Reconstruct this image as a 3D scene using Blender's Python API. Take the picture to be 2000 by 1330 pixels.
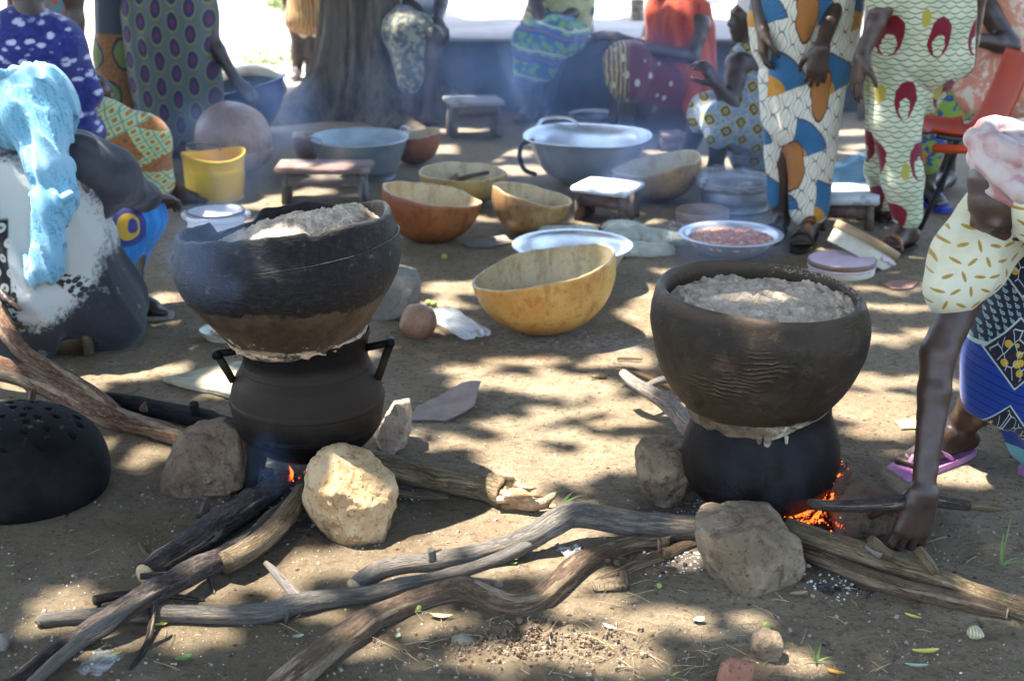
import bpy, bmesh, math, random
import numpy as np
from mathutils import Vector, Matrix, noise as mnoise
random.seed(7); RNG = np.random.RandomState(7)
PI = math.pi
for o in list(bpy.data.objects): bpy.data.objects.remove(o)
SC = bpy.context.scene
COL = SC.collection
# ------------------------------------------------------------------ camera, sky, sun, exposure
CAM_H = 1.6; PITCH = math.radians(18.5); FPX = 3000.0
cd = bpy.data.cameras.new('camera'); cam = bpy.data.objects.new('camera', cd); COL.objects.link(cam)
cam.location = (0, 0, CAM_H); cam.rotation_euler = (PI/2 - PITCH, 0, 0)
cd.sensor_width = 36; cd.lens = 54.0; cd.clip_start = 0.05; cd.clip_end = 2000
cd.dof.use_dof = True; cd.dof.focus_distance = 3.5; cd.dof.aperture_fstop = 4.6
SC.camera = cam
SUN_OFF = (0.38, -0.06)                      # how far a shadow falls per metre of height
sv = Vector((-SUN_OFF[0], -SUN_OFF[1], 1)).normalized()
W = bpy.data.worlds.new("World"); SC.world = W; W.use_nodes = True
wn = W.node_tree; bg = wn.nodes['Background']
sky = wn.nodes.new('ShaderNodeTexSky'); sky.sky_type = 'NISHITA'; sky.sun_disc = False
sky.sun_elevation = math.asin(sv.z); sky.sun_rotation = math.atan2(sv.x, sv.y)
sky.air_density = 1.0; sky.dust_density = 2.0; sky.ozone_density = 1.0
wn.links.new(sky.outputs[0], bg.inputs[0]); bg.inputs[1].default_value = 0.15
sl = bpy.data.lights.new('sun', 'SUN'); sl.energy = 4.4; sl.angle = math.radians(0.6); sl.color = (1.0, 0.95, 0.87)
so = bpy.data.objects.new('sun', sl); COL.objects.link(so)
so.rotation_euler = sv.to_track_quat('Z', 'Y').to_euler(); so.location = sv*30
SC.view_settings.view_transform = 'Standard'; SC.view_settings.look = 'None'
SC.view_settings.gamma = 1; SC.view_settings.use_curve_mapping = False
SC.view_settings.exposure = 2.62
cy = SC.cycles
cy.max_bounces = 7; cy.diffuse_bounces = 4; cy.glossy_bounces = 3; cy.transmission_bounces = 6
cy.transparent_max_bounces = 12; cy.volume_bounces = 1; cy.caustics_reflective = False; cy.caustics_refractive = False
cy.use_denoising = True; cy.sample_clamp_indirect = 4.0; cy.volume_step_rate = 1.0; cy.volume_max_steps = 128
# ------------------------------------------------------------------ pixel rays to places on the ground
def ray(px, py):
    a = (px-1000)/FPX; b = (665-py)/FPX; c, s = math.cos(PITCH), math.sin(PITCH)
    return Vector((a, c + b*s, -s + b*c))
def P(px, py, z=0.0):
    d = ray(px, py); t = (z-CAM_H)/d.z; return Vector((d.x*t, d.y*t, z))
def Q(px, py, Y):
    d = ray(px, py); t = Y/d.y; return Vector((d.x*t, Y, CAM_H + d.z*t))
def ppm(p):
    return FPX/(p[1]*math.cos(PITCH) + (CAM_H-p[2])*math.sin(PITCH))
# ------------------------------------------------------------------ noise
_L = RNG.rand(32, 32, 32).astype(np.float32)
def vnoise(p):
    p = np.asarray(p, dtype=np.float32); i = np.floor(p).astype(np.int32); f = p - i; f = f*f*(3-2*f)
    i0 = i & 31; i1 = (i+1) & 31
    x0, y0, z0 = i0[..., 0], i0[..., 1], i0[..., 2]; x1, y1, z1 = i1[..., 0], i1[..., 1], i1[..., 2]
    fx, fy, fz = f[..., 0], f[..., 1], f[..., 2]
    a = _L[x0, y0, z0]*(1-fx) + _L[x1, y0, z0]*fx; b = _L[x0, y1, z0]*(1-fx) + _L[x1, y1, z0]*fx
    c = _L[x0, y0, z1]*(1-fx) + _L[x1, y0, z1]*fx; d = _L[x0, y1, z1]*(1-fx) + _L[x1, y1, z1]*fx
    return ((a*(1-fy)+b*fy)*(1-fz) + (c*(1-fy)+d*fy)*fz)*2-1
def fbm(p, oct=4, gain=.5):
    p = np.asarray(p, dtype=np.float32); s = 0; a = 1.0
    for k in range(oct):
        s = s + a*vnoise(p*(2.0**k) + 17.3*k); a *= gain
    return s
# ------------------------------------------------------------------ objects
ORG = {}
USED = set()
def tag(o, label=None, cat=None, group=None, kind=None):
    if label: o['label'] = label
    if cat: o['category'] = cat
    if group: o['group'] = group
    if kind: o['kind'] = kind
    return o
def root(name, loc, label, cat, group=None):
    o = bpy.data.objects.new(name, None); COL.objects.link(o); o.location = loc; o.empty_display_size = .1
    ORG[o.name] = Vector(loc); return tag(o, label, cat, group)
def mk(name, V, F, mat, parent=None, origin=None, smooth=True, uv=None):
    """one mesh object; V in world coordinates"""
    V = np.asarray([tuple(v) for v in V] if not isinstance(V, np.ndarray) else V, dtype=np.float64)
    org = ORG[parent.name] if parent is not None else Vector(origin if origin is not None else
          ((V[:, 0].min()+V[:, 0].max())/2, (V[:, 1].min()+V[:, 1].max())/2, V[:, 2].min()))
    me = bpy.data.meshes.new(name)
    Vl = V - np.array(org)
    if isinstance(F, np.ndarray):
        n = F.shape[0]; k = F.shape[1]
        me.vertices.add(len(Vl)); me.vertices.foreach_set('co', Vl.ravel())
        me.loops.add(n*k); me.polygons.add(n)
        me.loops.foreach_set('vertex_index', F.astype(np.int32).ravel())
        me.polygons.foreach_set('loop_start', np.arange(0, n*k, k, dtype=np.int32))
        me.update(calc_edges=True)
    else:
        me.from_pydata([tuple(v) for v in Vl], [], [tuple(f) for f in F]); me.update()
    me.validate()
    if smooth: me.polygons.foreach_set('use_smooth', [True]*len(me.polygons))
    if uv is not None:
        ul = me.uv_layers.new(name='uv'); li = np.empty(len(me.loops), dtype=np.int32); me.loops.foreach_get('vertex_index', li)
        ul.data.foreach_set('uv', np.asarray(uv, dtype=np.float32)[li].ravel())
    if isinstance(mat, (list, tuple)):
        for m in mat: me.materials.append(m)
    else: me.materials.append(mat)
    o = bpy.data.objects.new(name, me); COL.objects.link(o)
    if parent is not None: o.parent = parent
    else: o.location = org
    ORG[o.name] = org
    return o
class MB:
    def __init__(s): s.V = []; s.F = []; s.U = []
    def add(s, V, F, U=None):
        n = len(s.V); s.V += [Vector(v) for v in V]; s.F += [tuple(i+n for i in f) for f in F]
        s.U += list(U) if U is not None else [(v[0], v[2]) for v in V]
    def box(s, c, size, rz=0, bev=0.0, jit=0.0, rx=0, ry=0):
        bm = bmesh.new(); bmesh.ops.create_cube(bm, size=1)
        bmesh.ops.scale(bm, vec=size, verts=bm.verts)
        if bev > 0: bmesh.ops.bevel(bm, geom=bm.edges[:], offset=bev, segments=2, affect='EDGES')
        M = Matrix.Translation(c) @ Matrix.Rotation(rz, 4, 'Z') @ Matrix.Rotation(ry, 4, 'Y') @ Matrix.Rotation(rx, 4, 'X')
        vs = [M @ v.co + Vector((random.uniform(-jit, jit), random.uniform(-jit, jit), random.uniform(-jit, jit))) for v in bm.verts]
        bm.verts.index_update(); s.add(vs, [[v.index for v in f.verts] for f in bm.faces]); bm.free()
    def tube(s, pts, rad, n=8, caps=True, sub=4, rn=0.0, rnf=8.0, seed=0, v0=0.0, bump=None):
        pts = [Vector(p) for p in pts]; rad = list(rad) if hasattr(rad, '__len__') else [rad]*len(pts)
        C = []; R = []
        m = len(pts)
        for i in range(m-1):
            p0 = pts[max(i-1, 0)]; p1 = pts[i]; p2 = pts[i+1]; p3 = pts[min(i+2, m-1)]
            for k in range(sub):
                t = k/sub; t2 = t*t; t3 = t2*t
                C.append(0.5*((2*p1) + (p2-p0)*t + (2*p0-5*p1+4*p2-p3)*t2 + (3*p1-p0-3*p2+p3)*t3))
                tt = t*t*(3-2*t); R.append(rad[i]*(1-tt)+rad[i+1]*tt)
        C.append(pts[-1]); R.append(rad[-1])
        V = []; F = []; U = []; up = None; L = v0
        for i, c in enumerate(C):
            t = (C[min(i+1, len(C)-1)] - C[max(i-1, 0)]).normalized()
            if up is None:
                up = Vector((0, 0, 1)) if abs(t.z) < .9 else Vector((1, 0, 0))
            a = (up - t*up.dot(t)).normalized(); b = t.cross(a); up = a
            if i: L += (c-C[i-1]).length
            for k in range(n+1):
                th = 2*PI*(k % n)/n; d = a*math.cos(th)+b*math.sin(th); r = R[i]
                if rn:
                    q = (c + d*r)*rnf + Vector((seed, seed*1.7, 0)); r *= 1 + rn*mnoise.noise(q) + rn*.5*mnoise.noise(q*2.6)
                if bump: r *= bump(L, th)
                V.append(c + d*r); U.append((k/n, L))
        for i in range(len(C)-1):
            for k in range(n):
                F.append((i*(n+1)+k, i*(n+1)+k+1, (i+1)*(n+1)+k+1, (i+1)*(n+1)+k))
        if caps:
            for e, rev in ((0, False), (len(C)-1, True)):
                ctr = len(V); cc = C[e]; V.append(cc); U.append((0.5, L+.5))
                ring = [e*(n+1)+k for k in range(n)]
                for k in range(n):
                    f = (ctr, ring[(k+1) % n], ring[k]); F.append(f[::-1] if rev else f)
        s.add(V, F, U); return C
    def build(s, name, mat, parent=None, origin=None, smooth=True):
        return mk(name, s.V, s.F, mat, parent, origin, smooth, uv=s.U)
def lathe(prof, n=48, M=None, fn=None, closed=False):
    """profile [(r,z)] -> V,F,U ; fn(point, ring index, angle) -> point in local space"""
    V = []; F = []; U = []; L = 0
    for i, (r, z) in enumerate(prof):
        if i: L += math.hypot(r-prof[i-1][0], z-prof[i-1][1])
        for k in range(n+1):
            th = 2*PI*(k % n)/n; p = Vector((r*math.cos(th), r*math.sin(th), z))
            if fn: p = fn(p, i, th)
            V.append(p); U.append((k/n, L))
    for i in range(len(prof)-1):
        for k in range(n):
            a = i*(n+1)+k; b = a+1; c = a+n+2; d = a+n+1
            F.append((a, b, c, d))
    if M is not None: V = [M @ v for v in V]
    return V, F, U
def spline(pr, sub=5):
    """smooth a profile"""
    out = []; m = len(pr)
    for i in range(m-1):
        p0 = Vector(pr[max(i-1, 0)]); p1 = Vector(pr[i]); p2 = Vector(pr[i+1]); p3 = Vector(pr[min(i+2, m-1)])
        for k in range(sub):
            t = k/sub; out.append(tuple(0.5*((2*p1)+(p2-p0)*t+(2*p0-5*p1+4*p2-p3)*t*t+(3*p1-p0-3*p2+p3)*t**3)))
    out.append(tuple(pr[-1])); return [(max(r, 0.0), z) for r, z in out]
# ------------------------------------------------------------------ implicit bodies and cloth
class Field:
    def __init__(s, cones, h, k=.02, pad=.03):
        s.h = h
        lo = np.full(3, 1e9); hi = -lo
        for c in cones:
            for q, r in ((c[0], c[1]), (c[2], c[3])):
                q = np.array(q); lo = np.minimum(lo, q-r*1.6); hi = np.maximum(hi, q+r*1.6)
        s.o = lo - pad; n = np.ceil((hi+pad-s.o)/h).astype(int)+1
        s.F = np.full(tuple(n), 0.3, dtype=np.float32); s.n = n
        for c in cones: s.cone(c, k)
    def cone(s, c, k):
        a = np.array(c[0], dtype=np.float32); ra = c[1]; b = np.array(c[2], dtype=np.float32); rb = c[3]
        kk = c[4].get('k', k) if len(c) > 4 else k
        st = c[4].get('st') if len(c) > 4 else None       # (axis vector, factor): stretched along axis
        neg = len(c) > 4 and c[4].get('neg')
        m = kk*1.2 + 2.5*s.h; f = max(1.0, st[1] if st else 1.0)
        R = max(ra, rb)*f + m
        lo = np.minimum(a, b)-R; hi = np.maximum(a, b)+R
        i0 = np.maximum(np.floor((lo-s.o)/s.h).astype(int), 0); i1 = np.minimum(np.ceil((hi-s.o)/s.h).astype(int)+1, s.n)
        if np.any(i1 <= i0): return
        ax = [((np.arange(i0[j], i1[j])*s.h) + s.o[j]).astype(np.float32) for j in range(3)]
        X = np.stack(np.meshgrid(*ax, indexing='ij'), -1)
        d = X - a; ab = b-a; sc = 1.0
        if st:
            u = np.array(st[0], dtype=np.float32); u /= np.linalg.norm(u); g = (1/st[1]-1)
            d = d + (d @ u)[..., None]*u*g; ab = ab + (ab@u)*u*g; sc = min(1.0, st[1])
        L = float(ab@ab)
        t = np.clip((d@ab)/L, 0, 1) if L > 1e-10 else np.zeros(d.shape[:-1], dtype=np.float32)
        e = (np.linalg.norm(d - t[..., None]*ab, axis=-1) - (ra + (rb-ra)*t))*sc
        sl_ = tuple(slice(i0[j], i1[j]) for j in range(3)); A = s.F[sl_]
        if neg:
            e = -e; hh = np.maximum(kk-np.abs(A-e), 0)/kk; s.F[sl_] = np.maximum(A, e)+hh*hh*kk/4
        else:
            hh = np.maximum(kk-np.abs(A-e), 0)/kk; s.F[sl_] = np.minimum(A, e)-hh*hh*kk/4
    def displace(s, fn, band=.04):
        idx = np.argwhere(np.abs(s.F) < band)
        p = idx*s.h + s.o
        s.F[idx[:, 0], idx[:, 1], idx[:, 2]] += fn(p).astype(np.float32)
    def mesh(s):
        F = s.F; S = F < 0
        n = F.shape; c = np.zeros((n[0]-1, n[1]-1, n[2]-1), dtype=np.int8)
        for dx in (0, 1):
            for dy in (0, 1):
                for dz in (0, 1): c += S[dx:n[0]-1+dx, dy:n[1]-1+dy, dz:n[2]-1+dz]
        act = np.argwhere((c > 0) & (c < 8)); ids = np.full(c.shape, -1, dtype=np.int32)
        ids[act[:, 0], act[:, 1], act[:, 2]] = np.arange(len(act))
        acc = np.zeros((len(act), 3)); cnt = np.zeros(len(act))
        for ax in range(3):
            o1, o2 = [j for j in range(3) if j != ax]
            for u in (0, 1):
                for v in (0, 1):
                    A = act.copy(); A[:, o1] += u; A[:, o2] += v; B = A.copy(); B[:, ax] += 1
                    fa = F[A[:, 0], A[:, 1], A[:, 2]]; fb = F[B[:, 0], B[:, 1], B[:, 2]]; m = (fa < 0) != (fb < 0)
                    t = np.where(m, fa/np.where(m, fa-fb, 1), 0); p = A.astype(float); p[:, ax] += t
                    acc[m] += p[m]; cnt[m] += 1
        V = acc/cnt[:, None]*s.h + s.o
        Q_ = []
        for ax in range(3):
            o1, o2 = (ax+1) % 3, (ax+2) % 3
            a = [slice(None)]*3; b = [slice(None)]*3; a[ax] = slice(0, n[ax]-1); b[ax] = slice(1, n[ax])
            m = S[tuple(a)] != S[tuple(b)]; E = np.argwhere(m)
            E = E[(E[:, o1] > 0) & (E[:, o2] > 0) & (E[:, o1] < n[o1]-1) & (E[:, o2] < n[o2]-1)]
            def g(u, v):
                X = E.copy(); X[:, o1] -= u; X[:, o2] -= v; return ids[X[:, 0], X[:, 1], X[:, 2]]
            q = np.stack([g(0, 0), g(1, 0), g(1, 1), g(0, 1)], 1)
            fl = S[E[:, 0], E[:, 1], E[:, 2]]; q[~fl] = q[~fl][:, ::-1]; Q_.append(q)
        Fq = np.concatenate(Q_); Fq = Fq[(Fq >= 0).all(1)]
        return V, Fq[:, ::1]
def implicit(name, cones, h, mat, parent=None, k=.02, disp=None, band=.04, origin=None):
    f = Field(cones, h, k)
    if disp: f.displace(disp, band)
    V, F = f.mesh(); return mk(name, V, F, mat, parent, origin)
def folds(direction=(0, 0, 1), amp=.01, freq=14, along=2.0, seed=0, warp=.5):
    """cloth folds running along a direction"""
    d = np.array(direction, dtype=float); d /= np.linalg.norm(d)
    def fn(p):
        q = p + warp*.06*np.stack([vnoise(p*5+seed), vnoise(p*5+seed+9), vnoise(p*5+seed+21)], -1)
        al = (q@d); perp = q - al[:, None]*d
        c = perp*freq + al[:, None]*d*along + seed*3.1
        v = vnoise(c); r = 1-2*np.abs(v)
        return -amp*(.75*r + .5*v + .10*vnoise(c*2.3))
    return fn
# ------------------------------------------------------------------ material language
class S_:
    """a node socket with arithmetic"""
    def __init__(s, m, o): s.m = m; s.o = o
    def _b(s, op, x, rev=False): return s.m.math(op, *((x, s) if rev else (s, x)))
    def __add__(s, x): return s._b('ADD', x)
    __radd__ = __add__
    def __sub__(s, x): return s._b('SUBTRACT', x)
    def __rsub__(s, x): return s._b('SUBTRACT', x, True)
    def __mul__(s, x): return s._b('MULTIPLY', x)
    __rmul__ = __mul__
    def __truediv__(s, x): return s._b('DIVIDE', x)
    def __lt__(s, x): return s._b('LESS_THAN', x)
    def __gt__(s, x): return s._b('GREATER_THAN', x)
    def abs(s): return s.m.math('ABSOLUTE', s)
    def floor(s): return s.m.math('FLOOR', s)
    def fract(s): return s.m.math('FRACT', s)
    def sin(s): return s.m.math('SINE', s)
    def sqrt(s): return s.m.math('SQRT', s)
    def min(s, x): return s._b('MINIMUM', x)
    def max(s, x): return s._b('MAXIMUM', x)
    def mod(s, x): return s._b('FLOORED_MODULO', x)
class Mat:
    def __init__(s, name, rough=.85, metal=0.0, spec=.35):
        s.m = bpy.data.materials.new(name); s.m.use_nodes = True; s.nt = s.m.node_tree; s.b = s.nt.nodes['Principled BSDF']
        s.b.inputs['Roughness'].default_value = rough; s.b.inputs['Metallic'].default_value = metal
        s.b.inputs['Specular IOR Level'].default_value = spec
        s.tc = s.nt.nodes.new('ShaderNodeTexCoord'); s.obj = s.tc.outputs['Object']; s.uv = s.tc.outputs['UV']
    def put(s, sock, v):
        if v is None: return
        if isinstance(v, S_): s.nt.links.new(v.o, sock)
        elif isinstance(v, bpy.types.NodeSocket): s.nt.links.new(v, sock)
        elif isinstance(v, (tuple, list)):
            sock.default_value = tuple(v)+(1.0,) if len(v) == 3 and sock.type == 'RGBA' else tuple(v)
        else: sock.default_value = v
    def math(s, op, a, b=None, c=None):
        n = s.nt.nodes.new('ShaderNodeMath'); n.operation = op; s.put(n.inputs[0], a); s.put(n.inputs[1], b)
        if c is not None: s.put(n.inputs[2], c)
        return S_(s, n.outputs[0])
    def sep(s, v):
        n = s.nt.nodes.new('ShaderNodeSeparateXYZ'); s.put(n.inputs[0], v); return [S_(s, n.outputs[i]) for i in range(3)]
    def vec(s, x, y, z):
        n = s.nt.nodes.new('ShaderNodeCombineXYZ')
        for i, v in enumerate((x, y, z)): s.put(n.inputs[i], v)
        return n.outputs[0]
    def map(s, v, scale=(1, 1, 1), rot=(0, 0, 0), loc=(0, 0, 0)):
        n = s.nt.nodes.new('ShaderNodeMapping'); s.put(n.inputs[0], v); n.inputs['Scale'].default_value = scale
        n.inputs['Rotation'].default_value = rot; n.inputs['Location'].default_value = loc; return n.outputs[0]
    def noise(s, v=None, scale=5, detail=4, rough=.55, dist=0):
        n = s.nt.nodes.new('ShaderNodeTexNoise'); s.put(n.inputs['Vector'], v if v is not None else s.obj)
        n.inputs['Scale'].default_value = scale; n.inputs['Detail'].default_value = detail
        n.inputs['Roughness'].default_value = rough; n.inputs['Distortion'].default_value = dist; return S_(s, n.outputs[0])
    def vor(s, v=None, scale=5, feature='F1', rand=1.0, out=0, metric='EUCLIDEAN'):
        n = s.nt.nodes.new('ShaderNodeTexVoronoi'); n.feature = feature
        if feature not in ('DISTANCE_TO_EDGE',): n.distance = metric
        s.put(n.inputs['Vector'], v if v is not None else s.obj)
        n.inputs['Scale'].default_value = scale; n.inputs['Randomness'].default_value = rand
        return S_(s, n.outputs[out]) if out != 'Color' else n.outputs['Color']
    def wave(s, v, scale=5, dist=1, detail=2, dscale=1.5):
        n = s.nt.nodes.new('ShaderNodeTexWave'); s.put(n.inputs[0], v); n.inputs['Scale'].default_value = scale
        n.inputs['Distortion'].default_value = dist; n.inputs['Detail'].default_value = detail; n.inputs['Detail Scale'].default_value = dscale
        return S_(s, n.outputs['Fac'] if 'Fac' in n.outputs else n.outputs[1])
    def rnd(s, v, w=None):
        n = s.nt.nodes.new('ShaderNodeTexWhiteNoise'); n.noise_dimensions = '3D'; s.put(n.inputs[0], v); return S_(s, n.outputs['Value'])
    def step(s, x, a, b):
        """smooth 0..1 as x goes a..b"""
        n = s.nt.nodes.new('ShaderNodeMapRange'); n.interpolation_type = 'SMOOTHSTEP' if True else 'LINEAR'
        inv = a > b
        s.put(n.inputs['Value'], x); n.inputs['From Min'].default_value = min(a, b); n.inputs['From Max'].default_value = max(a, b)
        n.inputs['To Min'].default_value = 1.0 if inv else 0.0; n.inputs['To Max'].default_value = 0.0 if inv else 1.0
        return S_(s, n.outputs[0])
    def mix(s, f, a, b):
        n = s.nt.nodes.new('ShaderNodeMix'); n.data_type = 'RGBA'; n.clamp_factor = True
        s.put(n.inputs[0], f); s.put(n.inputs[6], a); s.put(n.inputs[7], b); return n.outputs[2]
    def mul(s, c, f):
        n = s.nt.nodes.new('ShaderNodeMix'); n.data_type = 'RGBA'; n.blend_type = 'MULTIPLY'; n.inputs[0].default_value = 1
        s.put(n.inputs[6], c); s.put(n.inputs[7], f); return n.outputs[2]
    def col(s, c):
        s.put(s.b.inputs['Base Color'], c); return s
    def rough(s, c): s.put(s.b.inputs['Roughness'], c); return s
    def bump(s, h, strength=.5, dist=.01):
        n = s.nt.nodes.new('ShaderNodeBump'); n.inputs['Strength'].default_value = strength; n.inputs['Distance'].default_value = dist
        s.put(n.inputs['Height'], h); s.nt.links.new(n.outputs[0], s.b.inputs['Normal']); return s
    def cell(s, x, z, sx, sz, stagger=0.5, warp=0.0):
        """a grid of cells: local coordinates -0.5..0.5 and cell ids"""
        if warp:
            nz = s.noise(scale=9, detail=2); x = x + (nz-.5)*warp; z = z + (s.noise(scale=7.3, detail=2)-.5)*warp
        v = z/sz; iv = v.floor(); u = x/sx + (iv.mod(2.0))*stagger; iu = u.floor()
        return u-iu-.5, v-iv-.5, iu, iv
def weave(m, fine=900, fold=None):
    h = m.noise(scale=fine*.25, detail=2)*.3 + m.noise(scale=24, detail=5, rough=.6)*.9
    m.bump(h, .35, .006)
def simple(name, c1, c2, scale=8, rough=.85, bump=.3, bscale=40, dist=.005, metal=0, spec=.35, coord=None, detail=5, lo=.35, hi=.65):
    m = Mat(name, rough, metal, spec); v = coord(m) if coord else m.obj
    m.col(m.mix(m.step(m.noise(v, scale, detail, .6), lo, hi), c1, c2))
    if bump: m.bump(m.noise(v, bscale, 6, .65), bump, dist)
    return m.m
def skin(name, c=(.034, .0185, .0125)):
    m = Mat(name, .42, 0, .5)
    n = m.noise(scale=14, detail=5)
    m.col(m.mix(m.step(n, .35, .7), c, tuple(x*1.55 for x in c))); m.rough(m.noise(scale=30, detail=3)*.25+.32)
    m.bump(m.noise(scale=160, detail=4, rough=.7)*.6+m.noise(scale=30, detail=3)*.5, .3, .003); return m.m
SKIN = skin('dark_skin'); SKIN_B = skin('brown_skin', (.044, .023, .015)); SKIN_SOLE = skin('light_sole_skin', (.25, .14, .10))
# ------------------------------------------------------------------ the ground
FIRE_L = P(600, 950); FIRE_R = P(1500, 1010)
def ground_mat():
    m = Mat('packed_earth', .95, 0, .15); o = m.obj
    big = m.noise(o, .9, 5, .6); mid = m.noise(o, 5, 6, .65); fine = m.noise(o, 45, 8, .75); grit = m.noise(o, 150, 4, .85)
    c = m.mix(m.step(big, .35, .65), (.262, .188, .110), (.35, .268, .172))
    c = m.mix(m.step(mid, .45, .75), c, (.42, .335, .225))
    c = m.mix((m.step(fine, .50, .62)*.75), c, (.13, .092, .055)); c = m.mix(m.step(grit, .54, .64)*.6, c, (.46, .39, .29)); c = m.mix(m.step(m.noise(m.map(o, (1, 2.5, 1)), 14, 6, .75), .56, .68)*.45, c, (.15, .11, .07))
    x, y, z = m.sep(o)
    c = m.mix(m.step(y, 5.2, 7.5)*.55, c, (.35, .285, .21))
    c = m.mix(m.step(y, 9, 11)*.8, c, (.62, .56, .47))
    # shade of the near left painted in as darker soil colour
    near_shade = m.step(y+(m.noise(o, 1.6, 5, .6)-.5)*1.6+x*.9, 3.5, 2.6); c = m.mix(near_shade*.55, c, (.125, .095, .055))
    # scattered white flour and ash flecks
    v = m.vor(o, 60, 'F1'); r = m.vor(o, 60, out='Color'); rr = m.sep(r)[0]
    fl = (v < .17)*(rr > .86)*m.step(m.noise(o, 1.7, 3), .42, .6)
    c = m.mix(fl, c, (.7, .68, .63))
    v2 = m.vor(o, 23, 'F1'); r2 = m.sep(m.vor(o, 23, out='Color'))[0]
    c = m.mix((v2 < .13)*(r2 > .8), c, (.06, .045, .03))
    for F, rad in ((FIRE_L, .42), (FIRE_R, .5)):
        dx = x-F.x; dy = y-F.y; d = (dx*dx+dy*dy*1.3).sqrt() + (m.noise(o, 9, 4)-.5)*.35
        c = m.mix(m.step(d, rad, rad*.45)*.75, c, (.10, .085, .07))
        c = m.mix(m.step(d, rad*.95, rad*.5)*m.step(m.noise(o, 38, 5, .7), .55, .68)*.8, c, (.5, .49, .47))
    q = P(1130, 665); dx = x-q.x; dy = y-q.y; d = (dx*dx*.35+dy*dy*3).sqrt()+(m.noise(o, 14, 4)-.5)*.3
    c = m.mix(m.step(d, .26, .05)*m.step(m.noise(o, 60, 4, .7), .45, .65)*.6, c, (.6, .58, .55))
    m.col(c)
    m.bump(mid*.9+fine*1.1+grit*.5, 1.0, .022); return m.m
def gh(x, y):
    x = np.asarray(x, dtype=float); y = np.asarray(y, dtype=float)
    p = np.stack([x, y, np.zeros_like(x)], -1)
    h = .010*fbm(p*1.3, 3) + .006*fbm(p*8, 3)
    c = P(1060, 1275); d = np.sqrt(((x-c.x)/.20)**2+((y-c.y)/.13)**2)
    dist = np.exp(-d*d)*(.010+.020*np.abs(fbm(p*26, 3)))
    c = P(900, 1100); sc = np.clip((3.1-y)/.4, 0, 1)
    return h + dist + .004*sc*np.abs(fbm(p*30+5, 3))
def ground():
    xs = np.concatenate([-np.geomspace(260, 2.4, 40)[:-1], np.arange(-2.4, 2.4, .0125), np.geomspace(2.4, 260, 40)])
    ys = np.concatenate([-np.geomspace(200, .5, 20), np.arange(0, 2.4, .08), np.arange(2.4, 5.2, .0125), np.arange(5.2, 9, .03), np.geomspace(9, 600, 60)])
    X, Y = np.meshgrid(xs, ys, indexing='ij'); Z = gh(X, Y)
    n, k = X.shape; V = np.stack([X.ravel(), Y.ravel(), Z.ravel()], 1)
    i = (np.arange(n-1)[:, None]*k+np.arange(k-1)[None]).ravel()
    F = np.stack([i, i+k, i+k+1, i+1], 1)
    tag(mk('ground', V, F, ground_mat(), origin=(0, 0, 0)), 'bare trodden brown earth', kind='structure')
ground()
def GZ(p): return float(gh(p[0], p[1]))
def onG(px, py, lift=0):
    p = P(px, py); p.z = GZ(p)+lift; return p
# ------------------------------------------------------------------ concrete platform at the back
def platform():
    m = Mat('old_concrete', .95, 0, .2)
    n = m.noise(scale=3, detail=7, rough=.65)
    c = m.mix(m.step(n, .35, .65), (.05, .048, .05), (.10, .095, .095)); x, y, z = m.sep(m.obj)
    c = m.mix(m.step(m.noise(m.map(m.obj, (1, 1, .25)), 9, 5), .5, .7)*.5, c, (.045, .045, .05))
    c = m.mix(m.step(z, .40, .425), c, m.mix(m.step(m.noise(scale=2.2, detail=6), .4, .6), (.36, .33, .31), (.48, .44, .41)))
    m.col(c); m.bump(m.noise(scale=25, detail=8, rough=.7), .6, .015)
    bm = bmesh.new(); bmesh.ops.create_grid(bm, x_segments=60, y_segments=14, size=1)
    Y0, Y1, X0, X1, H = 9.05, 11.3, -.9, 2.05, .43
    V = []; F = []
    prof = [(Y0+.01, -.05), (Y0, .1), (Y0, .25), (Y0, H-.03), (Y0+.012, H-.006), (Y0+.04, H), (Y0+.6, H), (Y0+1.2, H), (Y1-.03, H), (Y1, H-.03), (Y1, -.05)]
    bm.free(); nx = 70
    for i in range(nx+1):
        x = X0+(X1-X0)*i/nx
        for (y, z) in prof:
            w = mnoise.noise(Vector((x*3, y*3, z*4)))*.008
            V.append((x, y+w, z+w*.6))
    k = len(prof)
    for i in range(nx):
        for j in range(k-1): F.append((i*k+j, (i+1)*k+j, (i+1)*k+j+1, i*k+j+1))
    F.append(tuple(range(k))[::-1]); F.append(tuple(nx*k+j for j in range(k)))
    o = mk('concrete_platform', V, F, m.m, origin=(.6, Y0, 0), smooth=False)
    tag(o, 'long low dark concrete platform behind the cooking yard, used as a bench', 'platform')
platform()
# tin can on the platform
def can():
    p = Q(1244, 46, 9.9); p.z = .433
    M = Matrix.Translation(p); R = .045; H = .125
    prof = [(0, .002), (R, .002), (R+.002, .006), (R, .01)]
    for i in range(12): prof += [(R, .015+i*.0078), (R-.0015, .019+i*.0078)]
    prof += [(R, H-.008), (R+.002, H-.003), (R, H), (R-.004, H-.004), (R-.004, .01), (0, .01)]
    V, F, U = lathe(prof, 32, M)
    tag(mk('tin_can', V, F, simple('rusty_tin', (.28, .26, .22), (.16, .11, .07), 30, .45, metal=.6), uv=U), 'ribbed tin can standing alone on the concrete platform', 'tin can')
can()
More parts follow.
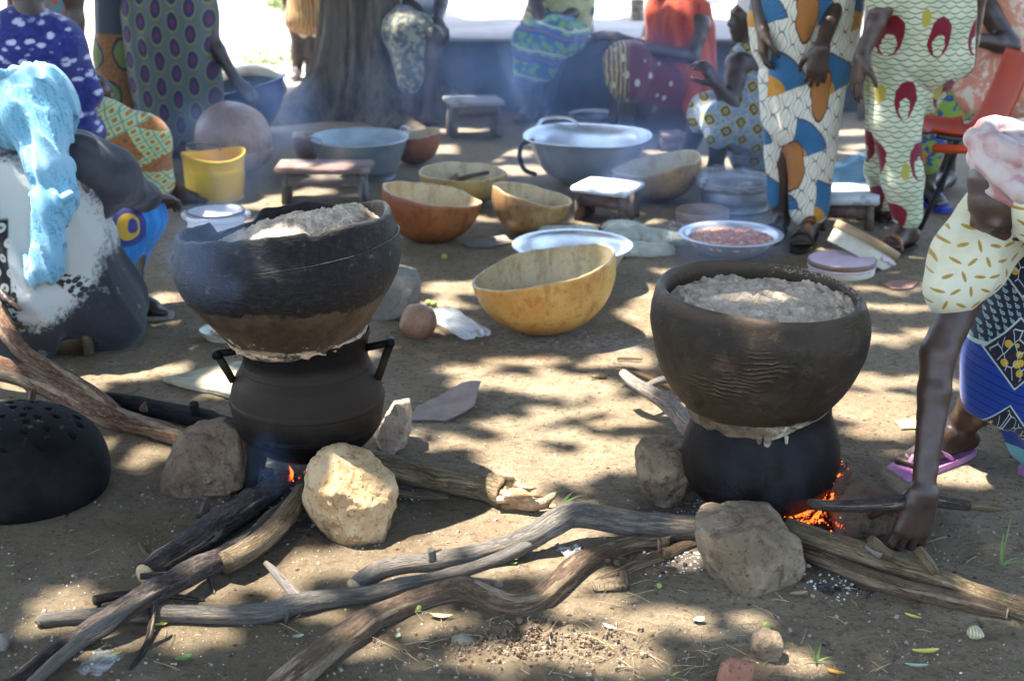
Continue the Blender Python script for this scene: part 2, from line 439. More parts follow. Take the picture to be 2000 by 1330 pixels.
# ------------------------------------------------------------------ the shade tree
def bark_mat():
    m = Mat('tree_bark', .95, 0, .15)
    s = m.map(m.obj, (1, 1, .16)); a = m.noise(s, 16, 8, .7, .4); b = m.noise(s, 46, 6, .7)
    c = m.mix(m.step(a, .3, .6), (.055, .042, .03), (.17, .135, .095)); c = m.mix(m.step(b, .5, .75)*.6, c, (.27, .22, .16))
    c = m.mix(m.step(m.noise(scale=2.5, detail=3), .55, .7)*.35, c, (.10, .10, .06))
    m.col(c); m.bump(a*1.2+b*.5, 1.0, .035); return m.m
BARK = bark_mat()
TREE = P(697, 236); TREE.y += .28; TREE.x += .045
def tree():
    r = root('shade_tree', (TREE.x, TREE.y, 0), 'big tree with ridged grey brown bark and flared foot shading the yard', 'tree')
    nz, n = 120, 160; V = []; F = []; U = []
    for i in range(nz+1):
        t = i/nz; z = -.08 + 3.4*t**1.6
        flare = .30*math.exp(-max(z, 0)/.16) + .10*math.exp(-max(z, 0)/.6)
        for k in range(n):
            th = 2*PI*k/n
            ridge = .5+.5*math.sin(th*5+1.1+.6*math.sin(th*2)); ridge = ridge**1.3
            rr = .236*(1-.03*z) + flare*(.35+.85*ridge) + .018*math.exp(-max(z, 0)/.4)*math.sin(th*9+z*.6)
            q = Vector((math.cos(th)*5.5, math.sin(th)*5.5, z*1.2)); w = mnoise.noise(q*1.0)
            v = mnoise.noise(Vector((math.cos(th)*14, math.sin(th)*14, z*2.2)))
            fz = abs(mnoise.noise(Vector((math.cos(th)*30, math.sin(th)*30, z*4))))
            rr += .030*w + .014*v - .020*fz
            V.append((TREE.x+.012*z + rr*math.cos(th), TREE.y + rr*math.sin(th), z))
    for i in range(nz):
        for k in range(n): F.append((i*n+k, i*n+(k+1) % n, (i+1)*n+(k+1) % n, (i+1)*n+k))
    mk('trunk', V, F, BARK, r)
    for a in range(7):
        th = a*2*PI/7+.4; m = MB(); p = Vector((TREE.x+.04, TREE.y, 2.6+.1*(a % 3)))
        pts = [p]; rad = [.14]
        for s in range(4):
            L = 1.1+.3*(a % 2); p = p+Vector((math.cos(th)*L, math.sin(th)*L-.35, .75-.14*s)); pts.append(p); rad.append(.11-.024*s); th += random.uniform(-.3, .3)
        m.tube(pts, rad, 10, rn=.12); m.build('limb', BARK, r)
    return r
TR = tree()
# sunlit places: (px, py, rx px, ry px[, height]) ; the crown has gaps over them
SPOTS = [(1120,748,120,26),(1180,700,40,8),(1080,800,50,10),(900,720,50,9),(980,820,60,10),(1180,790,40,9),(880,860,40,10),(1100,840,40,8),(1060,930,50,10),(700,690,40,8),(860,640,40,8),(1250,700,30,8),(1000,470,50,7),(1230,560,40,9),(1400,480,50,6),(560,620,40,8),(1580,600,40,10),(1650,640,50,10),(1800,740,50,12),(1600,720,50,10),(250,900,50,8),(420,1150,60,9),(1000,700,60,10),(940,745,60,14),(1020,888,95,36),(1110,905,70,25),(1205,872,50,14),(1240,905,50,20),
 (960,1035,170,42),(830,1080,120,34),(1050,985,80,18),(700,1110,80,20),(1120,1208,62,22),(1000,1300,150,26),(1215,1270,90,40),
 (1320,1220,50,20),(1110,1290,60,26),(150,738,150,16),(60,765,80,14),(300,722,110,12),(440,752,50,18),(320,585,55,13),(310,622,50,10),(110,1212,70,26),(170,1170,50,14),(400,1240,60,14),(560,1125,60,20),
 (1270,615,48,34),(1240,575,40,12),(1260,790,90,20),(1230,820,60,14),(1700,800,110,30),(1740,835,80,20),(1720,660,60,10),(1765,520,80,12),(1700,500,60,9),(1745,600,60,8),
 (1880,930,70,16),(1690,740,60,12),(1640,1100,40,10),(1430,320,70,9),(1290,312,60,12),(1010,330,60,10),(980,300,70,7),(840,290,50,7),(570,388,70,12),(700,400,60,10),(610,378,50,6),(480,400,60,8),(900,255,80,6),(1030,275,40,6),
 (930,562,95,14),(860,600,50,8),(915,470,45,8),(940,430,40,6),(1140,430,26,8),(1660,260,60,6),(1700,285,50,5),(1640,300,60,5),(1850,600,40,8),(1330,250,50,5),(1400,370,40,7),(640,1200,40,10),(1390,1090,60,10),(1480,1210,40,12),(1580,1290,60,12),(760,1290,60,12),(880,1230,50,10),
 (1820,650,40,10),(1840,560,30,8),(470,560,30,8),(1230,680,40,10)]
# lit places above the ground: world points
LIT = []
def lit(px, py, Y, rx, ry): LIT.append((Q(px, py, Y), rx, ry))
lit(660, 930, 3.22, .09, .06); lit(700, 1010, 3.12, .07, .05); lit(740, 950, 3.2, .06, .05)      # bright boulder
lit(520, 466, 3.6, .085, .04)   # flour, left
lit(1500, 598, 3.42, .05, .028)
lit(430, 830, 3.75, .06, .03); lit(770, 800, 3.95, .04, .04); lit(1010, 940, 3.6, .09, .05); lit(1050, 965, 3.55, .05, .04)
lit(1185, 372, 6.4, .17, .10); lit(1660, 380, 6.3, .11, .10); lit(1120, 475, 5.35, .13, .05); lit(1300, 460, 5.6, .1, .04); lit(1350, 455, 5.6, .07, .03)
lit(95, 150, 4.75, .03, .03); lit(70, 500, 4.5, .04, .03); lit(200, 470, 4.7, .05, .06)
lit(1950, 290, 3.45, .045, .04); lit(1330, 30, 8.45, .07, .06); lit(1300, 70, 8.4, .06, .03)
lit(705, 215, 8.5, .03, .06); lit(700, 180, 8.6, .02, .04); lit(1780, 60, 5.95, .09, .06); lit(1745, 350, 5.9, .05, .05); lit(1560, 300, 6.0, .04, .06); lit(1540, 220, 6.0, .05, .05)
lit(1880, 60, 6.8, .05, .04); lit(700, 330, 6.6, .05, .04)
lit(440, 300, 6.4, .06, .04); lit(410, 410, 6.2, .08, .05); lit(1150, 240, 7.1, .06, .04); lit(1640, 500, 5.4, .06, .03)
lit(1000, 1030, 3.2, .12, .05); lit(860, 1095, 3.1, .06, .03); lit(120, 740, 3.9, .14, .03); lit(240, 790, 3.85, .10, .03); lit(30, 680, 3.95, .08, .03)
lit(1270, 770, 4.2, .07, .05); lit(1130, 1060, 3.1, .05, .03); lit(1110, 1130, 3.05, .06, .03); lit(1900, 1170, 3.0, .05, .03)
lit(190, 1260, 2.8, .09, .03); lit(550, 1040, 3.2, .03, .04); lit(540, 1120, 3.05, .04, .03); lit(770, 1190, 2.95, .05, .03)
def crown():
    E = []
    for s in SPOTS:
        p = P(s[0], s[1]); k = ppm(p); dep = math.atan2(CAM_H, p.y); E.append((p.x, p.y, 0, s[2]/k, s[3]/(k*math.sin(dep))))
    for (p, rx, ry) in LIT: E.append((p.x, p.y, p.z, rx, ry))
    E = np.array(E)
    def layer(n, L, x0, x1, y0, y1, margin, dens):
        z = RNG.uniform(4.6, 7.2, n); gx = RNG.uniform(x0, x1, n); gy = RNG.uniform(y0, y1, n)     # where the leaf's shade falls
        keep = np.ones(n, bool)
        for (ex, ey, ez, rx, ry) in E:
            qx = gx - SUN_OFF[0]*ez; qy = gy - SUN_OFF[1]*ez
            rag = 1+.45*vnoise(np.stack([qx*9, qy*9, z*.0], -1))
            keep &= ((qx-ex)/(rx*rag+margin))**2+((qy-ey)/(ry*rag+margin))**2 > 1
        if dens:   # uneven clumps
            keep &= (vnoise(np.stack([gx*1.7, gy*1.7, z], -1)) > -.75)
        gx, gy, z = gx[keep], gy[keep], z[keep]; n = len(z)
        c = np.stack([gx - SUN_OFF[0]*z, gy - SUN_OFF[1]*z, z], 1)
        a = RNG.uniform(0, 2*PI, n); tl = RNG.uniform(-.5, .5, n); t2 = RNG.uniform(-.5, .5, n)
        u = np.stack([np.cos(a)*np.cos(tl), np.sin(a)*np.cos(tl), np.sin(tl)], 1)
        v = np.stack([-np.sin(a), np.cos(a), t2], 1)
        l = RNG.uniform(.7, 1.2, n)[:, None]*L; w = l*.30
        V = np.stack([c-u*l*.5, c+v*w-u*l*.05, c+u*l*.5, c-v*w-u*l*.05], 1).reshape(-1, 3)
        return V
    Vs = [layer(24000, .26, -4.6, 5.2, .6, 9.9, .075, False), layer(50000, .115, -4.2, 4.8, 1.2, 9.7, .02, False),
          layer(14000, .34, -7.5, 8, -4, 9.8, .16, False)]
    V = np.concatenate(Vs); F = np.arange(len(V)).reshape(-1, 4)
    m = Mat('crown_leaves', .6, 0, .3)
    m.col(m.mix(m.noise(scale=3), (.045, .085, .02), (.09, .13, .03)))
    o = mk('crown', V, F, m.m, TR, smooth=False); tag(o, kind='stuff')
crown()
# ------------------------------------------------------------------ far sunlit grass patches
def grass_patch(cx, cy, rx, ry, n, h, seed):
    R = np.random.RandomState(seed); V = []; 
    a = R.uniform(0, 2*PI, n); r = np.sqrt(R.rand(n)); x = cx+rx*r*np.cos(a); y = cy+ry*r*np.sin(a)
    t = R.uniform(0, 2*PI, n); hh = h*R.uniform(.4, 1, n); w = .006
    dx, dy = np.cos(t)*w, np.sin(t)*w; lx, ly = R.uniform(-.5, .5, n)*hh, R.uniform(-.5, .5, n)*hh
    z = gh(x, y)-.003
    V = np.stack([np.stack([x-dx, y-dy, z], 1), np.stack([x+dx, y+dy, z], 1), np.stack([x+lx*.4+dx*.6, y+ly*.4+dy*.6, z+hh*.6], 1), np.stack([x+lx, y+ly, z+hh], 1)], 1).reshape(-1, 3)
    F = np.arange(len(V)).reshape(-1, 4)
    return V, F
def grasses():
    Vs = []
    for (px, py, rx, ry, n, h) in ((1405,108,.30,.7,5000,.16),(1395,70,.5,1.0,4000,.15),(590,112,.5,.5,1500,.035),(930,8,2.0,1.4,9000,.10),(1180,6,1.6,1.2,7000,.10),(1450,30,1.0,1.2,5000,.12),(200,150,1.2,.5,2500,.05)):
        p = P(px, py); Vs.append(grass_patch(p.x, p.y, rx, ry, n, h, int(px))[0])
    V = np.concatenate(Vs); F = np.arange(len(V)).reshape(-1, 4)
    m = Mat('green_grass', .7); m.col(m.mix(m.noise(scale=4), (.13, .20, .05), (.22, .28, .10)))
    tag(mk('grass', V, F, m.m, smooth=False), 'green grass growing in the sun beyond the shade', 'grass', kind='stuff')
grasses()
# old wooden post behind the standing women
def post():
    p = P(1692, 232); m = MB(); m.box((p.x, p.y, .9), (.10, .07, 1.9), .1, .008, .006)
    w = Mat('grey_post_wood', .9); g = w.noise(w.map(w.obj, (1, 1, .1)), 40, 6)
    w.col(w.mix(w.step(g, .35, .65), (.30, .25, .20), (.42, .37, .31))); w.bump(g, .5, .01)
    tag(m.build('wooden_post', w.m), 'upright weathered wooden post between the two standing women', 'post')
post()
# ------------------------------------------------------------------ stones
def hull_planes(pts):
    bm = bmesh.new()
    for p in pts: bm.verts.new(p)
    bmesh.ops.convex_hull(bm, input=bm.verts); bm.normal_update()
    N = []; D = []
    for f in bm.faces:
        N.append(tuple(f.normal)); D.append(f.normal.dot(f.calc_center_median()))
    bm.free(); return np.array(N), np.array(D)
def stone(name, outline, contact, depth, mat, label, cat='stone', group=None, sharp=60, amp=.0055, amp2=.0036, fs=.62, sub=6, bow=0.0, lean=0, cuts=3, seed=0):
    """outline in pixels at the stone's own distance (through the ground pixel 'contact'); real depth in metres behind it"""
    g = P(*contact); Y = g.y + depth*.5
    mid = [Q(x, y, Y) for x, y in outline]
    c = sum(mid, Vector())/len(mid)
    R_ = random.Random(seed+11)
    pts = list(mid)
    for p in mid:
        for s, f in ((-1, fs), (1, fs), (-.55, .93), (.55, .93)):
            q = c + (p-c)*f*R_.uniform(.94, 1.04); q.y += s*depth*.5*R_.uniform(.85, 1.1) + lean*(q.z-c.z)*(1 if abs(s) == 1 else .6); pts.append(q)
    zmin = min(p.z for p in pts)
    N, D = hull_planes(pts); C = np.array(c); D = D - N@C
    keep = D > 1e-4; N, D = N[keep], D[keep]
    for _ in range(cuts*3):   # broken facets
        v = np.array([R_.gauss(0, 1), -abs(R_.gauss(0, 1)), R_.gauss(0, 1)*.8]); v /= np.linalg.norm(v)
        sup = np.min(D/np.maximum(N@v, 1e-3)); N = np.vstack([N, v]); D = np.append(D, sup*R_.uniform(.80, .97))
    bm = bmesh.new(); bmesh.ops.create_icosphere(bm, subdivisions=sub, radius=1)
    U = np.array([v.co[:] for v in bm.verts]); Fc = [[v.index for v in f.verts] for f in bm.faces]; bm.free()
    A = np.maximum(U@N.T, 1e-4)/D; r = (np.power(A, sharp).sum(1))**(-1/sharp)
    P0 = C + U*r[:, None]
    sc = 1/max(.08, depth)
    n1 = fbm(P0*11+seed, 4); n2 = fbm(P0*40+seed, 5, .62); rid = 1-2*np.abs(vnoise(P0*14+seed*2))
    cr = np.minimum(0, np.abs(vnoise(P0*9+seed*5+3))-.045)*.35
    r = r + amp*n1 + amp2*n2 + amp*.4*rid + cr*(.2)
    V = C + U*r[:, None]
    o = mk(name, V, Fc, mat, origin=(c.x, c.y, zmin)); tag(o, label, cat, group); return o
def stone_mat(name, c1, c2, c3, dark=0.0):
    m = Mat(name, .9, 0, .2); a = m.noise(scale=7, detail=7, rough=.65); b = m.noise(scale=34, detail=6, rough=.7)
    c = m.mix(m.step(a, .41, .59), c1, c2); c = m.mix(m.step(b, .52, .63)*.8, c, c3)
    v = m.noise(m.map(m.obj, (1, 1, 2.4)), 12, 5, .7); c = m.mix(m.step(v, .62, .72)*.35, c, tuple(x*.45 for x in c1))
    pit = m.vor(scale=60); c = m.mix(m.step(pit, .16, .05)*.5, c, tuple(x*.35 for x in c1))
    m.col(c); m.bump(a*.8+b*.7+m.noise(scale=140, detail=4, rough=.8)*.3 + m.step(pit, .05, .2)*.3, .95, .013); return m.m
ST_BR = stone_mat('brown_rock', (.15, .10, .065), (.22, .155, .10), (.09, .06, .04))
ST_OC = stone_mat('ochre_rock', (.42, .27, .135), (.54, .385, .22), (.24, .12, .05))
ST_PK = stone_mat('pinkish_rock', (.36, .25, .17), (.48, .37, .28), (.20, .13, .09))
ST_GR = stone_mat('dusty_rock', (.19, .135, .085), (.31, .23, .15), (.10, .07, .045))
ST_SM = stone_mat('grey_stone', (.24, .21, .16), (.32, .28, .21), (.14, .12, .09))
stone('hearth_stone', [(303,972),(312,930),(330,898),(352,850),(388,824),(438,818),(470,830),(490,880),(512,925),(505,962),(460,978),(370,982)], (405,976), .20, ST_BR,
      'dark brown wedge shaped hearth stone left of the three legged iron pot', 'stone', 'stones around the cooking fires', amp=.005, seed=3)
stone('hearth_stone', [(583,985),(592,920),(618,884),(655,872),(700,880),(742,905),(770,940),(780,990),(768,1040),(745,1072),(690,1083),(620,1078),(590,1045)], (680,1072), .20, ST_OC,
      'large pale ochre boulder lit by the sun in front of the left fire', 'stone', 'stones around the cooking fires', amp=.006, fs=.55, sharp=60, cuts=4, seed=4)
stone('hearth_stone', [(730,900),(735,840),(762,788),(800,785),(806,815),(800,850),(785,895)], (765,893), .16, ST_PK,
      'upright pinkish hearth stone at the right rear of the left fire', 'stone', 'stones around the cooking fires', seed=8)
stone('hearth_stone', [(1240,885),(1252,862),(1290,857),(1330,864),(1352,880),(1364,960),(1350,1004),(1290,1003),(1262,975),(1248,930)], (1305,1000), .18, ST_GR,
      'brown pitted hearth stone left of the black pot on the right fire', 'stone', 'stones around the cooking fires', seed=12)
stone('hearth_stone', [(1357,1060),(1362,1010),(1380,990),(1450,985),(1520,990),(1552,1030),(1572,1090),(1566,1140),(1500,1155),(1465,1192),(1430,1180),(1385,1135)], (1460,1162), .19, ST_GR,
      'grey brown pointed hearth stone in front of the right fire', 'stone', 'stones around the cooking fires', fs=.75, seed=15)
stone('hearth_stone', [(1588,1050),(1585,960),(1600,915),(1660,905),(1730,925),(1790,960),(1800,1010),(1795,1050),(1700,1062)], (1690,1056), .26, ST_BR,
      'low broad earth coloured stone behind the stick at the right fire', 'stone', 'stones around the cooking fires', amp=.009, fs=.8, seed=19)
stone('grey_stone', [(876,1266),(880,1246),(905,1241),(935,1250),(934,1268),(912,1277)], (905,1275), .05, ST_SM, 'small grey green flat stone below the smooth brown branch', 'stone', sub=4, amp=.002, amp2=.001, seed=21)
stone('small_stone', [(1462,1285),(1468,1240),(1495,1224),(1530,1238),(1534,1262),(1510,1300)], (1497,1298), .06, ST_GR, 'small brown stone in the dirt near the pointed hearth stone', 'stone', sub=4, amp=.003, amp2=.001, seed=23)
stone('small_stone', [(-20,1272),(-15,1245),(5,1238),(20,1250),(18,1268),(0,1278)], (0,1276), .05, ST_SM, 'small mossy stone at the left edge of the ground', 'stone', sub=4, amp=.002, amp2=.001, seed=24)
ST_RD = stone_mat('red_clay_shard', (.30, .13, .08), (.38, .19, .12), (.20, .08, .05))
stone('clay_shard', [(1392,1345),(1408,1298),(1430,1287),(1470,1294),(1484,1320),(1484,1350)], (1440,1345), .05, ST_RD, 'reddish broken clay shard at the bottom edge of the picture', 'shard', sub=4, amp=.002, amp2=.001, seed=25)
def small_items():
    # snail shell
    p = onG(1903, 1240, .012); m = MB(); M = Matrix.Translation(p) @ Matrix.Rotation(.4, 4, 'Z') @ Matrix.Rotation(1.35, 4, 'X')
    pr = spline([(0, -.018), (.011, -.012), (.0155, 0), (.012, .008), (.0125, .010), (.0085, .016), (.009, .018), (.005, .023), (.0052, .0245), (0, .031)], 3)
    V, F, U = lathe(pr, 24, M)
    mm = Mat('snail_shell', .4); mm.col(mm.mix(mm.step(mm.wave(mm.obj, 60, 2), .3, .7), (.5, .45, .3), (.33, .28, .16)))
    tag(mk('snail_shell', V, F, mm.m, uv=U), 'small pale striped snail shell on the earth at lower right', 'snail shell')
small_items()
# ------------------------------------------------------------------ clay steamers over the pots
def clay_mat(name, kind):
    m = Mat(name, .7, 0, .22); o = m.obj; x, y, z = m.sep(o)
    w = (m.noise(o, 7, 5, .65)-.5); w2 = (m.noise(o, 22, 5, .7)-.5)
    grain = m.noise(m.map(o, (1, 1, 1)), 60, 6, .75)
    if kind == 'left':
        c = m.mix(m.step(m.noise(o, 12, 6, .7), .38, .62), (.045, .028, .016), (.090, .058, .034))
        streak = m.noise(m.map(o, (1, 1, .12)), 26, 4, .6); c = m.mix(m.step(streak, .5, .7)*.6, c, (.05, .032, .02))
        soot = m.step(z+w*.09+w2*.05, .515, .53); c = m.mix(soot, c, m.mix(m.step(grain, .4, .7), (.008, .007, .007), (.024, .019, .016)))
        c = m.mix(soot*m.step(m.noise(o, 30, 6, .75), .6, .68)*.6, c, (.16, .10, .06))
        ck = m.step(z+w*.045+w2*.035, .412, .404)
        c = m.mix(ck, c, (.36, .24, .14))
        d = m.step((z+w*.03-.424).abs(), .016, .006)*m.step(m.noise(o, 24, 4, .7), .58, .63); c = m.mix(d, c, (.5, .38, .25))
        rl = m.step(z+w2*.02, .402, .395); c = m.mix(rl*m.step(m.noise(o, 33, 4), .4, .5)*.6, c, (.05, .035, .025))
        tex = m.noise(m.map(o, (1, 1, 2.2)), 55, 5, .7)*1.1*soot + grain*.4 + m.noise(m.map(o, (1, 1, .15)), 40, 4)*.35
    else:
        c = m.mix(m.step(m.noise(o, 6, 6, .7), .35, .7), (.022, .0155, .010), (.050, .034, .019))
        c = m.mix(m.step(m.noise(o, 3, 4, .6), .45, .65)*.7, c, (.016, .013, .009))
        hat = ((z*105+m.noise(o, 5, 3, .5)*7+m.noise(o, 30, 3, .6)*1.6).fract()-.5).abs()*2
        msk = m.step(m.noise(o, 4.5, 4, .6), .56, .66)
        c = m.mix(m.step(hat, .72, .95)*msk*.75, c, (.20, .115, .055))
        c = m.mix(m.step(m.noise(o, 16, 6, .75), .55, .66)*.6, c, (.095, .055, .03)); c = m.mix(m.step(m.noise(o, 26, 5, .75), .58, .66)*.6, c, (.012, .010, .008)); c = m.mix(m.step(z, .548, .575)*.6, c, (.095, .062, .040))
        cr = m.step(z+w*.09+w2*.03+x*-.11, .308, .286)
        c = m.mix(cr*m.step(x+w*.2, -.1, .03), c, m.mix(m.step(w2, -.1, .15), (.52, .44, .30), (.34, .26, .16)))
        c = m.mix(m.step(z+w*.06, .306, .29)*m.step(x, .0, -.06)*.7, c, (.17, .10, .055))
        tex = hat*msk*.4 + grain*.5 + m.noise(o, 18, 6, .7)*.8
    m.col(c); m.rough(m.noise(o, 20, 4)*.35+.38); m.bump(tex, .8, .007); return m.m
FLOUR = Mat('damp_flour', 1.0, 0, .05)
FLOUR.col(FLOUR.mix(FLOUR.step(FLOUR.noise(scale=22, detail=6, rough=.7), .35, .65), (.42, .325, .235), (.60, .49, .38)))
FLOUR.bump(FLOUR.noise(scale=70, detail=6, rough=.8)*1.0+FLOUR.noise(scale=240, detail=3)*.4, .8, .006); FLOUR = FLOUR.m
IRON = Mat('sooty_iron', .6, 0, .12)
IRON.col(IRON.mix(IRON.step(IRON.noise(scale=9, detail=6, rough=.7), .4, .7), (.005, .0045, .005), (.016, .012, .010)))
IRON.rough(IRON.noise(scale=14, detail=4)*.4+.3); IRON.bump(IRON.noise(scale=70, detail=6, rough=.75), .5, .005); IRON = IRON.m
IRONB = Mat('brown_burnt_iron', .65, 0, .08)
_z = IRONB.sep(IRONB.obj)[2]; _n = IRONB.noise(scale=6, detail=6, rough=.65)
IRONB.col(IRONB.mix(IRONB.step(_z+(_n-.5)*.12, .16, .24)*IRONB.step(_z+(_n-.5)*.04, .36, .33), (.006, .005, .005), (.027, .019, .013)))
IRONB.rough(IRONB.noise(scale=14, detail=4)*.35+.33); IRONB.bump(IRONB.noise(scale=80, detail=6, rough=.75), .5, .004); IRONB = IRONB.m
def flour_mound(name, c, R, M, peak, seed, parent, offs=(0, 0), shift=0):
    n, k = 120, 340
    r = (np.arange(n+1)/n)[:, None]*R; th = (2*PI*np.arange(k)/k)[None]; X = r*np.cos(th); Y = r*np.sin(th)
    d = np.hypot(X-offs[0], Y-offs[1])/R; h = peak*np.exp(-(d*1.5)**2)
    p = np.stack([X, Y, np.full_like(X, seed)], -1)
    h = h + .008*fbm(p*13, 3) + .0075*np.maximum(0, vnoise(p*46))**1.2 + .0055*np.maximum(0, vnoise(p*90+4)) + .0030*vnoise(p*190) + .006*np.abs(vnoise(p*28+9)) + shift*X
    V = np.stack([X, Y, c+h], -1).reshape(-1, 3); Mn = np.array(M); V = V@Mn[:3, :3].T + Mn[:3, 3]
    i = (np.arange(n)[:, None]*k+np.arange(k)[None]); j = (np.arange(n)[:, None]*k+(np.arange(k)+1)[None] % k)
    F = np.stack([i, j, j+k, i+k], -1).reshape(-1, 4)
    return mk(name, V, F[:, ::-1], FLOUR, parent)
# left steamer
def left_pots():
    B = P(608, 940); B.z = 0; k = .00132
    r = root('iron_pot', (B.x, B.y, 0), 'round three legged cast iron pot with angular handles over the left fire', 'cooking pot', 'cooking pots on the fires')
    pr = spline([(0, .080), (.07, .084), (.13, .104), (.175, .150), (.192, .212), (.191, .250), (.180, .290), (.162, .318), (.156, .34), (.157, .38), (.163, .406), (.158, .408), (.150, .36), (.150, .30), (.18, .24), (.18, .18), (.1, .11), (0, .10)], 5)
    def fn(p, i, th):
        for zz in (.165, .235, .325):
            if abs(p.z-zz) < .006 and p.xy.length > .12: p.x *= 1.012; p.y *= 1.012
        return p
    pr2 = []
    for a, b in zip(pr[:-1], pr[1:]):
        for t in (0, .33, .66): pr2.append((a[0]+(b[0]-a[0])*t, a[1]+(b[1]-a[1])*t))
    V, F, U = lathe(pr2, 96, Matrix.Translation((B.x, B.y, 0)), fn); mk('body', V, F, IRONB, r, uv=U)
    for a in (PI*1.18, PI*1.62, PI*.45, PI*.82):
        m = MB(); d = Vector((math.cos(a), math.sin(a), 0)); c = Vector((B.x, B.y, 0))
        m.tube([c+d*.145+Vector((0, 0, .13)), c+d*.155+Vector((0, 0, .08)), c+d*.165+Vector((0, 0, .035)), c+d*.178+Vector((0, 0, -.01))], [.026, .02, .016, .013], 10, rn=.1); m.build('leg', IRONB, r)
    for s in (-1, 1):
        m = MB(); c = Vector((B.x, B.y, 0)); ax = Vector((s*.97, -.2 if s < 0 else -.1, 0)).normalized()
        a = c+ax*.150+Vector((0, 0, .368)); b = c+ax*.217+Vector((0, 0, .374+.012*s)); e = c+ax*.182+Vector((0, 0, .288))
        m.tube([a, b+ax*.006], [.010, .0095], 10, sub=2); m.tube([b, e], [.0105, .010], 10, sub=2)
        m.tube([b+Vector((0, -.016, 0)), b+Vector((0, .016, 0))], [.011, .011], 10, sub=2); m.build('handle', IRONB, r)
    # clay steamer leaning to the left
    s = root('clay_steamer', (B.x, B.y, 0), 'wide blackened clay steamer with broken rim, heaped with pale flour, leaning over the left fire', 'clay steamer', 'clay steamers full of flour')
    pr = spline([(.150, .345), (.158, .352), (.177, .382), (.210, .437), (.249, .50), (.271, .548), (.280, .598), (.277, .628), (.268, .664), (.262, .70), (.256, .710), (.248, .706), (.246, .66), (.250, .61), (.235, .55), (.20, .48), (.15, .40), (.13, .39), (0, .385)], 6)
    lean = Matrix.Translation((B.x-.01, B.y, .345)) @ Matrix.Rotation(math.radians(-4.8), 4, 'Y') @ Matrix.Rotation(math.radians(2.0), 4, 'X') @ Matrix.Translation((0, 0, -.345))
    def fs(p, i, th):
        z = p.z; w = max(0, (z-.6)/.1); rr = p.xy.length
        if rr > .2 or z > .6:
            q = Vector((math.cos(th)*1.5, math.sin(th)*1.5, 2)); p.z += w*.016*mnoise.noise(q) + w*.004*mnoise.noise(q*5)
            # notch in the rim at the left back: broken piece, and swollen lip at far left
            a = (th-1.92+PI) % (2*PI)-PI
            if .0 < a < .62 and z > .64: p.z -= (z-.64)*.60*min(1, a*8, (.62-a)*14)
            if z > .55: p.z += (z-.55)/.15*.05*p.x
            a3 = (th+1.18+PI) % (2*PI)-PI; p.z += -w*.007*(1 if a3 > 0 else 0)
        q = Vector((math.cos(th)*rr*9, math.sin(th)*rr*9, z*9)); f = 1+.010*mnoise.noise(q)+.004*mnoise.noise(q*4)
        if z < .37: f += .02*mnoise.noise(q*3)
        if z > .6: p.z -= (z-.6)/.1*.12*p.y
        p.z = .385+(p.z-.345)*.85
        p.x *= f; p.y *= f; return p
    V, F, U = lathe(pr, 160, lean, fs)
    mk('wall', V, F, clay_mat('sooted_clay', 'left'), s, uv=U)
    # crack groove shadow line is carved as a thin lip band
    V, F, U = lathe(spline([(.2755, .640), (.2785, .6425), (.2765, .645)], 3), 160, lean, lambda p, i, th: Vector((p.x*(1+.010*mnoise.noise(Vector((math.cos(th)*2.4, math.sin(th)*2.4, 5.7)))), p.y*(1+.010*mnoise.noise(Vector((math.cos(th)*2.4, math.sin(th)*2.4, 5.7)))), .385+(p.z+.004*mnoise.noise(Vector((math.cos(th)*3, math.sin(th)*3, 1)))-(.048*p.y)+.03*p.x-.345)*.85)))
    mk('lip_band', V, F, clay_mat('sooted_clay_band', 'left'), s, uv=U)
    Mf = lean
    flour_mound('flour', .628, .250, Mf, .050, 3, s, (.04, .06), shift=.07)
    # mud seal between pot and steamer
    V, F, U = lathe(spline([(.150, .396), (.162, .392), (.169, .400), (.174, .410), (.170, .42)], 4), 120, lean,
                    lambda p, i, th: Vector((p.x*(1+.03*mnoise.noise(Vector((math.cos(th)*6, math.sin(th)*6, i*.3)))), p.y*(1+.03*mnoise.noise(Vector((math.cos(th)*6, math.sin(th)*6, i*.3)))), p.z+.009*mnoise.noise(Vector((math.cos(th)*9, math.sin(th)*9, 3+i*.2))))))
    mm = Mat('dough_seal', .9); nz = mm.noise(scale=26, detail=5, rough=.7)
    mm.col(mm.mix(mm.step(nz, .42, .52), (.06, .042, .028), (.42, .29, .18))); mm.bump(mm.noise(scale=60, detail=5), .8, .008)
    mk('dough_seal', V, F, mm.m, s, uv=U)
left_pots()
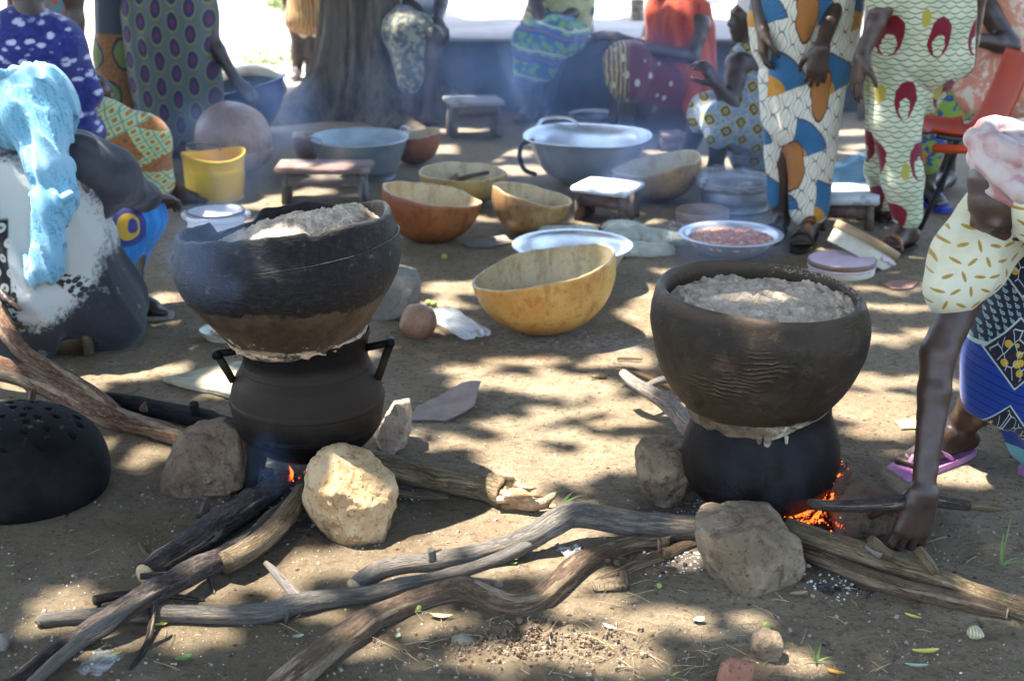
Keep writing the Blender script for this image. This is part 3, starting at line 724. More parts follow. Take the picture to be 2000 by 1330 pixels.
def right_pots():
    B = P(1479, 1005); B.z = 0
    r = root('iron_pot', (B.x, B.y, 0), 'soot black rounded pot under the right hand clay steamer', 'cooking pot', 'cooking pots on the fires')
    pr = spline([(0, .03), (.08, .034), (.14, .055), (.176, .10), (.189, .15), (.186, .20), (.174, .24), (.163, .272), (.161, .302), (.155, .302), (.15, .24), (.17, .17), (.12, .07), (0, .05)], 8)
    def fn(p, i, th):
        q = Vector((math.cos(th)*1.3, math.sin(th)*1.3, p.z*6)); f = 1+.012*mnoise.noise(q)
        if abs(p.z-.115) < .004 and p.xy.length > .15: f += .008
        p.x *= f; p.y *= f; return p
    V, F, U = lathe(pr, 96, Matrix.Translation((B.x, B.y, 0)), fn); mk('body', V, F, IRON, r, uv=U)
    s = root('clay_steamer', (B.x, B.y, 0), 'thick brown scratched clay steamer with smooth rim, half filled with flour over the right fire', 'clay steamer', 'clay steamers full of flour')
    pr = spline([(.150, .262), (.161, .263), (.176, .285), (.202, .322), (.224, .36), (.239, .40), (.251, .45), (.256, .50), (.253, .535), (.246, .565), (.241, .583), (.233, .590), (.226, .587), (.221, .575), (.222, .55), (.232, .50), (.222, .44), (.19, .36), (.15, .30), (0, .29)], 6)
    lean = Matrix.Translation((B.x-.012, B.y, .255)) @ Matrix.Rotation(math.radians(-1.8), 4, 'Y') @ Matrix.Rotation(math.radians(1.2), 4, 'X') @ Matrix.Translation((0, 0, -.255))
    def fs(p, i, th):
        rr = p.xy.length; q = Vector((math.cos(th)*rr*8, math.sin(th)*rr*8, p.z*8)); f = 1+.014*mnoise.noise(q)+.005*mnoise.noise(q*4)+.003*mnoise.noise(q*11)
        if p.z > .4: p.z -= (p.z-.4)/.18*.10*p.x
        if p.z > .5: p.z += .006*mnoise.noise(Vector((math.cos(th)*1.3, math.sin(th)*1.3, 8)))
        p.z = .282+(p.z-.262)*.902; p.x *= f; p.y *= f; return p
    V, F, U = lathe(pr, 160, lean, fs); mk('wall', V, F, clay_mat('scratched_clay', 'right'), s, uv=U)
    flour_mound('flour', .534, .226, lean, .022, 9, s, (-.03, -.05), shift=-.03)
    # flour crumbs stuck to the inner wall
    Vs = []; Fs = []; R_ = random.Random(5); t = 0
    for q in range(500):
        th = R_.gauss(.75, .45); z = .552+abs(R_.gauss(0, .010)); rr = .2245
        c = lean @ Vector((rr*math.cos(th), rr*math.sin(th), min(z, .570))); e = R_.uniform(.0012, .0042)
        vs = [c+Vector((R_.uniform(-e, e), R_.uniform(-e, e), R_.uniform(-e, e))) for _ in range(4)]
        Vs += vs; Fs += [(t, t+1, t+2), (t, t+2, t+3), (t, t+3, t+1), (t+1, t+3, t+2)]; t += 4
    tag(mk('flour_crumbs', Vs, Fs, FLOUR, s), kind='stuff')
    # dough seal with drips
    def wob(p, i, th):
        w = mnoise.noise(Vector((math.cos(th)*5, math.sin(th)*5, 3))); f = 1.0+.02*w+.012*mnoise.noise(Vector((math.cos(th)*14, math.sin(th)*14, i)))
        p.x *= f; p.y *= f; p.z += (.012*w + .02*max(0, math.cos(th+.3)) - .012*math.exp(-((th-4.75)/.25)**2))*(1 if i > 2 else .8); return p
    V, F, U = lathe(spline([(.158, .272), (.1635, .269), (.168, .281), (.1775, .303), (.177, .318)], 4), 140, lean, wob)
    mm = Mat('pale_dough_seal', .9); nz = mm.noise(scale=16, detail=5, rough=.7); X = mm.sep(mm.obj)[0]
    cc = mm.mix(mm.step(nz, .4, .55), (.07, .048, .03), (.15, .10, .06)); cc = mm.mix(mm.step(X+(nz-.5)*.25, .0, .06), cc, mm.mix(mm.step(mm.noise(scale=30, detail=5), .4, .6), (.46, .37, .24), (.60, .53, .40)))
    mm.col(cc); mm.bump(mm.noise(scale=50, detail=5), .9, .008)
    mk('dough_seal', V, F, mm.m, s, uv=U)
    m = MB()
    for a, L, rr in ((4.62, .055, .010), (4.86, .045, .0045), (4.52, .04, .007)):
        c = Vector((B.x+.182*math.cos(a), B.y+.176*math.sin(a), .276)); m.tube([c, c+Vector((.002, .012, -L*.5)), c+Vector((-.003, .010, -L))], [rr, rr*.8, rr*.4], 8, rn=.3, rnf=60)
    m.build('dough_drip', mm.m, s)
right_pots()
# ------------------------------------------------------------------ upturned black steamer with holes
def black_pot():
    c = P(42, 952); A = Vector((c.x, c.y, 0))
    pr = spline([(.192, -.015), (.217, .01), (.2225, .045), (.215, .09), (.192, .135), (.155, .165), (.11, .184), (.05, .195), (0, .197)], 10)
    M = Matrix.Translation((A.x, A.y, .01)) @ Matrix.Rotation(.10, 4, 'Y') @ Matrix.Rotation(.06, 4, 'X')
    R_ = random.Random(3); holes = [(a+R_.uniform(-.35, .35), r*R_.uniform(.88, 1.12)) for r, k in ((.01, 1), (.045, 5), (.088, 9), (.13, 12)) for a in [2*PI*i/k for i in range(k)]]
    H = [(r*math.cos(a), r*math.sin(a)) for a, r in holes]
    prf = []
    for a, b in zip(pr[:-1], pr[1:]):
        for t in (0, .5): prf.append((a[0]+(b[0]-a[0])*t, a[1]+(b[1]-a[1])*t))
    prf.append(pr[-1])
    def fn(p, i, th):
        q = Vector((p.x*7, p.y*7, p.z*7)); f = 1+.010*mnoise.noise(q)
        if p.z > .11:
            for hx, hy in H:
                d = math.hypot(p.x-hx, p.y-hy)
                if d < .011: p.z -= .014*(1-(d/.011)**2)
        p.x *= f; p.y *= f; return p
    V, F, U = lathe(prf, 220, M, fn)
    m = Mat('black_clay', .8, 0, .12); x, y, z = m.sep(m.obj)
    n = m.noise(scale=8, detail=6, rough=.65)
    cc = m.mix(m.step(n, .4, .7), (.0045, .0045, .005), (.014, .013, .012))
    cc = m.mix(m.step(z, .165, .195)*m.step(m.noise(scale=40, detail=5, rough=.7), .6, .66)*.7, cc, (.16, .12, .05))
    m.col(cc); m.bump(n*.5+m.noise(scale=70, detail=6, rough=.7)*.5, .5, .006)
    tag(mk('upturned_steamer', V, F, m.m, uv=U, origin=(A.x, A.y, 0)), 'black upturned clay steamer with small holes at the left edge of the picture', 'clay steamer')
black_pot()
# ------------------------------------------------------------------ firewood
def wood(name, base, alt, hi, kind='bark', ring=0, peel=0.0, cx=.8):
    m = Mat(name, .85, 0, .2); u, v, _ = m.sep(m.uv); q = m.vec(m.math('COSINE', u*2*PI)*.35, (u*2*PI).sin()*.35, v*3.0)
    a = m.noise(q, 3.2, 6, .7); b = m.noise(q, 14, 7, .75); f = m.noise(q, 48, 5, .8); L = m.noise(m.map(q, (3.2, 3.2, .7)), 7, 6, .75)
    c = m.mix(m.step(a, .38, .62), base, alt); c = m.mix(m.step(b, .52, .64)*.75, c, hi); c = m.mix(m.step(f, .54, .66)*.6, c, tuple(x*.35 for x in base))
    cr = m.step((L-.5).abs(), .03, .008); c = m.mix(cr*m.step(b, .6, .45)*cx, c, tuple(x*.25 for x in base))
    rg = m.noise(m.map(q, (.5, .5, 12)), 6, 4, .7); c = m.mix(m.step(rg, .56, .68)*(.6 if ring else .22), c, tuple(x*.5 for x in base))
    kn = m.vor(m.map(q, (1, 1, .8)), 3.0); c = m.mix(m.step(kn, .10, .05)*.85, c, tuple(x*.2 for x in base))
    if peel: pz = m.step(m.noise(m.map(q, (1, 1, .35)), 3.6, 4, .6), .60-peel*.1, .62-peel*.1); c = m.mix(pz, c, m.mix(m.step(b, .4, .6), (.50, .38, .25), (.36, .25, .15)))
    m.col(c); h = b*.9+f*.45+rg*(.7 if ring else .25)-cr*.5-m.step(kn, .12, .04)*.6
    if peel: h = h-pz*.6
    m.bump(h, 1.0, .010); return m.m
W_GREY = wood('grey_branch_bark', (.20, .172, .14), (.27, .235, .195), (.34, .30, .25), peel=-.3, cx=.3)
W_BRN = wood('brown_branch_bark', (.17, .105, .065), (.25, .165, .105), (.35, .25, .165), ring=1, peel=.45, cx=.3)
W_RED = wood('reddish_branch_bark', (.17, .075, .04), (.29, .17, .10), (.44, .34, .25), ring=1, peel=.6)
W_DRK = wood('dark_log_bark', (.065, .048, .04), (.125, .095, .08), (.22, .175, .15), ring=0, peel=-.2)
W_TAN = wood('tan_branch_bark', (.20, .135, .07), (.31, .225, .125), (.44, .345, .215), ring=0, peel=.2, cx=.5)
W_PAL = wood('peeled_branch_wood', (.42, .33, .26), (.52, .44, .37), (.60, .53, .47))
W_CHR = wood('charred_wood', (.018, .016, .017), (.032, .028, .026), (.06, .05, .05))
W_CUT = simple('cut_wood_end', (.36, .24, .13), (.50, .37, .22), 40, .9, bump=.6, bscale=120)
def branch(label, pts, mat, twigs=(), n=14, name='branch', cat='firewood', group='firewood branches', rn=.10, sub=7, cutends=(), seed=0, extra=None):
    """pts: (px, py, radius px, height of the axis above ground in metres or None)"""
    def conv(q):
        p = P(q[0], q[1]); 
        k = ppm(p); r = q[2]/k*.92
        h = q[3] if len(q) > 3 and q[3] is not None else r*.92
        p = P(q[0], q[1], h); return p, r
    C = [conv(q) for q in pts]
    r = root(name, (C[0][0].x, C[0][0].y, 0), label, cat, group)
    ml = 0
    knots = [(random.Random(seed+i).uniform(.05, 1.6), random.Random(seed+i+50).uniform(0, 2*PI)) for i in range(5)]
    def bump(L, th):
        f = 1.0
        for kl, ka in knots:
            d = ((L-kl)/.022)**2 + (((th-ka+PI) % (2*PI)-PI)/.5)**2
            if d < 6: f += .16*math.exp(-d)
        return f
    m = MB(); path = m.tube([c[0] for c in C], [c[1] for c in C], n+14, rn=rn, rnf=11, sub=sub*2, seed=seed, bump=bump)
    m.build('limb', mat, r)
    for e in cutends:
        c, rad = C[e]; o = C[1][0] if e == 0 else C[-2][0]; d = (c-o).normalized(); m = MB()
        m.tube([c-d*.004, c+d*.0035], [rad*.96, rad*.9], 16, rn=.12, sub=1); m.build('cut_end', W_CUT, r)
    for t in twigs:
        mt = t[1] if isinstance(t[-1], bpy.types.Material) or (len(t) == 2 and isinstance(t[1], bpy.types.Material)) else mat
        TT = [conv(q) for q in t[0]]; m = MB(); m.tube([c[0] for c in TT], [c[1] for c in TT], 10, rn=.15, rnf=20, sub=4, seed=seed+3); m.build('twig', t[1] if len(t) > 1 else mat, r)
    return r
branch('thick pale forked branch reaching in from the left edge to the brown hearth stone',
  [(-70,698,27,.10),(-5,718,25,.085),(60,738,24,.065),(130,772,23,.05),(205,808,24,.04),(300,838,22),(378,860,19)], W_RED,
  [([(-40,560,14,.22),(-4,622,16,.20),(28,668,17,.17),(70,705,16,.135),(130,738,15,.10),(190,775,16,.07),(232,812,17,.045)],), ([(225,812,12,.05),(232,838,8,.01)],),([(280,800,9,.06),(283,785,3,.085)],),([(60,790,10,.02),(62,765,9,.05)],)], seed=1)
branch('dark charred straight log lying behind the pale forked branch', [(190,779,15),(250,787,18),(310,800,20),(380,815,22),(450,833,20),(520,850,16)], W_CHR, [([(380,808,10,.05),(379,788,9,.085)],)], seed=2)
branch('fat dark bark covered log running into the left fire from the lower left', [(284,1122,28),(330,1092,30),(380,1058,31),(430,1022,31),(480,990,29),(520,962,25),(560,935,20)], W_DRK,
  [([(395,1010,14,.05),(402,985,9,.07)],)], rn=.16, cutends=(0,), seed=3)
branch('long dark bark branch with a peeled pale stripe crossing at lower left', [(20,1345,24),(90,1290,24),(150,1250,24),(205,1215,26,.05),(260,1180,26,.055),(320,1146,26,.055),(380,1115,27,.05),(450,1085,28,.04),(500,1055,27,.035),(550,1015,24,.03),(580,975,20,.03),(592,945,15,.03)], W_DRK,
  [([(300,1172,9,.05),(297,1215,7,.02),(285,1262,8,.01),(254,1310,5,.006)],), ([(380,1122,8,.05),(330,1122,8,.05),(274,1125,7,.05)],), ([(408,1120,8,.03),(414,1145,5,.012),(419,1160,2,.006)],)], rn=.12, seed=4)
branch('light grey weathered split stick lying along the dark branch at lower left', [(50,1345,12,.045),(110,1290,14,.055),(160,1250,15,.062),(205,1222,15,.082),(250,1190,8,.095),(300,1158,5,.095)], W_GREY, n=10, seed=5)
branch('pale round branch joining the dark log under the left pot', [(440,1098,24,.055),(490,1070,24,.05),(530,1038,23,.045),(560,1005,21,.045),(590,960,18,.045)], W_TAN, seed=6)
branch('thin dark twig sticking out left beneath the long dark branch', [(184,1172,11,.025),(230,1163,10,.02),(300,1160,9,.015),(400,1172,3,.006)], W_DRK, [([(196,1170,7,.02),(191,1188,3,.004)],)], n=8, seed=7, group='small twigs')
branch('long light grey branch with an upright fork lying across the foreground', [(74,1219,9),(90,1210,15),(160,1203,17),(250,1200,18),(340,1198,19),(430,1200,20),(520,1196,22),(575,1180,24),(640,1170,21),(720,1160,19),(800,1142,17),(870,1125,15),(950,1100,14),(1010,1075,14,.03),(1060,1050,13,.04)], W_GREY,
  [([(585,1172,13,.03),(560,1142,11,.05),(538,1118,9,.07),(518,1098,6,.085)], W_PAL), ([(560,1195,9,.02),(558,1218,3,.004)],)], seed=8, rn=.08)
branch('thick smooth grey branch with a bend running into the right fire', [(690,1144,17),(735,1116,21),(790,1103,21),(850,1096,22),(920,1084,21),(985,1066,22),(1040,1046,25,.05),(1085,1020,28,.07),(1120,1005,27,.075),(1180,1012,26,.06),(1250,1024,26,.05),(1320,1030,27,.045),(1390,1030,24,.04)], W_GREY,
  [([(845,1095,9,.04),(842,1072,8,.07)],), ([(1300,1048,11,.045),(1302,1062,8,.03)], W_TAN), ([(845,1078,4,.06),(862,1072,2,.06)], W_TAN)], cutends=(0,), seed=9, rn=.06)
branch('smooth brown knotted branch winding from the bottom edge to the right fire', [(520,1370,36),(590,1310,33),(650,1262,30),(705,1222,31),(740,1203,27),(800,1178,25),(860,1158,25),(910,1150,29),(960,1170,28),(1005,1186,30),(1050,1172,27),(1090,1138,25),(1130,1102,24),(1180,1078,22),(1240,1062,20),(1300,1055,18)], W_BRN,
  [([(905,1148,17,.03),(935,1142,15,.04),(968,1143,11,.045)],), ([(962,1143,10,.045),(982,1142,6,.045)], W_PAL), ([(1200,1095,8,.02),(1215,1108,5,.008)], W_TAN)], seed=10, rn=.10)
branch('short stubby brown stick with a cut side twig left of the pointed hearth stone', [(1162,1134,5),(1200,1122,9),(1240,1105,12),(1290,1086,14),(1340,1066,13),(1390,1055,10)], W_BRN,
  [([(1218,1118,9,.02),(1222,1135,8,.014),(1223,1148,8,.01)],), ([(1288,1078,4,.04),(1286,1055,3,.055)],), ([(1300,1090,8,.03),(1303,1078,9,.04)], W_TAN)], n=10, seed=11)
branch('big yellowish log with a torn splintered end right of the sunlit boulder', [(690,893,22),(740,905,25),(790,918,28),(850,932,29),(905,943,29),(955,953,31),(990,962,34)], W_TAN, seed=12, rn=.10)
branch('small half burnt stick under the splintered log', [(768,962,8),(810,968,8),(850,970,7),(876,971,4)], W_TAN, n=8, seed=13, group='small twigs')
branch('thin dark stick crossing behind the reaching hand', [(1580,985,11,.16),(1650,988,13,.15),(1720,984,14,.14),(1790,976,14,.12),(1850,982,12,.09),(1890,988,11,.07)], W_DRK, [([(1885,987,11,.07),(1925,990,10,.06),(1958,993,6,.05)], W_TAN)], seed=14)
branch('long pale straight stick from the right fire to the right edge', [(1535,1028,20,.07),(1600,1052,22,.06),(1680,1078,25,.05),(1740,1100,25,.04),(1810,1124,24,.035),(1900,1158,23),(1980,1185,23),(2060,1212,22)], W_TAN,
  [([(1735,1085,14,.07),(1712,1066,13,.10),(1700,1052,9,.12)],), ([(1690,1065,5,.10),(1720,1085,8,.08)], W_PAL)], seed=15, rn=.06)
branch('brown stick lying in front of the long pale stick at right', [(1560,1075,13),(1620,1098,18),(1690,1125,20),(1760,1147,21),(1830,1164,20),(1900,1180,19),(1966,1196,15)], W_BRN, [([(1787,1165,4,.01),(1787,1186,3,.004)],)], seed=16, cutends=(6,))
branch('short curved stick between the reaching hand and the pale stick', [(1795,1075,11,.09),(1812,1098,12,.08),(1826,1118,9,.05)], W_TAN, n=10, seed=17, group='small twigs')
branch('white weathered forked branch behind the right clay steamer', [(1216,728,8,.10),(1240,748,12,.09),(1275,770,15,.07),(1312,795,19,.05),(1340,825,20,.04),(1356,850,18)], W_PAL,
  [([(1260,756,7,.08),(1288,744,8,.09),(1320,738,6,.09)],), ([(1315,790,9,.06),(1306,765,8,.09)],)], seed=18)
branch('thin brown branch arching behind the white forked branch', [(1205,720,5,.05),(1245,727,8,.06),(1290,744,11,.05),(1340,770,12)], W_BRN, n=10, seed=19)
branch('short grey billet lying between the dark log and the pale round branch', [(504,1033,14),(528,1010,15),(560,985,12),(585,962,10)], W_TAN, n=12, cutends=(0,), seed=20, group='small twigs')
for lab, pts in (('thin tan stick beside the dark log at left', [(400,1103,5),(440,1068,5),(478,1040,4)]), ('thin short twig beside the grey billet', [(472,1072,5),(480,1055,4),(488,1038,4)]),
                 ('thin dark twig poking from under the dark log', [(272,1062,4),(285,1080,4),(296,1096,3)]), ('thin black stick on the ground right of the large golden calabash', [(1205,700,3),(1230,700,3),(1255,702,2)])):
    branch(lab, pts, W_BRN, n=6, name='twig', group='small twigs', sub=3)
def splinters():
    c, r0 = P(1008, 962, .04), .05
    R_ = random.Random(9); m = MB()
    base = P(985, 958, .042)
    for i in range(46):
        a = R_.uniform(0, 2*PI); rr = R_.uniform(.2, 1)*.040; s = base + Vector((R_.uniform(-.02, .02), math.cos(a)*rr, math.sin(a)*rr*.95))
        L = R_.uniform(.02, .075)*(1.25 if (math.sin(a) < .2) else .7)
        e = s + Vector((L, R_.uniform(-.012, .012)-.012, R_.uniform(-.012, .008)))
        m.tube([s, (s+e)/2+Vector((0, 0, R_.uniform(-.004, .004))), e], [R_.uniform(.008, .014), R_.uniform(.006, .011), .0015], 6, sub=2, rn=.4, rnf=50)
    e = P(1085, 962, .03); m.tube([base+Vector((.02, -.02, -.015)), P(1050, 985, .022), P(1075, 972, .028), e], [.024, .016, .010, .003], 8, rn=.35, rnf=40)
    mt = simple('torn_wood', (.30, .18, .085), (.55, .42, .27), 24, .9, bump=.9, bscale=90, dist=.01)
    log = [o for o in COL.objects if o.get('label', '').startswith('big yellowish log')][0]
    m.build('splintered_end', mt, log)
splinters()
# wood chips
for (px, py, w, h, rz, lab) in ((1192,1160,.075,.022,.1,'flat yellowish bark chip below the stubby brown stick'), (1182,1106,.028,.012,-.6,'tiny pale wood chip on the brown branch'), (1170,739,.05,.010,-.1,'thin bleached wood splinter in the sun patch')):
    p = onG(px, py, .008); m = MB(); m.box(p, (w, h, .009), rz, .003, .002); tag(m.build('wood_chip', W_TAN), lab, 'wood chip', 'wood chips')
# ------------------------------------------------------------------ ash, embers, pebbles, litter (stuff)
def chips(name, pts, smin, smax, mat, flat=.5, seed=0, **kw):
    R_ = random.Random(seed); V = []; F = []
    for (x, y, z) in pts:
        e = R_.uniform(smin, smax)*(1 if R_.random() < .85 else 1.6); n = len(V); a = R_.uniform(0, 6)
        for i in range(5):
            th = a+i*2*PI/5; rr = e*R_.uniform(.6, 1.1); V.append((x+rr*math.cos(th), y+rr*math.sin(th), z-.3*e*flat))
        for i in range(5):
            th = a+.3+i*2*PI/5; rr = e*R_.uniform(.4, .8); V.append((x+rr*math.cos(th), y+rr*math.sin(th), z+e*flat*R_.uniform(.5, 1)))
        for i in range(5):
            j = (i+1) % 5; F.append((n+i, n+j, n+5+j, n+5+i))
        F.append(tuple(n+5+i for i in range(5)))
    return tag(mk(name, V, F, mat, smooth=False), **kw)
def scatter_ground(n, seed, yr=(2.5, 6.5), xr=(-1.8, 1.8), power=1.6):
    R_ = random.Random(seed); out = []
    while len(out) < n:
        y = yr[0]+(yr[1]-yr[0])*R_.random()**power; x = R_.uniform(*xr)*y/3.2
        if vnoise(np.array([[x*3, y*3, seed]]))[0] > R_.uniform(-.9, .5): out.append((x, y, float(gh(x, y))))
    return out
PEB = simple('pebbles', (.20, .155, .11), (.38, .32, .25), 60, .9)
chips('pebbles', scatter_ground(3000, 1), .0015, .005, PEB, .8, 1, kind='stuff', label='scattered pebbles and dirt crumbs on the earth', cat='pebbles')
chips('flour_specks', scatter_ground(900, 2, (2.7, 6.5)), .0008, .0024, simple('white_specks', (.6, .58, .54), (.75, .73, .7), 60), .5, 2, kind='stuff', label='white flour and ash specks strewn over the earth', cat='specks')
chips('bark_litter', scatter_ground(2600, 3, (2.45, 4.4)), .0015, .0065, simple('bark_litter_mat', (.06, .04, .025), (.22, .15, .09), 40), .25, 3, kind='stuff', label='dark bark crumbs and leaf litter in the foreground', cat='litter')
def around(px, py, sx, sy, n, seed, lift=.002):
    c = P(px, py); R_ = random.Random(seed); o = []
    for i in range(n):
        x = R_.gauss(c.x, sx); y = R_.gauss(c.y, sy); o.append((x, y, float(gh(x, y))+lift))
    return o
ASHM = simple('white_ash', (.45, .45, .46), (.70, .70, .70), 40, 1.0)
CHARM = simple('charcoal', (.012, .012, .013), (.05, .05, .055), 40, .7)
chips('ash', around(1640,1140,.07,.03,90,4)+around(1335,1090,.05,.03,130,5)+around(600,960,.12,.06,200,6)+around(780,965,.04,.02,60,7)+around(1620,1085,.07,.018,130,8)+around(1500,1010,.14,.06,200,9), .001, .0042, ASHM, .5, 4, kind='stuff', label='pale ash flakes lying around the two fires', cat='ash')
chips('charcoal', around(1650,1150,.06,.02,30,10)+around(560,950,.08,.05,160,11)+around(1560,1040,.08,.04,160,12)+around(1350,1080,.05,.03,40,13), .003, .008, CHARM, .7, 5, kind='stuff', label='broken black charcoal pieces among the ash', cat='charcoal')
chips('dirt_clods', around(1050,1275,.10,.04,420,14,.003), .002, .006, simple('damp_clods', (.10, .065, .04), (.19, .13, .085), 30, .95, bump=.8), .9, 6, kind='stuff', label='loose freshly dug dark clods at the bottom of the picture', cat='dirt')
def ember_mat():
    m = Mat('glowing_ember', .8); n = m.noise(scale=60, detail=4)
    m.col((.03, .02, .02)); m.put(m.b.inputs['Emission Color'], m.mix(m.step(n, .4, .6), (1.0, .07, .008), (1.0, .16, .02)))
    m.put(m.b.inputs['Emission Strength'], m.step(n, .42, .62)*.6); return m.m
EMB = ember_mat()
_q = []
R_ = random.Random(31)
B_ = P(1479, 1005)
for i in range(120):
    t = R_.random(); th = -1.15+.95*t+R_.gauss(0, .04); rad = .13+.045*t; z = .045+.09*t*t+R_.gauss(0, .006)
    _q.append((B_.x+rad*math.cos(th)*1.02, B_.y+rad*math.sin(th), z))
for i in range(26): _q.append((B_.x+.175+R_.gauss(0, .02), B_.y-.07+R_.gauss(0, .02), .12+R_.gauss(0, .03)))
for i in range(50): _q.append((B_.x+.10+R_.gauss(0, .03), B_.y-.15+R_.gauss(0, .015), .035+abs(R_.gauss(0, .022))))
_q += [(FIRE_L.x-.03+R_.gauss(0, .022), FIRE_L.y-.06+R_.gauss(0, .02), .03+abs(R_.gauss(0, .02))) for i in range(10)]
chips('embers', _q, .0015, .0045, EMB, 1.2, 7, kind='stuff', label='glowing orange embers and sparks at the fires', cat='embers')
def flames():
    m = MB(); R2 = random.Random(12)
    for i in range(11):
        t = i/10; th = -1.1+.85*t; rad = .150+.03*t; b = Vector((B_.x+rad*math.cos(th), B_.y+rad*math.sin(th)-.012, .035+.085*t*t)); L = R2.uniform(.012, .04)
        m.tube([b, b+Vector((R2.uniform(0, .012), 0, L*.5)), b+Vector((R2.uniform(.006, .022), 0, L))], [.004, .003, .0006], 6, sub=3)
    f = Mat('flame', 1); f.col((0, 0, 0)); f.put(f.b.inputs['Emission Color'], (1, .10, .01)); f.put(f.b.inputs['Emission Strength'], .8)
    tag(m.build('flame', f.m), 'thin orange flames licking up the side of the right pot', 'flame', kind='stuff')
    m = MB(); b = P(575, 925, .05)
    for i in range(1):
        c = b+Vector((R2.uniform(-.02, .012), R2.uniform(-.02, .02), R2.uniform(-.02, .01))); L = R2.uniform(.02, .04)
        m.tube([c, c+Vector((.003, 0, L*.5)), c+Vector((-.003, 0, L))], [.0045, .004, .0006], 6, sub=3)
    tag(m.build('flame', f.m), 'small orange flame beneath the three legged iron pot', 'flame', kind='stuff')
flames()
# fallen leaves and grass
def leaf(px, py, L, w, rz, mat, label, group='fallen leaves', curl=.25, lift=.004):
    p = onG(px, py, lift); V = []; F = []; n = 8
    for i in range(n+1):
        t = i/n; ww = w*math.sin(PI*min(.98, t*.92+.04))**.8; x = (t-.5)*L; zc = curl*L*(t-.5)**2*1.3
        for s in (-1, -.5, 0, .5, 1):
            V.append((x, s*ww*.5, zc + abs(s)*w*.22 + .0015*mnoise.noise(Vector((t*5, s*3, px)))))
    for i in range(n):
        for j in range(4): F.append((i*5+j, (i+1)*5+j, (i+1)*5+j+1, i*5+j+1))
    M = Matrix.Translation(p) @ Matrix.Rotation(rz, 4, 'Z'); tag(mk('fallen_leaf', [M@Vector(v) for v in V], F, mat), label, 'leaf', group)
L_Y = simple('yellow_leaf', (.62, .50, .08), (.50, .46, .10), 30, .6); L_G = simple('green_leaf', (.13, .24, .05), (.22, .32, .10), 30, .6)
L_B = simple('dry_brown_leaf', (.34, .23, .14), (.24, .15, .09), 30, .8); L_P = simple('pale_green_leaf', (.34, .42, .28), (.25, .34, .20), 30, .7); L_O = simple('orange_leaf', (.55, .28, .04), (.45, .2, .03), 30, .7)
for a in ((1783,1206,.038,.012,-.6,L_Y,'yellow leaf lying in front of the brown stick'), (1808,1273,.055,.018,.05,L_Y,'crinkled yellow leaf under the snail shell'), (1632,1310,.040,.014,-.5,L_O,'orange dry leaf near the bottom right grass blades'),
          (1790,1300,.045,.014,-.1,L_P,'grey green leaf below the crinkled yellow leaf'), (862,1220,.050,.018,-.15,L_B,'brown curled leaf between the green fruit and the grey flat stone'), (583,1250,.024,.014,.3,L_P,'round pale green leaf left of the smooth brown branch'),
          (778,1256,.022,.010,1.4,L_P,'small upright looking pale green leaf beside the smooth brown branch'), (318,1222,.034,.013,.6,L_Y,'yellow green leaf under the long dark branch'), (360,1295,.036,.022,.5,L_G,'broad green leaf at lower left'),
          (215,1293,.05,.012,.4,L_Y,'yellow leaf on the clear plastic scrap'), (1190,1240,.036,.013,-.7,L_P,'light green leaf near the clods'), (1002,1108,.02,.006,0,L_G,'thin green leaf near the brown cut stub'),
          (465,1117,.035,.010,-.1,L_G,'green leaf beside the long dark branch'), (1180,1075,.03,.014,.2,L_P,'clear pale leaf left of the winding brown branch'), (1075,988,.036,.012,.1,L_Y,'yellow green leaf beyond the splintered log end'),
          (1365,1222,.028,.020,.5,L_P,'square pale leaf before the pointed hearth stone'), (20,1104,.02,.010,.3,L_G,'small green leaf by the black upturned steamer'), (1065,1172,.04,.016,.5,L_B,'brown leaf right of the winding branch'),
          (1560,1165,.04,.018,.2,L_B,'brown leaf beside the ash')):
    leaf(*a)
def fruit(px, py, r, label, c):
    p = onG(px, py, r*.8); V, F, U = lathe(spline([(0, -r), (r*.8, -r*.6), (r, 0), (r*.75, r*.7), (0, r*1.1)], 4), 16, Matrix.Translation(p) @ Matrix.Rotation(1.2, 4, 'Y'))
    tag(mk('green_fruit', V, F, c), label, 'fruit', 'fallen green fruits')
_fg = simple('green_fruit_skin', (.22, .28, .05), (.30, .33, .08), 30, .4)
fruit(815, 1203, .0095, 'larger yellow green fruit in front of the smooth brown branch', _fg); fruit(1287, 1154, .007, 'small green fruit beside the stubby brown stick', _fg)
fruit(1497, 1228, .009, 'green fruit behind the small brown stone', _fg)
fruit(837, 598, .012, 'bright green fruit on the left of the pair beside the small calabash', _fg); fruit(847, 601, .012, 'bright green fruit on the right of the pair beside the small calabash', _fg)
fruit(868, 508, .012, 'green fruit on the open ground beside the wide aluminium bowl', _fg)
def tuft(px, py, blades, label):
    g = onG(px, py); r = root('grass_tuft', (g.x, g.y, g.z), label, 'grass', 'small grass tufts')
    mt = bpy.data.materials.get('green_grass')
    for (dx, dz, L, w) in blades:
        V = []; F = []; n = 6
        for i in range(n+1):
            t = i/n; c = g + Vector((dx*L*t, -.2*L*t*t, L*dz*t - .55*L*t*t*abs(dx))); c.z = max(c.z, g.z+.003)
            ww = w*(1-t**1.6)*.5+.0003; V += [c+Vector((-ww*.7, ww*.4, 0)), c+Vector((ww*.7, -ww*.4, 0))]
        for i in range(n): F.append((2*i, 2*i+1, 2*i+3, 2*i+2))
        mk('blade', V, F, mt, r)
tuft(1095, 985, [(.75, .8, .10, .010), (.45, .9, .08, .012), (.9, .5, .06, .008)], 'green grass blades beyond the splintered log end')
tuft(1955, 1110, [(-.1, 1.1, .09, .010), (-.7, .9, .09, .006), (-.9, .5, .06, .010), (.05, 1.4, .11, .004), (.9, .6, .10, .007), (.6, .8, .06, .008)], 'spindly grass tuft at the right edge beyond the pale stick')
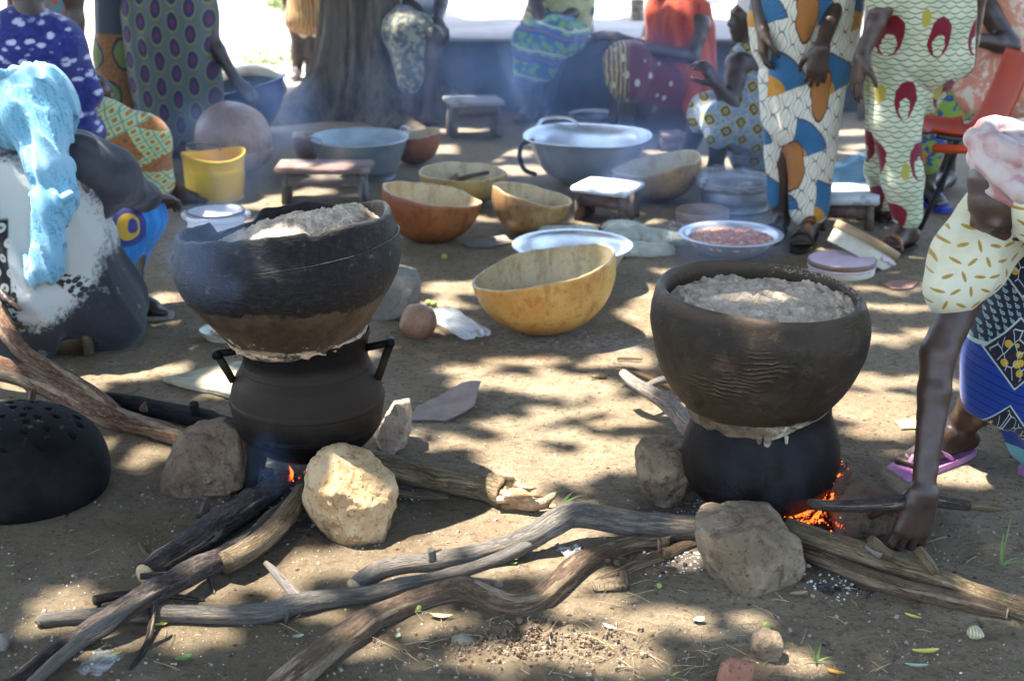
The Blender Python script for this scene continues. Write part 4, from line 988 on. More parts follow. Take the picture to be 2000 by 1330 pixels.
tuft(1595, 1290, [(-.35, 1.0, .07, .008), (-.8, .7, .05, .007), (.6, .6, .07, .006), (.9, .3, .09, .005), (.1, 1.1, .05, .008)], 'drooping green grass blades right of the small brown stone')
tuft(1010, 815, [(.3, .8, .03, .008), (-.5, .6, .025, .007)], 'tiny green seedling in the middle of the bare earth')
tuft(918, 842, [(.4, .7, .03, .007), (-.7, .4, .03, .007)], 'tiny green seedling below the flat brown board')
tuft(1310, 1325, [(.5, .6, .05, .008), (-.2, .8, .03, .006)], 'short green blade at the bottom edge beside the clay shard')
def straw():
    R3 = random.Random(77); m = MB()
    for i in range(190):
        px, py = (R3.gauss(1150, 230), R3.gauss(1285, 40)) if i < 120 else (R3.uniform(100, 1950), R3.uniform(1050, 1320))
        p = onG(px, py, .004); a = R3.uniform(0, PI); L = R3.uniform(.02, .07); d = Vector((math.cos(a), math.sin(a), R3.uniform(-.05, .12)))*L
        m.tube([p-d*.5, p+Vector((R3.uniform(-.004, .004), 0, .002)), p+d*.5], .0007, 4, sub=2)
    tag(m.build('straw', simple('straw_mat', (.30, .22, .12), (.45, .36, .22), 40)), 'dry straw stalks scattered on the foreground earth', 'straw', kind='stuff')
straw()
# ------------------------------------------------------------------ calabashes, bowls, basins
def gourd_mat(name, c1, c2, dark_tone):
    m = Mat(name, .42, 0, .45); a = m.noise(scale=4, detail=6, rough=.65); b = m.noise(scale=22, detail=6, rough=.7)
    c = m.mix(m.step(a, .40, .60), c1, c2); c = m.mix(m.step(b, .53, .64)*.5, c, dark_tone)
    s = m.noise(m.map(m.obj, (1, 1, .2), (.3, .2, 0)), 26, 5, .7); c = m.mix(m.step(s, .52, .64)*.5, c, dark_tone); z0_ = m.sep(m.obj)[2]; c = m.mix(m.step(z0_+(a-.5)*.1, .11, .01)*.7, c, dark_tone); c = m.mix(m.step(m.noise(scale=95, detail=3), .62, .68)*.5, c, tuple(q*.5 for q in dark_tone))  # stain streaks and specks; the same tone deepens towards the bottom
    m.col(c); m.rough(b*.35+.28); m.bump(b*.6+m.noise(scale=90, detail=4)*.3, .25, .004); return m.m
G_IN = gourd_mat('calabash_inside', (.44, .33, .17), (.54, .43, .25), (.28, .18, .08))
G_GOLD = gourd_mat('golden_calabash', (.50, .24, .055), (.60, .36, .11), (.30, .11, .02))
G_RED = gourd_mat('reddish_calabash', (.20, .055, .017), (.29, .10, .03), (.09, .025, .01))
G_YEL = gourd_mat('yellowish_calabash', (.32, .21, .065), (.40, .29, .10), (.15, .08, .025))
G_BRN = gourd_mat('brown_calabash', (.24, .125, .048), (.36, .22, .09), (.10, .045, .02))
G_DUS = gourd_mat('dusty_calabash', (.26, .14, .08), (.36, .22, .14), (.18, .07, .035))
def calabash(px, rim_y, w, bottom_y, roll, mat, label, pitch=0, tip=0.0, tipdir=0, ratio=None, inner=G_IN, group='calabash bowls', squash=1.0, seed=0, z0=0.0, Yfix=None):
    """half gourd: rim centre and width in pixels, bottom outline row, roll in degrees (right side up positive)"""
    g = P(px, bottom_y, z0); Y = (g.y+.035) if Yfix is None else Yfix
    c = Q(px, rim_y, Y); k = ppm(c); R = w/2/k/math.cos(math.radians(abs(roll))*.6)
    Dp = c.z - z0
    if ratio: Dp = R*ratio
    prof = []; n = 26
    for i in range(n+1):
        a = PI/2*i/n; prof.append((R*math.sin(a)**.93, -Dp*math.cos(a)))
    t = .0085; prof += [(R-t*.3, .002), (R-t, 0)]
    for i in range(n, -1, -2):
        a = PI/2*i/n; prof.append(((R-t)*math.sin(a)**.93, -(Dp-t)*math.cos(a)-.0005))
    def fn(p, i, th):
        f = 1+tip*max(0, math.cos(th-tipdir))**10; q = Vector((p.x*4+seed, p.y*4, p.z*4)); f *= 1+.012*mnoise.noise(q)
        up = max(0, 1+p.z/Dp)
        p.z += up*(.012*mnoise.noise(Vector((math.cos(th)*1.2+seed, math.sin(th)*1.2, 0)))+.003*mnoise.noise(Vector((math.cos(th)*5+seed, math.sin(th)*5, 0))))
        p.x *= f; p.y *= f*squash; return p
    Mx = Matrix.Rotation(-math.radians(roll), 4, 'Y') @ Matrix.Rotation(math.radians(pitch), 4, 'X')
    V, F, U = lathe(prof, 96, Mx, fn)
    lo = min(v.z for v in V); off = Vector((c.x, c.y, z0-.004-lo)); V = [v+off for v in V]
    o = mk('calabash_bowl', V, F, [mat, inner], uv=U, origin=(c.x, c.y, z0))
    nf = n; N = 96
    for i, p in enumerate(o.data.polygons):
        if i//N >= nf: p.material_index = 1
    tag(o, label, 'calabash', group); return o, off, R
calabash(1064, 520, 277, 655, 12.5, G_GOLD, 'large golden calabash bowl tilted with its left lip down, nearest of the calabashes', tip=.05, tipdir=PI, seed=1, squash=.85, pitch=2)
calabash(841, 378, 190, 476, -11, G_RED, 'reddish brown calabash bowl sloping down to a pointed right lip', tip=.07, tipdir=0, seed=2, pitch=-1)
calabash(904, 334, 172, 402, -1, G_YEL, 'yellowish calabash bowl with a ladle resting inside', seed=3)
calabash(1039, 377, 156, 461, -13, G_BRN, 'brown calabash bowl leaning right beside the wide aluminium bowl', tip=.03, tipdir=0, seed=4, pitch=-1)
calabash(1284, 318, 170, 396, 11, G_BRN, 'tan calabash bowl tilted left behind the white topped stool', tip=.07, tipdir=PI, seed=5)
calabash(808, 262, 104, 322, 8, G_RED, 'rusty brown calabash half hidden behind the galvanised tub', seed=6)
calabash(600, 262, 60, 318, 0, G_DUS, 'small calabash bowl behind the left rim of the galvanised tub', seed=7)
def ladle():
    a = P(895, 345, .09); b = P(945, 318, .17); m = MB(); g = P(904, 402); c = Q(893, 345, g.y+.03)
    r = root('ladle', c, 'dark wooden ladle leaning inside the yellowish calabash', 'ladle')
    m = MB(); m.tube([c+Vector((-.01, 0, -.02)), c+Vector((.05, .0, .0)), c+Vector((.14, .03, .012))], [.011, .010, .009], 8); m.build('handle', simple('dark_spoon_wood', (.05, .03, .02), (.10, .06, .035), 20, .6), r)
    m = MB(); V, F, U = lathe(spline([(0, -.03), (.03, -.022), (.045, 0), (.041, 0), (.026, -.018), (0, -.025)], 4), 24, Matrix.Translation(c+Vector((-.03, 0, -.015))) @ Matrix.Rotation(-.7, 4, 'Y')); mk('scoop', V, F, G_BRN, r, uv=U)
ladle()
def big_ball_gourd():
    g = P(455, 350); Y = g.y+.1; c = Q(456, 283, Y); k = ppm(c); R = 75/k
    V, F, U = lathe(spline([(0, -R*.97), (R*.5, -R*.85), (R*.87, -R*.45), (R*1.0, 0), (R*.9, R*.42), (R*.55, R*.8), (0, R*.93)], 8), 72, Matrix.Translation((c.x, c.y, R*.97)) @ Matrix.Rotation(.35, 4, 'Y'))
    zc = c.z-R*.97
    V = [v for v in V]
    tag(mk('calabash', V, F, G_DUS, uv=U), 'big round dusty calabash standing mouth down behind the yellow bucket', 'calabash')
    calabash(448, 285, 168, 345, -3, G_DUS, 'shallow dusty calabash bowl around the big round calabash', seed=9, Yfix=Y+.02, z0=0)
big_ball_gourd()
def small_gourd():
    g = P(815, 662); c = Q(815, 630, g.y+.03); k = ppm(c); s = 1/k
    pr = spline([(0, -.062), (.03, -.058), (.055, -.035), (.062, 0), (.052, .032), (.03, .058), (.0, .066)], 6)
    M = Matrix.Translation((c.x, c.y, .050)) @ Matrix.Rotation(-1.15, 4, 'Y') @ Matrix.Rotation(.2, 4, 'X')
    def fn(p, i, th): p.y *= .9; p.z = min(p.z, .048+.004*mnoise.noise(Vector((p.x*60, p.y*60, 0)))); return p
    V, F, U = lathe(pr, 40, M, fn)
    tag(mk('calabash_scoop', V, F, G_DUS, uv=U), 'small pear shaped calabash scoop beside the clear plastic sachet', 'calabash')
small_gourd()
ALU = Mat('aluminium', .38, .85); ALU.col(ALU.mix(ALU.step(ALU.noise(scale=5, detail=5), .4, .65), (.52, .53, .54), (.66, .67, .68)))
_w = ALU.noise(ALU.map(ALU.obj, (1, 1, 6)), 30, 4); ALU.rough(_w*.2+.28); ALU.bump(ALU.noise(scale=14, detail=3)*.8+_w*.1, .25, .01); ALU = ALU.m
ALUD = Mat('dull_aluminium', .5, .85); ALUD.col(ALUD.mix(ALUD.step(ALUD.noise(scale=6, detail=6), .4, .65), (.22, .22, .24), (.38, .38, .40))); ALUD.bump(ALUD.noise(scale=20, detail=4), .2, .006); ALUD = ALUD.m
GALV = Mat('galvanised_steel', .5, .75); GALV.col(GALV.mix(GALV.step(GALV.noise(scale=9, detail=5), .35, .65), (.24, .28, .29), (.33, .37, .38))); GALV.bump(GALV.noise(scale=18, detail=4), .15, .006); GALV = GALV.m
BLACK = simple('black_metal', (.012, .012, .014), (.03, .03, .03), 20, .4)
def vessel(name, px, rim_y, w, base_y, prof, mat, label, cat, group=None, wave=0.0, lobes=0, roll=0, fnx=None, n=80, z0=0.0):
    """prof: function R,H -> profile; rim centre/width in pixels, pixel row of the centre of its footprint"""
    g = P(px, base_y, z0); Y = g.y; c = Q(px, rim_y, Y); k = ppm(c); R = w/2/k; H = c.z-z0
    pr = spline(prof(R, H), 6)
    def fn(p, i, th):
        if wave and p.z > H*.7:
            e = (p.z-H*.7)/(H*.3); p.z += wave*e*math.sin(lobes*th+1.0); f = 1+e*wave*.8*math.sin(lobes*th+2); p.x *= f; p.y *= f
        return p
    M = Matrix.Translation((c.x, c.y, z0)) @ Matrix.Rotation(-math.radians(roll), 4, 'Y')
    V, F, U = lathe(pr, n, M, fn)
    return (V, F, U, Vector((c.x, c.y, z0)), R, H)
# galvanised tub
def tub():
    V, F, U, c, R, H = vessel('', 702, 270, 194, 345, lambda R, H: [(0, .004), (R*.66, .004), (R*.69, .01), (R*.82, H*.5), (R*.84, H*.52), (R*.85, H*.55), (R*.97, H*.97), (R*1.0, H), (R*.985, H+.008), (R*.96, H-.002), (R*.83, H*.5), (R*.67, .02), (0, .012)], GALV, '', '')
    r = root('galvanised_tub', c, 'grey galvanised wash tub with loop handles at the foot of the tree', 'tub')
    mk('body', V, F, GALV, r, uv=U)
    for a in (.45, PI+.65):
        d = Vector((math.cos(a), math.sin(a), 0)); t = Vector((-d.y, d.x, 0)); e = c+d*R*.97+Vector((0, 0, H)); m = MB()
        m.tube([e-t*.055, e-t*.05+Vector((0, 0, .025))+d*.01, e+Vector((0, 0, .032))+d*.014, e+t*.05+Vector((0, 0, .025))+d*.01, e+t*.055], .006, 8); m.build('handle', GALV, r)
tub()
def alu_basin():
    V, F, U, c, R, H = vessel('', 1147, 266, 250, 358, lambda R, H: [(0, .004), (R*.30, .006), (R*.62, H*.22), (R*.80, H*.55), (R*.90, H*.86), (R*.945, H*.97), (R*1.0, H*1.0), (R*1.01, H*1.02), (R*.995, H*1.03), (R*.93, H*.985), (R*.84, H*.85), (R*.76, H*.5), (R*.58, H*.24), (0, .02)], ALU, '', '', wave=.0045, lobes=3, n=120)
    r = root('aluminium_basin', c, 'big wavy rimmed aluminium basin with a dark ring handle', 'basin')
    mk('body', V, F, ALU, r, uv=U)
    m = MB(); e = c+Vector((-R*.93, -.06, H*.62)); m.tube([e+Vector((.03, 0, .075)), e+Vector((-.025, -.01, .06)), e+Vector((-.038, -.01, .0)), e+Vector((-.015, -.01, -.06)), e+Vector((.04, 0, -.085))], .011, 10); m.build('handle', BLACK, r)
    m = MB(); e = c+Vector((-R*.45, R*.80, H)); m.tube([e+Vector((-.10, -.05, 0)), e+Vector((-.07, .01, .028)), e+Vector((0, .04, .036)), e+Vector((.07, .03, .028)), e+Vector((.10, .02, 0))], .009, 10); m.build('handle', ALU, r)
alu_basin()
def simple_vessel(name, px, rim_y, w, base_y, prof, mat, label, cat, group=None, **k):
    V, F, U, c, R, H = vessel(name, px, rim_y, w, base_y, prof, mat, label, cat, **k)
    o = mk(name, V, F, mat, uv=U, origin=c); tag(o, label, cat, group); return c, R, H
bowl_prof = lambda R, H: [(0, .003), (R*.42, .004), (R*.62, H*.25), (R*.82, H*.7), (R*.90, H*.93), (R*.99, H*.97), (R*1.0, H), (R*.975, H*1.01), (R*.87, H*.95), (R*.78, H*.68), (R*.58, H*.28), (R*.40, .012), (0, .01)]
simple_vessel('aluminium_bowl', 1118, 477, 236, 560, bowl_prof, ALU, 'wide shiny aluminium bowl just behind the golden calabash', 'bowl', 'metal bowls')
simple_vessel('metal_pan', 1160, 224, 102, 252, lambda R, H: [(0, .003), (R*.8, .004), (R*.88, H*.4), (R*.9, H*.9), (R*1.0, H), (R*.98, H+.005), (R*.87, H*.9), (R*.84, H*.3), (0, .01)], ALUD, 'small aluminium pan behind the wavy rimmed basin', 'pan', 'metal bowls')
simple_vessel('deep_pot', 1437, 352, 150, 408, lambda R, H: [(0, .003), (R*.80, .004), (R*.86, H*.2), (R*.88, H*.9), (R*1.0, H), (R*.98, H+.005), (R*.86, H*.9), (R*.82, H*.2), (0, .012)], ALUD, 'deep dull aluminium pot covered with clear plastic sheet', 'pot')
simple_vessel('wooden_bowl', 1372, 412, 104, 436, lambda R, H: [(0, .003), (R*.90, .004), (R*.96, H*.4), (R*1.0, H), (R*.97, H+.003), (R*.93, H*.4), (0, .012)], simple('bentwood', (.26, .16, .11), (.34, .23, .16), 12, .6), 'low round bentwood ring with rosy inside behind the dish of nuts', 'sieve')
def nut_dish():
    V, F, U, c, R, H = vessel('', 1428, 456, 204, 498, bowl_prof, ALU, '', '')
    r = root('nut_dish', c, 'steel dish full of small red brown nuts', 'dish', 'metal bowls'); mk('dish', V, F, ALU, r, uv=U)
    R_ = random.Random(4); Vs = []; Fs = []; bm = bmesh.new(); bmesh.ops.create_icosphere(bm, subdivisions=1, radius=1); bv = [v.co.copy() for v in bm.verts]; bf = [[v.index for v in f.verts] for f in bm.faces]; bm.free()
    mats = [simple('red_nut', (.50, .11, .025), (.60, .20, .05), 30, .5), simple('brown_nut', (.28, .09, .03), (.36, .14, .05), 30, .5), simple('pale_nut', (.62, .38, .18), (.70, .48, .26), 30, .6)]
    mi = []
    for i in range(1500):
        rr = R*.80*math.sqrt(R_.random()); a = R_.uniform(0, 2*PI); x, y = rr*math.cos(a), rr*math.sin(a)
        z = H*.66+.022*math.exp(-(rr/(R*.6))**2)+R_.uniform(-.004, .005); E = Matrix.Rotation(R_.uniform(0, 6), 3, 'Z') @ Matrix.Rotation(R_.uniform(0, 3), 3, 'X'); s = R_.uniform(.006, .0088)
        n = len(Vs); Vs += [c+Vector((x, y, z))+E@Vector((v.x*s*1.35, v.y*s, v.z*s)) for v in bv]; Fs += [tuple(j+n for j in f) for f in bf]; mi += [R_.choice((0, 0, 1, 2))]*len(bf)
    o = mk('nuts', Vs, Fs, mats, r); o.data.polygons.foreach_set('material_index', mi); tag(o, kind='stuff')
nut_dish()
CLEAR = Mat('clear_plastic', .12, 0, .6); CLEAR.col((.85, .88, .90)); CLEAR.put(CLEAR.b.inputs['Alpha'], CLEAR.step(CLEAR.noise(scale=40, detail=4), .3, .7)*.26+.08); CLEAR.bump(CLEAR.noise(scale=30, detail=5), .8, .01); CLEAR = CLEAR.m
BLUEP = Mat('blue_plastic_film', .2, 0, .6); BLUEP.col((.16, .36, .50)); BLUEP.put(BLUEP.b.inputs['Alpha'], BLUEP.step(BLUEP.noise(scale=12, detail=4), .3, .7)*.35+.5); BLUEP.bump(BLUEP.noise(scale=24, detail=5), .8, .012); BLUEP = BLUEP.m
def sheet(name, fn, nu, nv, mat, label, cat, parent=None, group=None, thick=0.0):
    V = [fn(i/nu, j/nv) for i in range(nu+1) for j in range(nv+1)]
    F = [(i*(nv+1)+j, (i+1)*(nv+1)+j, (i+1)*(nv+1)+j+1, i*(nv+1)+j+1) for i in range(nu) for j in range(nv)]
    o = mk(name, V, F, mat, parent)
    if thick: sm = o.modifiers.new('thickness', 'SOLIDIFY'); sm.thickness = thick; sm.offset = -1
    if parent is None: tag(o, label, cat, group)
    return o
def pot_cover():
    g = P(1437, 408); c = Q(1437, 350, g.y); R = 76/ppm(c)
    def f(u, v):
        r = R*1.05*u; th = 2*PI*v; z = c.z+.012 + .014*mnoise.noise(Vector((math.cos(th)*u*4, math.sin(th)*u*4, 1))) + .025*u*u*math.exp(-((th-2.2)/.8)**2)
        if u > .93: z -= (u-.93)*.45
        return Vector((c.x+r*math.cos(th), c.y+r*math.sin(th), z))
    sheet('plastic_cover', f, 16, 64, CLEAR, 'crinkled clear plastic sheet over the deep aluminium pot', 'plastic sheet')
pot_cover()
def blue_bag():
    g = P(1668, 418); cones = []
    c = Q(1665, 372, g.y+.14)
    cones = [((c.x-.05, c.y, .10), .085, (c.x+.05, c.y, .12), .095), ((c.x+.02, c.y, .17), .05, (c.x+.07, c.y, .20), .035), ((c.x+.10, c.y, .09), .05, (c.x+.11, c.y, .03), .04)]
    tag(implicit('plastic_bag', cones, .008, BLUEP, None, .05, folds((.3, 0, 1), .016, 16, 8)), 'crumpled translucent blue plastic bag behind the white topped low table', 'plastic bag')
blue_bag()
def sachet():
    a = onG(862, 628, .035); b = onG(928, 660, .02); d = (b-a); t = Vector((-d.y, d.x, 0)).normalized(); L = d.length
    cones = [(a+t*s, .024, b+t*s*1.35, .018) for s in (-.026, -.013, 0, .013, .026)]
    m = Mat('clear_sachet_film', .1, 0, .7); m.col((.80, .85, .88)); m.put(m.b.inputs['Alpha'], .38); m.bump(m.noise(m.map(m.obj, (1, 1, 1)), 50, 5), .8, .012)
    tag(implicit('plastic_sachet', [(tuple(x[0]), x[1], tuple(x[2]), x[3], {'st': ((0, 0, 1), .55)}) for x in cones], .004, m.m, None, .01, folds(tuple(d), .006, 50, 12, warp=.4)), 'clear crinkled plastic sachet beside the small calabash scoop', 'plastic bag')
    def film(px, py, w, h, rz, lab):
        p = onG(px, py, .006); M = Matrix.Translation(p) @ Matrix.Rotation(rz, 4, 'Z')
        sheet('plastic_scrap', lambda u, v: M @ Vector(((u-.5)*w, (v-.5)*h, .006+.010*mnoise.noise(Vector((u*4+px, v*4, 0))))), 24, 18, CLEAR, lab, 'plastic scrap', group='clear plastic scraps')
    film(195, 1310, .06, .09, -.3, 'clear plastic scrap under a yellow leaf at lower left')
    film(1118, 1090, .05, .06, .3, 'small clear plastic scrap behind the winding brown branch')
sachet()
# enamel pan, plate, sieves
def enamel():
    wh = simple('white_enamel', (.62, .60, .64), (.72, .70, .73), 10, .35, bump=.1); dk = simple('dark_enamel_rim', (.04, .05, .08), (.07, .08, .11), 10, .4)
    V, F, U, c, R, H = vessel('', 421, 412, 112, 446, lambda R, H: [(0, .004), (R*.92, .005), (R*.98, H*.3), (R*.98, H*.55), (R*1.06, H*.62), (R*1.0, H*.70), (R*.98, H*.86), (R*.98, H*.9), (0, H*.93)], wh, '', '')
    r = root('covered_pan', c, 'white enamel pan with a flat lid in front of the yellow bucket', 'pan'); mk('pan', V, F, wh, r, uv=U)
    V, F, U = lathe(spline([(0, H*.95), (R*.5, H*.955), (R*.9, H*.97), (R*.97, H*1.02)], 5), 60, Matrix.Translation(c)); mk('lid', V, F, wh, r, uv=U)
    V, F, U = lathe(spline([(R*.96, H*.99), (R*1.0, H*1.0), (R*1.0, H*1.07), (R*.965, H*1.06), (R*.96, H*1.0)], 4), 60, Matrix.Translation(c)); mk('lid_rim', V, F, dk, r, uv=U)
    for a in (PI*.97, .1):
        m = MB(); d = Vector((math.cos(a), math.sin(a), 0)); e = c+d*R*1.0+Vector((0, 0, H*.75)); m.box(e+d*.008, (.03, .05, .03), a, .006); m.build('handle', wh, r)
    # plate
    g = P(436, 664); k = ppm(g); cr = simple('cream_enamel', (.56, .56, .44), (.66, .66, .54), 12, .35, bump=.1)
    R = 46/k; M = Matrix.Translation((g.x, g.y, .004)) @ Matrix.Rotation(.04, 4, 'Y')
    V, F, U = lathe(spline([(0, 0), (R*.62, .001), (R*.8, .012), (R*1.0, .026), (R*1.01, .029), (R*.99, .030), (R*.78, .017), (R*.6, .007), (0, .006)], 5), 60, M)
    r = root('enamel_plate', (g.x, g.y, 0), 'shallow cream enamel plate with scraps of food beside the three legged pot', 'plate'); mk('dish', V, F, cr, r, uv=U)
    V, F, U = lathe(spline([(R*.985, .026), (R*1.03, .028), (R*1.0, .034), (R*.985, .030)], 3), 60, M); mk('rim', V, F, simple('worn_rim', (.35, .30, .18), (.2, .16, .09), 30, .6), r, uv=U)
    chips('food_scraps', [(g.x+random.gauss(0.01, .022), g.y+random.gauss(0, .018), .016) for _ in range(160)], .003, .008, simple('food', (.30, .18, .11), (.5, .38, .27), 60), .8, 31, kind='stuff').parent = r
    o = [x for x in COL.objects if x.name.startswith('food_scraps')][0]; o.location = Vector(o.location) - Vector(r.location)
enamel()
def sieves():
    hoop = simple('pale_hoop_wood', (.46, .41, .31), (.56, .51, .40), 10, .7); pink = simple('pink_sieve_cloth', (.50, .36, .42), (.58, .45, .50), 14, .8, bump=.2, bscale=200); brn = simple('brown_hoop', (.13, .085, .06), (.2, .14, .10), 14, .6)
    V, F, U, c, R, H = vessel('', 1645, 505, 130, 532, lambda R, H: [(R*.93, .004), (R*.98, .002), (R*.99, H*.55), (R*.97, H*.56), (R*.94, .01)], hoop, '', '')
    r = root('round_sieve', c, 'round sieve box covered with pink cloth held by a brown hoop', 'sieve', 'wooden flour sieves'); mk('hoop', V, F, hoop, r, uv=U)
    V, F, U = lathe([(R*.99, H*.62), (R*1.02, H*.64), (R*1.03, H*.95), (R*1.0, H*1.0), (R*.98, H*.98)], 60, Matrix.Translation(c)); mk('outer_hoop', V, F, brn, r, uv=U)
    V, F, U = lathe(spline([(0, H*.96), (R*.8, H*.97), (R*.99, H*.99)], 4), 60, Matrix.Translation(c)); mk('cloth', V, F, pink, r, uv=U)
    V, F, U = lathe([(R*1.0, H*.64), (R*1.03, H*.60), (R*1.015, H*.52), (R*.985, H*.50)], 90, Matrix.Translation(c), lambda p, i, th: Vector((p.x, p.y, p.z + (-.012*abs(mnoise.noise(Vector((math.cos(th)*6, math.sin(th)*6, 0)))) if i > 1 else 0)))); mk('cloth_edge', V, F, pink, r, uv=U)
    # second sieve leaning on the first
    c2 = Q(1686, 482, c.y+.16); R2 = .132
    M = Matrix.Translation(c2) @ Matrix.Rotation(math.radians(29), 4, 'Y') @ Matrix.Rotation(math.radians(-9), 4, 'X')
    r2 = root('round_sieve', (c2.x, c2.y, 0), 'open wooden sieve frame tilted against the pink sieve with torn pink cloth', 'sieve', 'wooden flour sieves')
    V, F, U = lathe([(R2, -.045), (R2, .025), (R2-.004, .026), (R2-.005, -.045), (R2, -.046)], 70, M); mk('hoop', V, F, hoop, r2, uv=U)
    V, F, U = lathe([(R2+.004, .012), (R2+.006, .014), (R2+.006, .042), (R2-.002, .045), (R2-.003, .02)], 70, M); mk('outer_hoop', V, F, simple('golden_hoop', (.34, .24, .12), (.24, .16, .08), 14, .5), r2, uv=U)
    V, F, U = lathe([(0, -.01), (R2-.006, -.008)], 60, M); mk('cloth', V, F, simple('dark_mesh', (.12, .08, .06), (.18, .12, .1), 30), r2, uv=U)
    def rag(u, v):
        th = -1.25+u*1.35; w = (.012+.035*abs(mnoise.noise(Vector((u*4, 0, 2)))))*v
        p = Vector(((R2+.007+.004*mnoise.noise(Vector((u*9, v*3, 0))))*math.cos(th), (R2+.007)*math.sin(th), .004-w)); return M @ p
    sheet('torn_cloth', rag, 60, 6, simple('pale_pink_rag', (.56, .44, .48), (.64, .52, .56), 20, .9), '', '', parent=r2)
sieves()
def bucket():
    yl = Mat('yellow_plastic', .35, 0, .5); yl.col(yl.mix(yl.step(yl.noise(scale=6, detail=5), .4, .7), (.72, .45, .03), (.62, .40, .06))); yl.put(yl.b.inputs['Subsurface Weight'], .15); yl.put(yl.b.inputs['Subsurface Radius'], (.03, .02, .005)); yl.bump(yl.noise(scale=30, detail=3), .1, .004); yl = yl.m
    V, F, U, c, R, H = vessel('', 416, 300, 124, 388, lambda R, H: [(0, .003), (R*.84, .004), (R*.86, .01), (R*.87, H*.14), (R*.885, H*.15), (R*.88, H*.18), (R*.97, H*.90), (R*1.0, H*.92), (R*1.01, H*.98), (R*1.0, H*1.0), (R*.965, H*.99), (R*.95, H*.9), (R*.83, .02), (0, .012)], yl, '', '')
    r = root('yellow_bucket', c, 'bright yellow plastic bucket between the seated women and the low stool', 'bucket')
    def dent(v):
        w = max(0, (v.z/H-.6)/.4); dx = v.x-c.x; a = math.atan2(v.y-c.y, dx); v.z += w*.012*math.sin(2*a+.6); return v
    mk('body', [dent(v.copy()) for v in V], F, yl, r, uv=U)
    m = MB(); m.tube([c+Vector((-R*.9, -R*.3, H)), c+Vector((-R*1.25, -R*.2, H+.02)), c+Vector((-R*.6, R*.6, H+.025)), c+Vector((R*.1, R*.5, H+.02)), c+Vector((R*.2, R*.1, H+.01))], .003, 6); m.build('wire_handle', BLACK, r)
bucket()
# blue basin on the left with a calabash in it
def blue_basin():
    bl = simple('dark_blue_enamel', (.015, .028, .085), (.03, .05, .13), 6, .35, bump=.1); 
    g = P(505, 268); c = Q(505, 180, g.y+.05); k = ppm(c); R = 78/k; H = .26
    r = root('blue_basin', (c.x, c.y, 0), 'dark blue enamel basin tilted beside the standing woman and the tree', 'basin')
    M = Matrix.Translation((c.x, c.y, 0.018)) @ Matrix.Rotation(-.24, 4, 'Y')
    V, F, U = lathe(spline([(0, .0), (R*.25, .012), (R*.55, .07), (R*.84, .17), (R*.93, H-.01), (R*1.02, H), (R*1.0, H+.008), (R*.91, H), (R*.8, .17), (0, .02)], 6), 72, M); mk('body', V, F, bl, r, uv=U)
    cc = M @ Vector((.0, .03, .22)); 
    M2 = Matrix.Translation(cc) @ Matrix.Rotation(-.16, 4, 'Y') @ Matrix.Rotation(-.6, 4, 'X'); R2 = R*.93
    pr = [(R2*math.sin(a)**.95, -R2*.62*math.cos(a)) for a in [PI/2*i/20 for i in range(21)]]+[(R2-.008, 0)]+[((R2-.008)*math.sin(a)**.95, -(R2*.62-.008)*math.cos(a)) for a in [PI/2*i/20 for i in range(20, -1, -2)]]
    V, F, U = lathe(pr, 72, M2 @ Matrix.Rotation(PI, 4, 'X')); tag(mk('calabash_bowl', V, F, G_IN, uv=U), 'pale calabash upended inside the dark blue basin', 'calabash', 'calabash bowls')
blue_basin()
# stools
def wood_flat(name, c1, c2, c3, rot=(0, 0, 0)):
    m = Mat(name, .8, 0, .3); g = m.noise(m.map(m.obj, (.12, 1, 1), rot), 40, 6, .65); p = m.noise(scale=9, detail=6, rough=.7)
    c = m.mix(m.step(g, .35, .65), c1, c2); c = m.mix(m.step(p, .5, .62), c, c3); m.col(c); m.bump(g*.7+p*.4, .5, .006); return m.m
def stool(px, base_y, w, d, h, rz, top, side, label, legs='panel', th=.024, group='low wooden stools'):
    g = P(px, base_y); c = Vector((g.x, g.y+d*.5*abs(math.cos(rz)), 0)); r = root('low_stool', c, label, 'stool', group); RZ = Matrix.Rotation(rz, 4, 'Z')
    def at(x, y, z): return c + RZ @ Vector((x, y, z))
    m = MB(); m.box(at(0, 0, h-th/2), (w, d, th), rz, .004, .0025); m.build('top', top, r)
    for s in (-1, 1):
        m = MB()
        if legs == 'panel': m.box(at(s*w*.40, 0, (h-th-.002)/2), (.028, d*.80, h-th-.004), rz, .003, .002, ry=-s*.06)
        else:
            for q in (-1, 1):
                m2 = MB(); m2.box(at(s*w*.38, q*d*.34, (h-th-.002)/2), (.034, .034, h-th-.004), rz, .004, .002); m2.build('leg', side, r)
            continue
        m.build('leg', side, r)
    for q in (-1, 1):
        m = MB(); m.box(at(0, q*d*.36, h-th-.032), (w*.74, .014, .055), rz, .002, .0015); m.build('apron', side, r)
    return r, c
PAINT_R = wood_flat('worn_red_paint', (.20, .12, .10), (.15, .10, .085), (.27, .25, .19)); SIDE_B = wood_flat('old_blue_grey_wood', (.11, .09, .075), (.17, .13, .10), (.20, .20, .20))
PAINT_W = wood_flat('chipped_white_paint', (.62, .63, .64), (.70, .71, .72), (.42, .40, .38)); SIDE_D = wood_flat('dark_stool_wood', (.08, .05, .04), (.13, .085, .065), (.17, .12, .10))
GREYW = wood_flat('grey_worn_wood', (.26, .24, .23), (.34, .32, .30), (.17, .15, .13))
stool(632, 402, .43, .20, .165, -.02, PAINT_R, SIDE_B, 'long low stool with worn red paint in front of the galvanised tub')
stool(1188, 440, .25, .22, .155, -.45, PAINT_W, SIDE_D, 'low stool with sunlit chipped white top beside the tan calabash')
stool(925, 272, .30, .22, .20, .25, GREYW, SIDE_B, 'grey stool standing against the concrete platform')
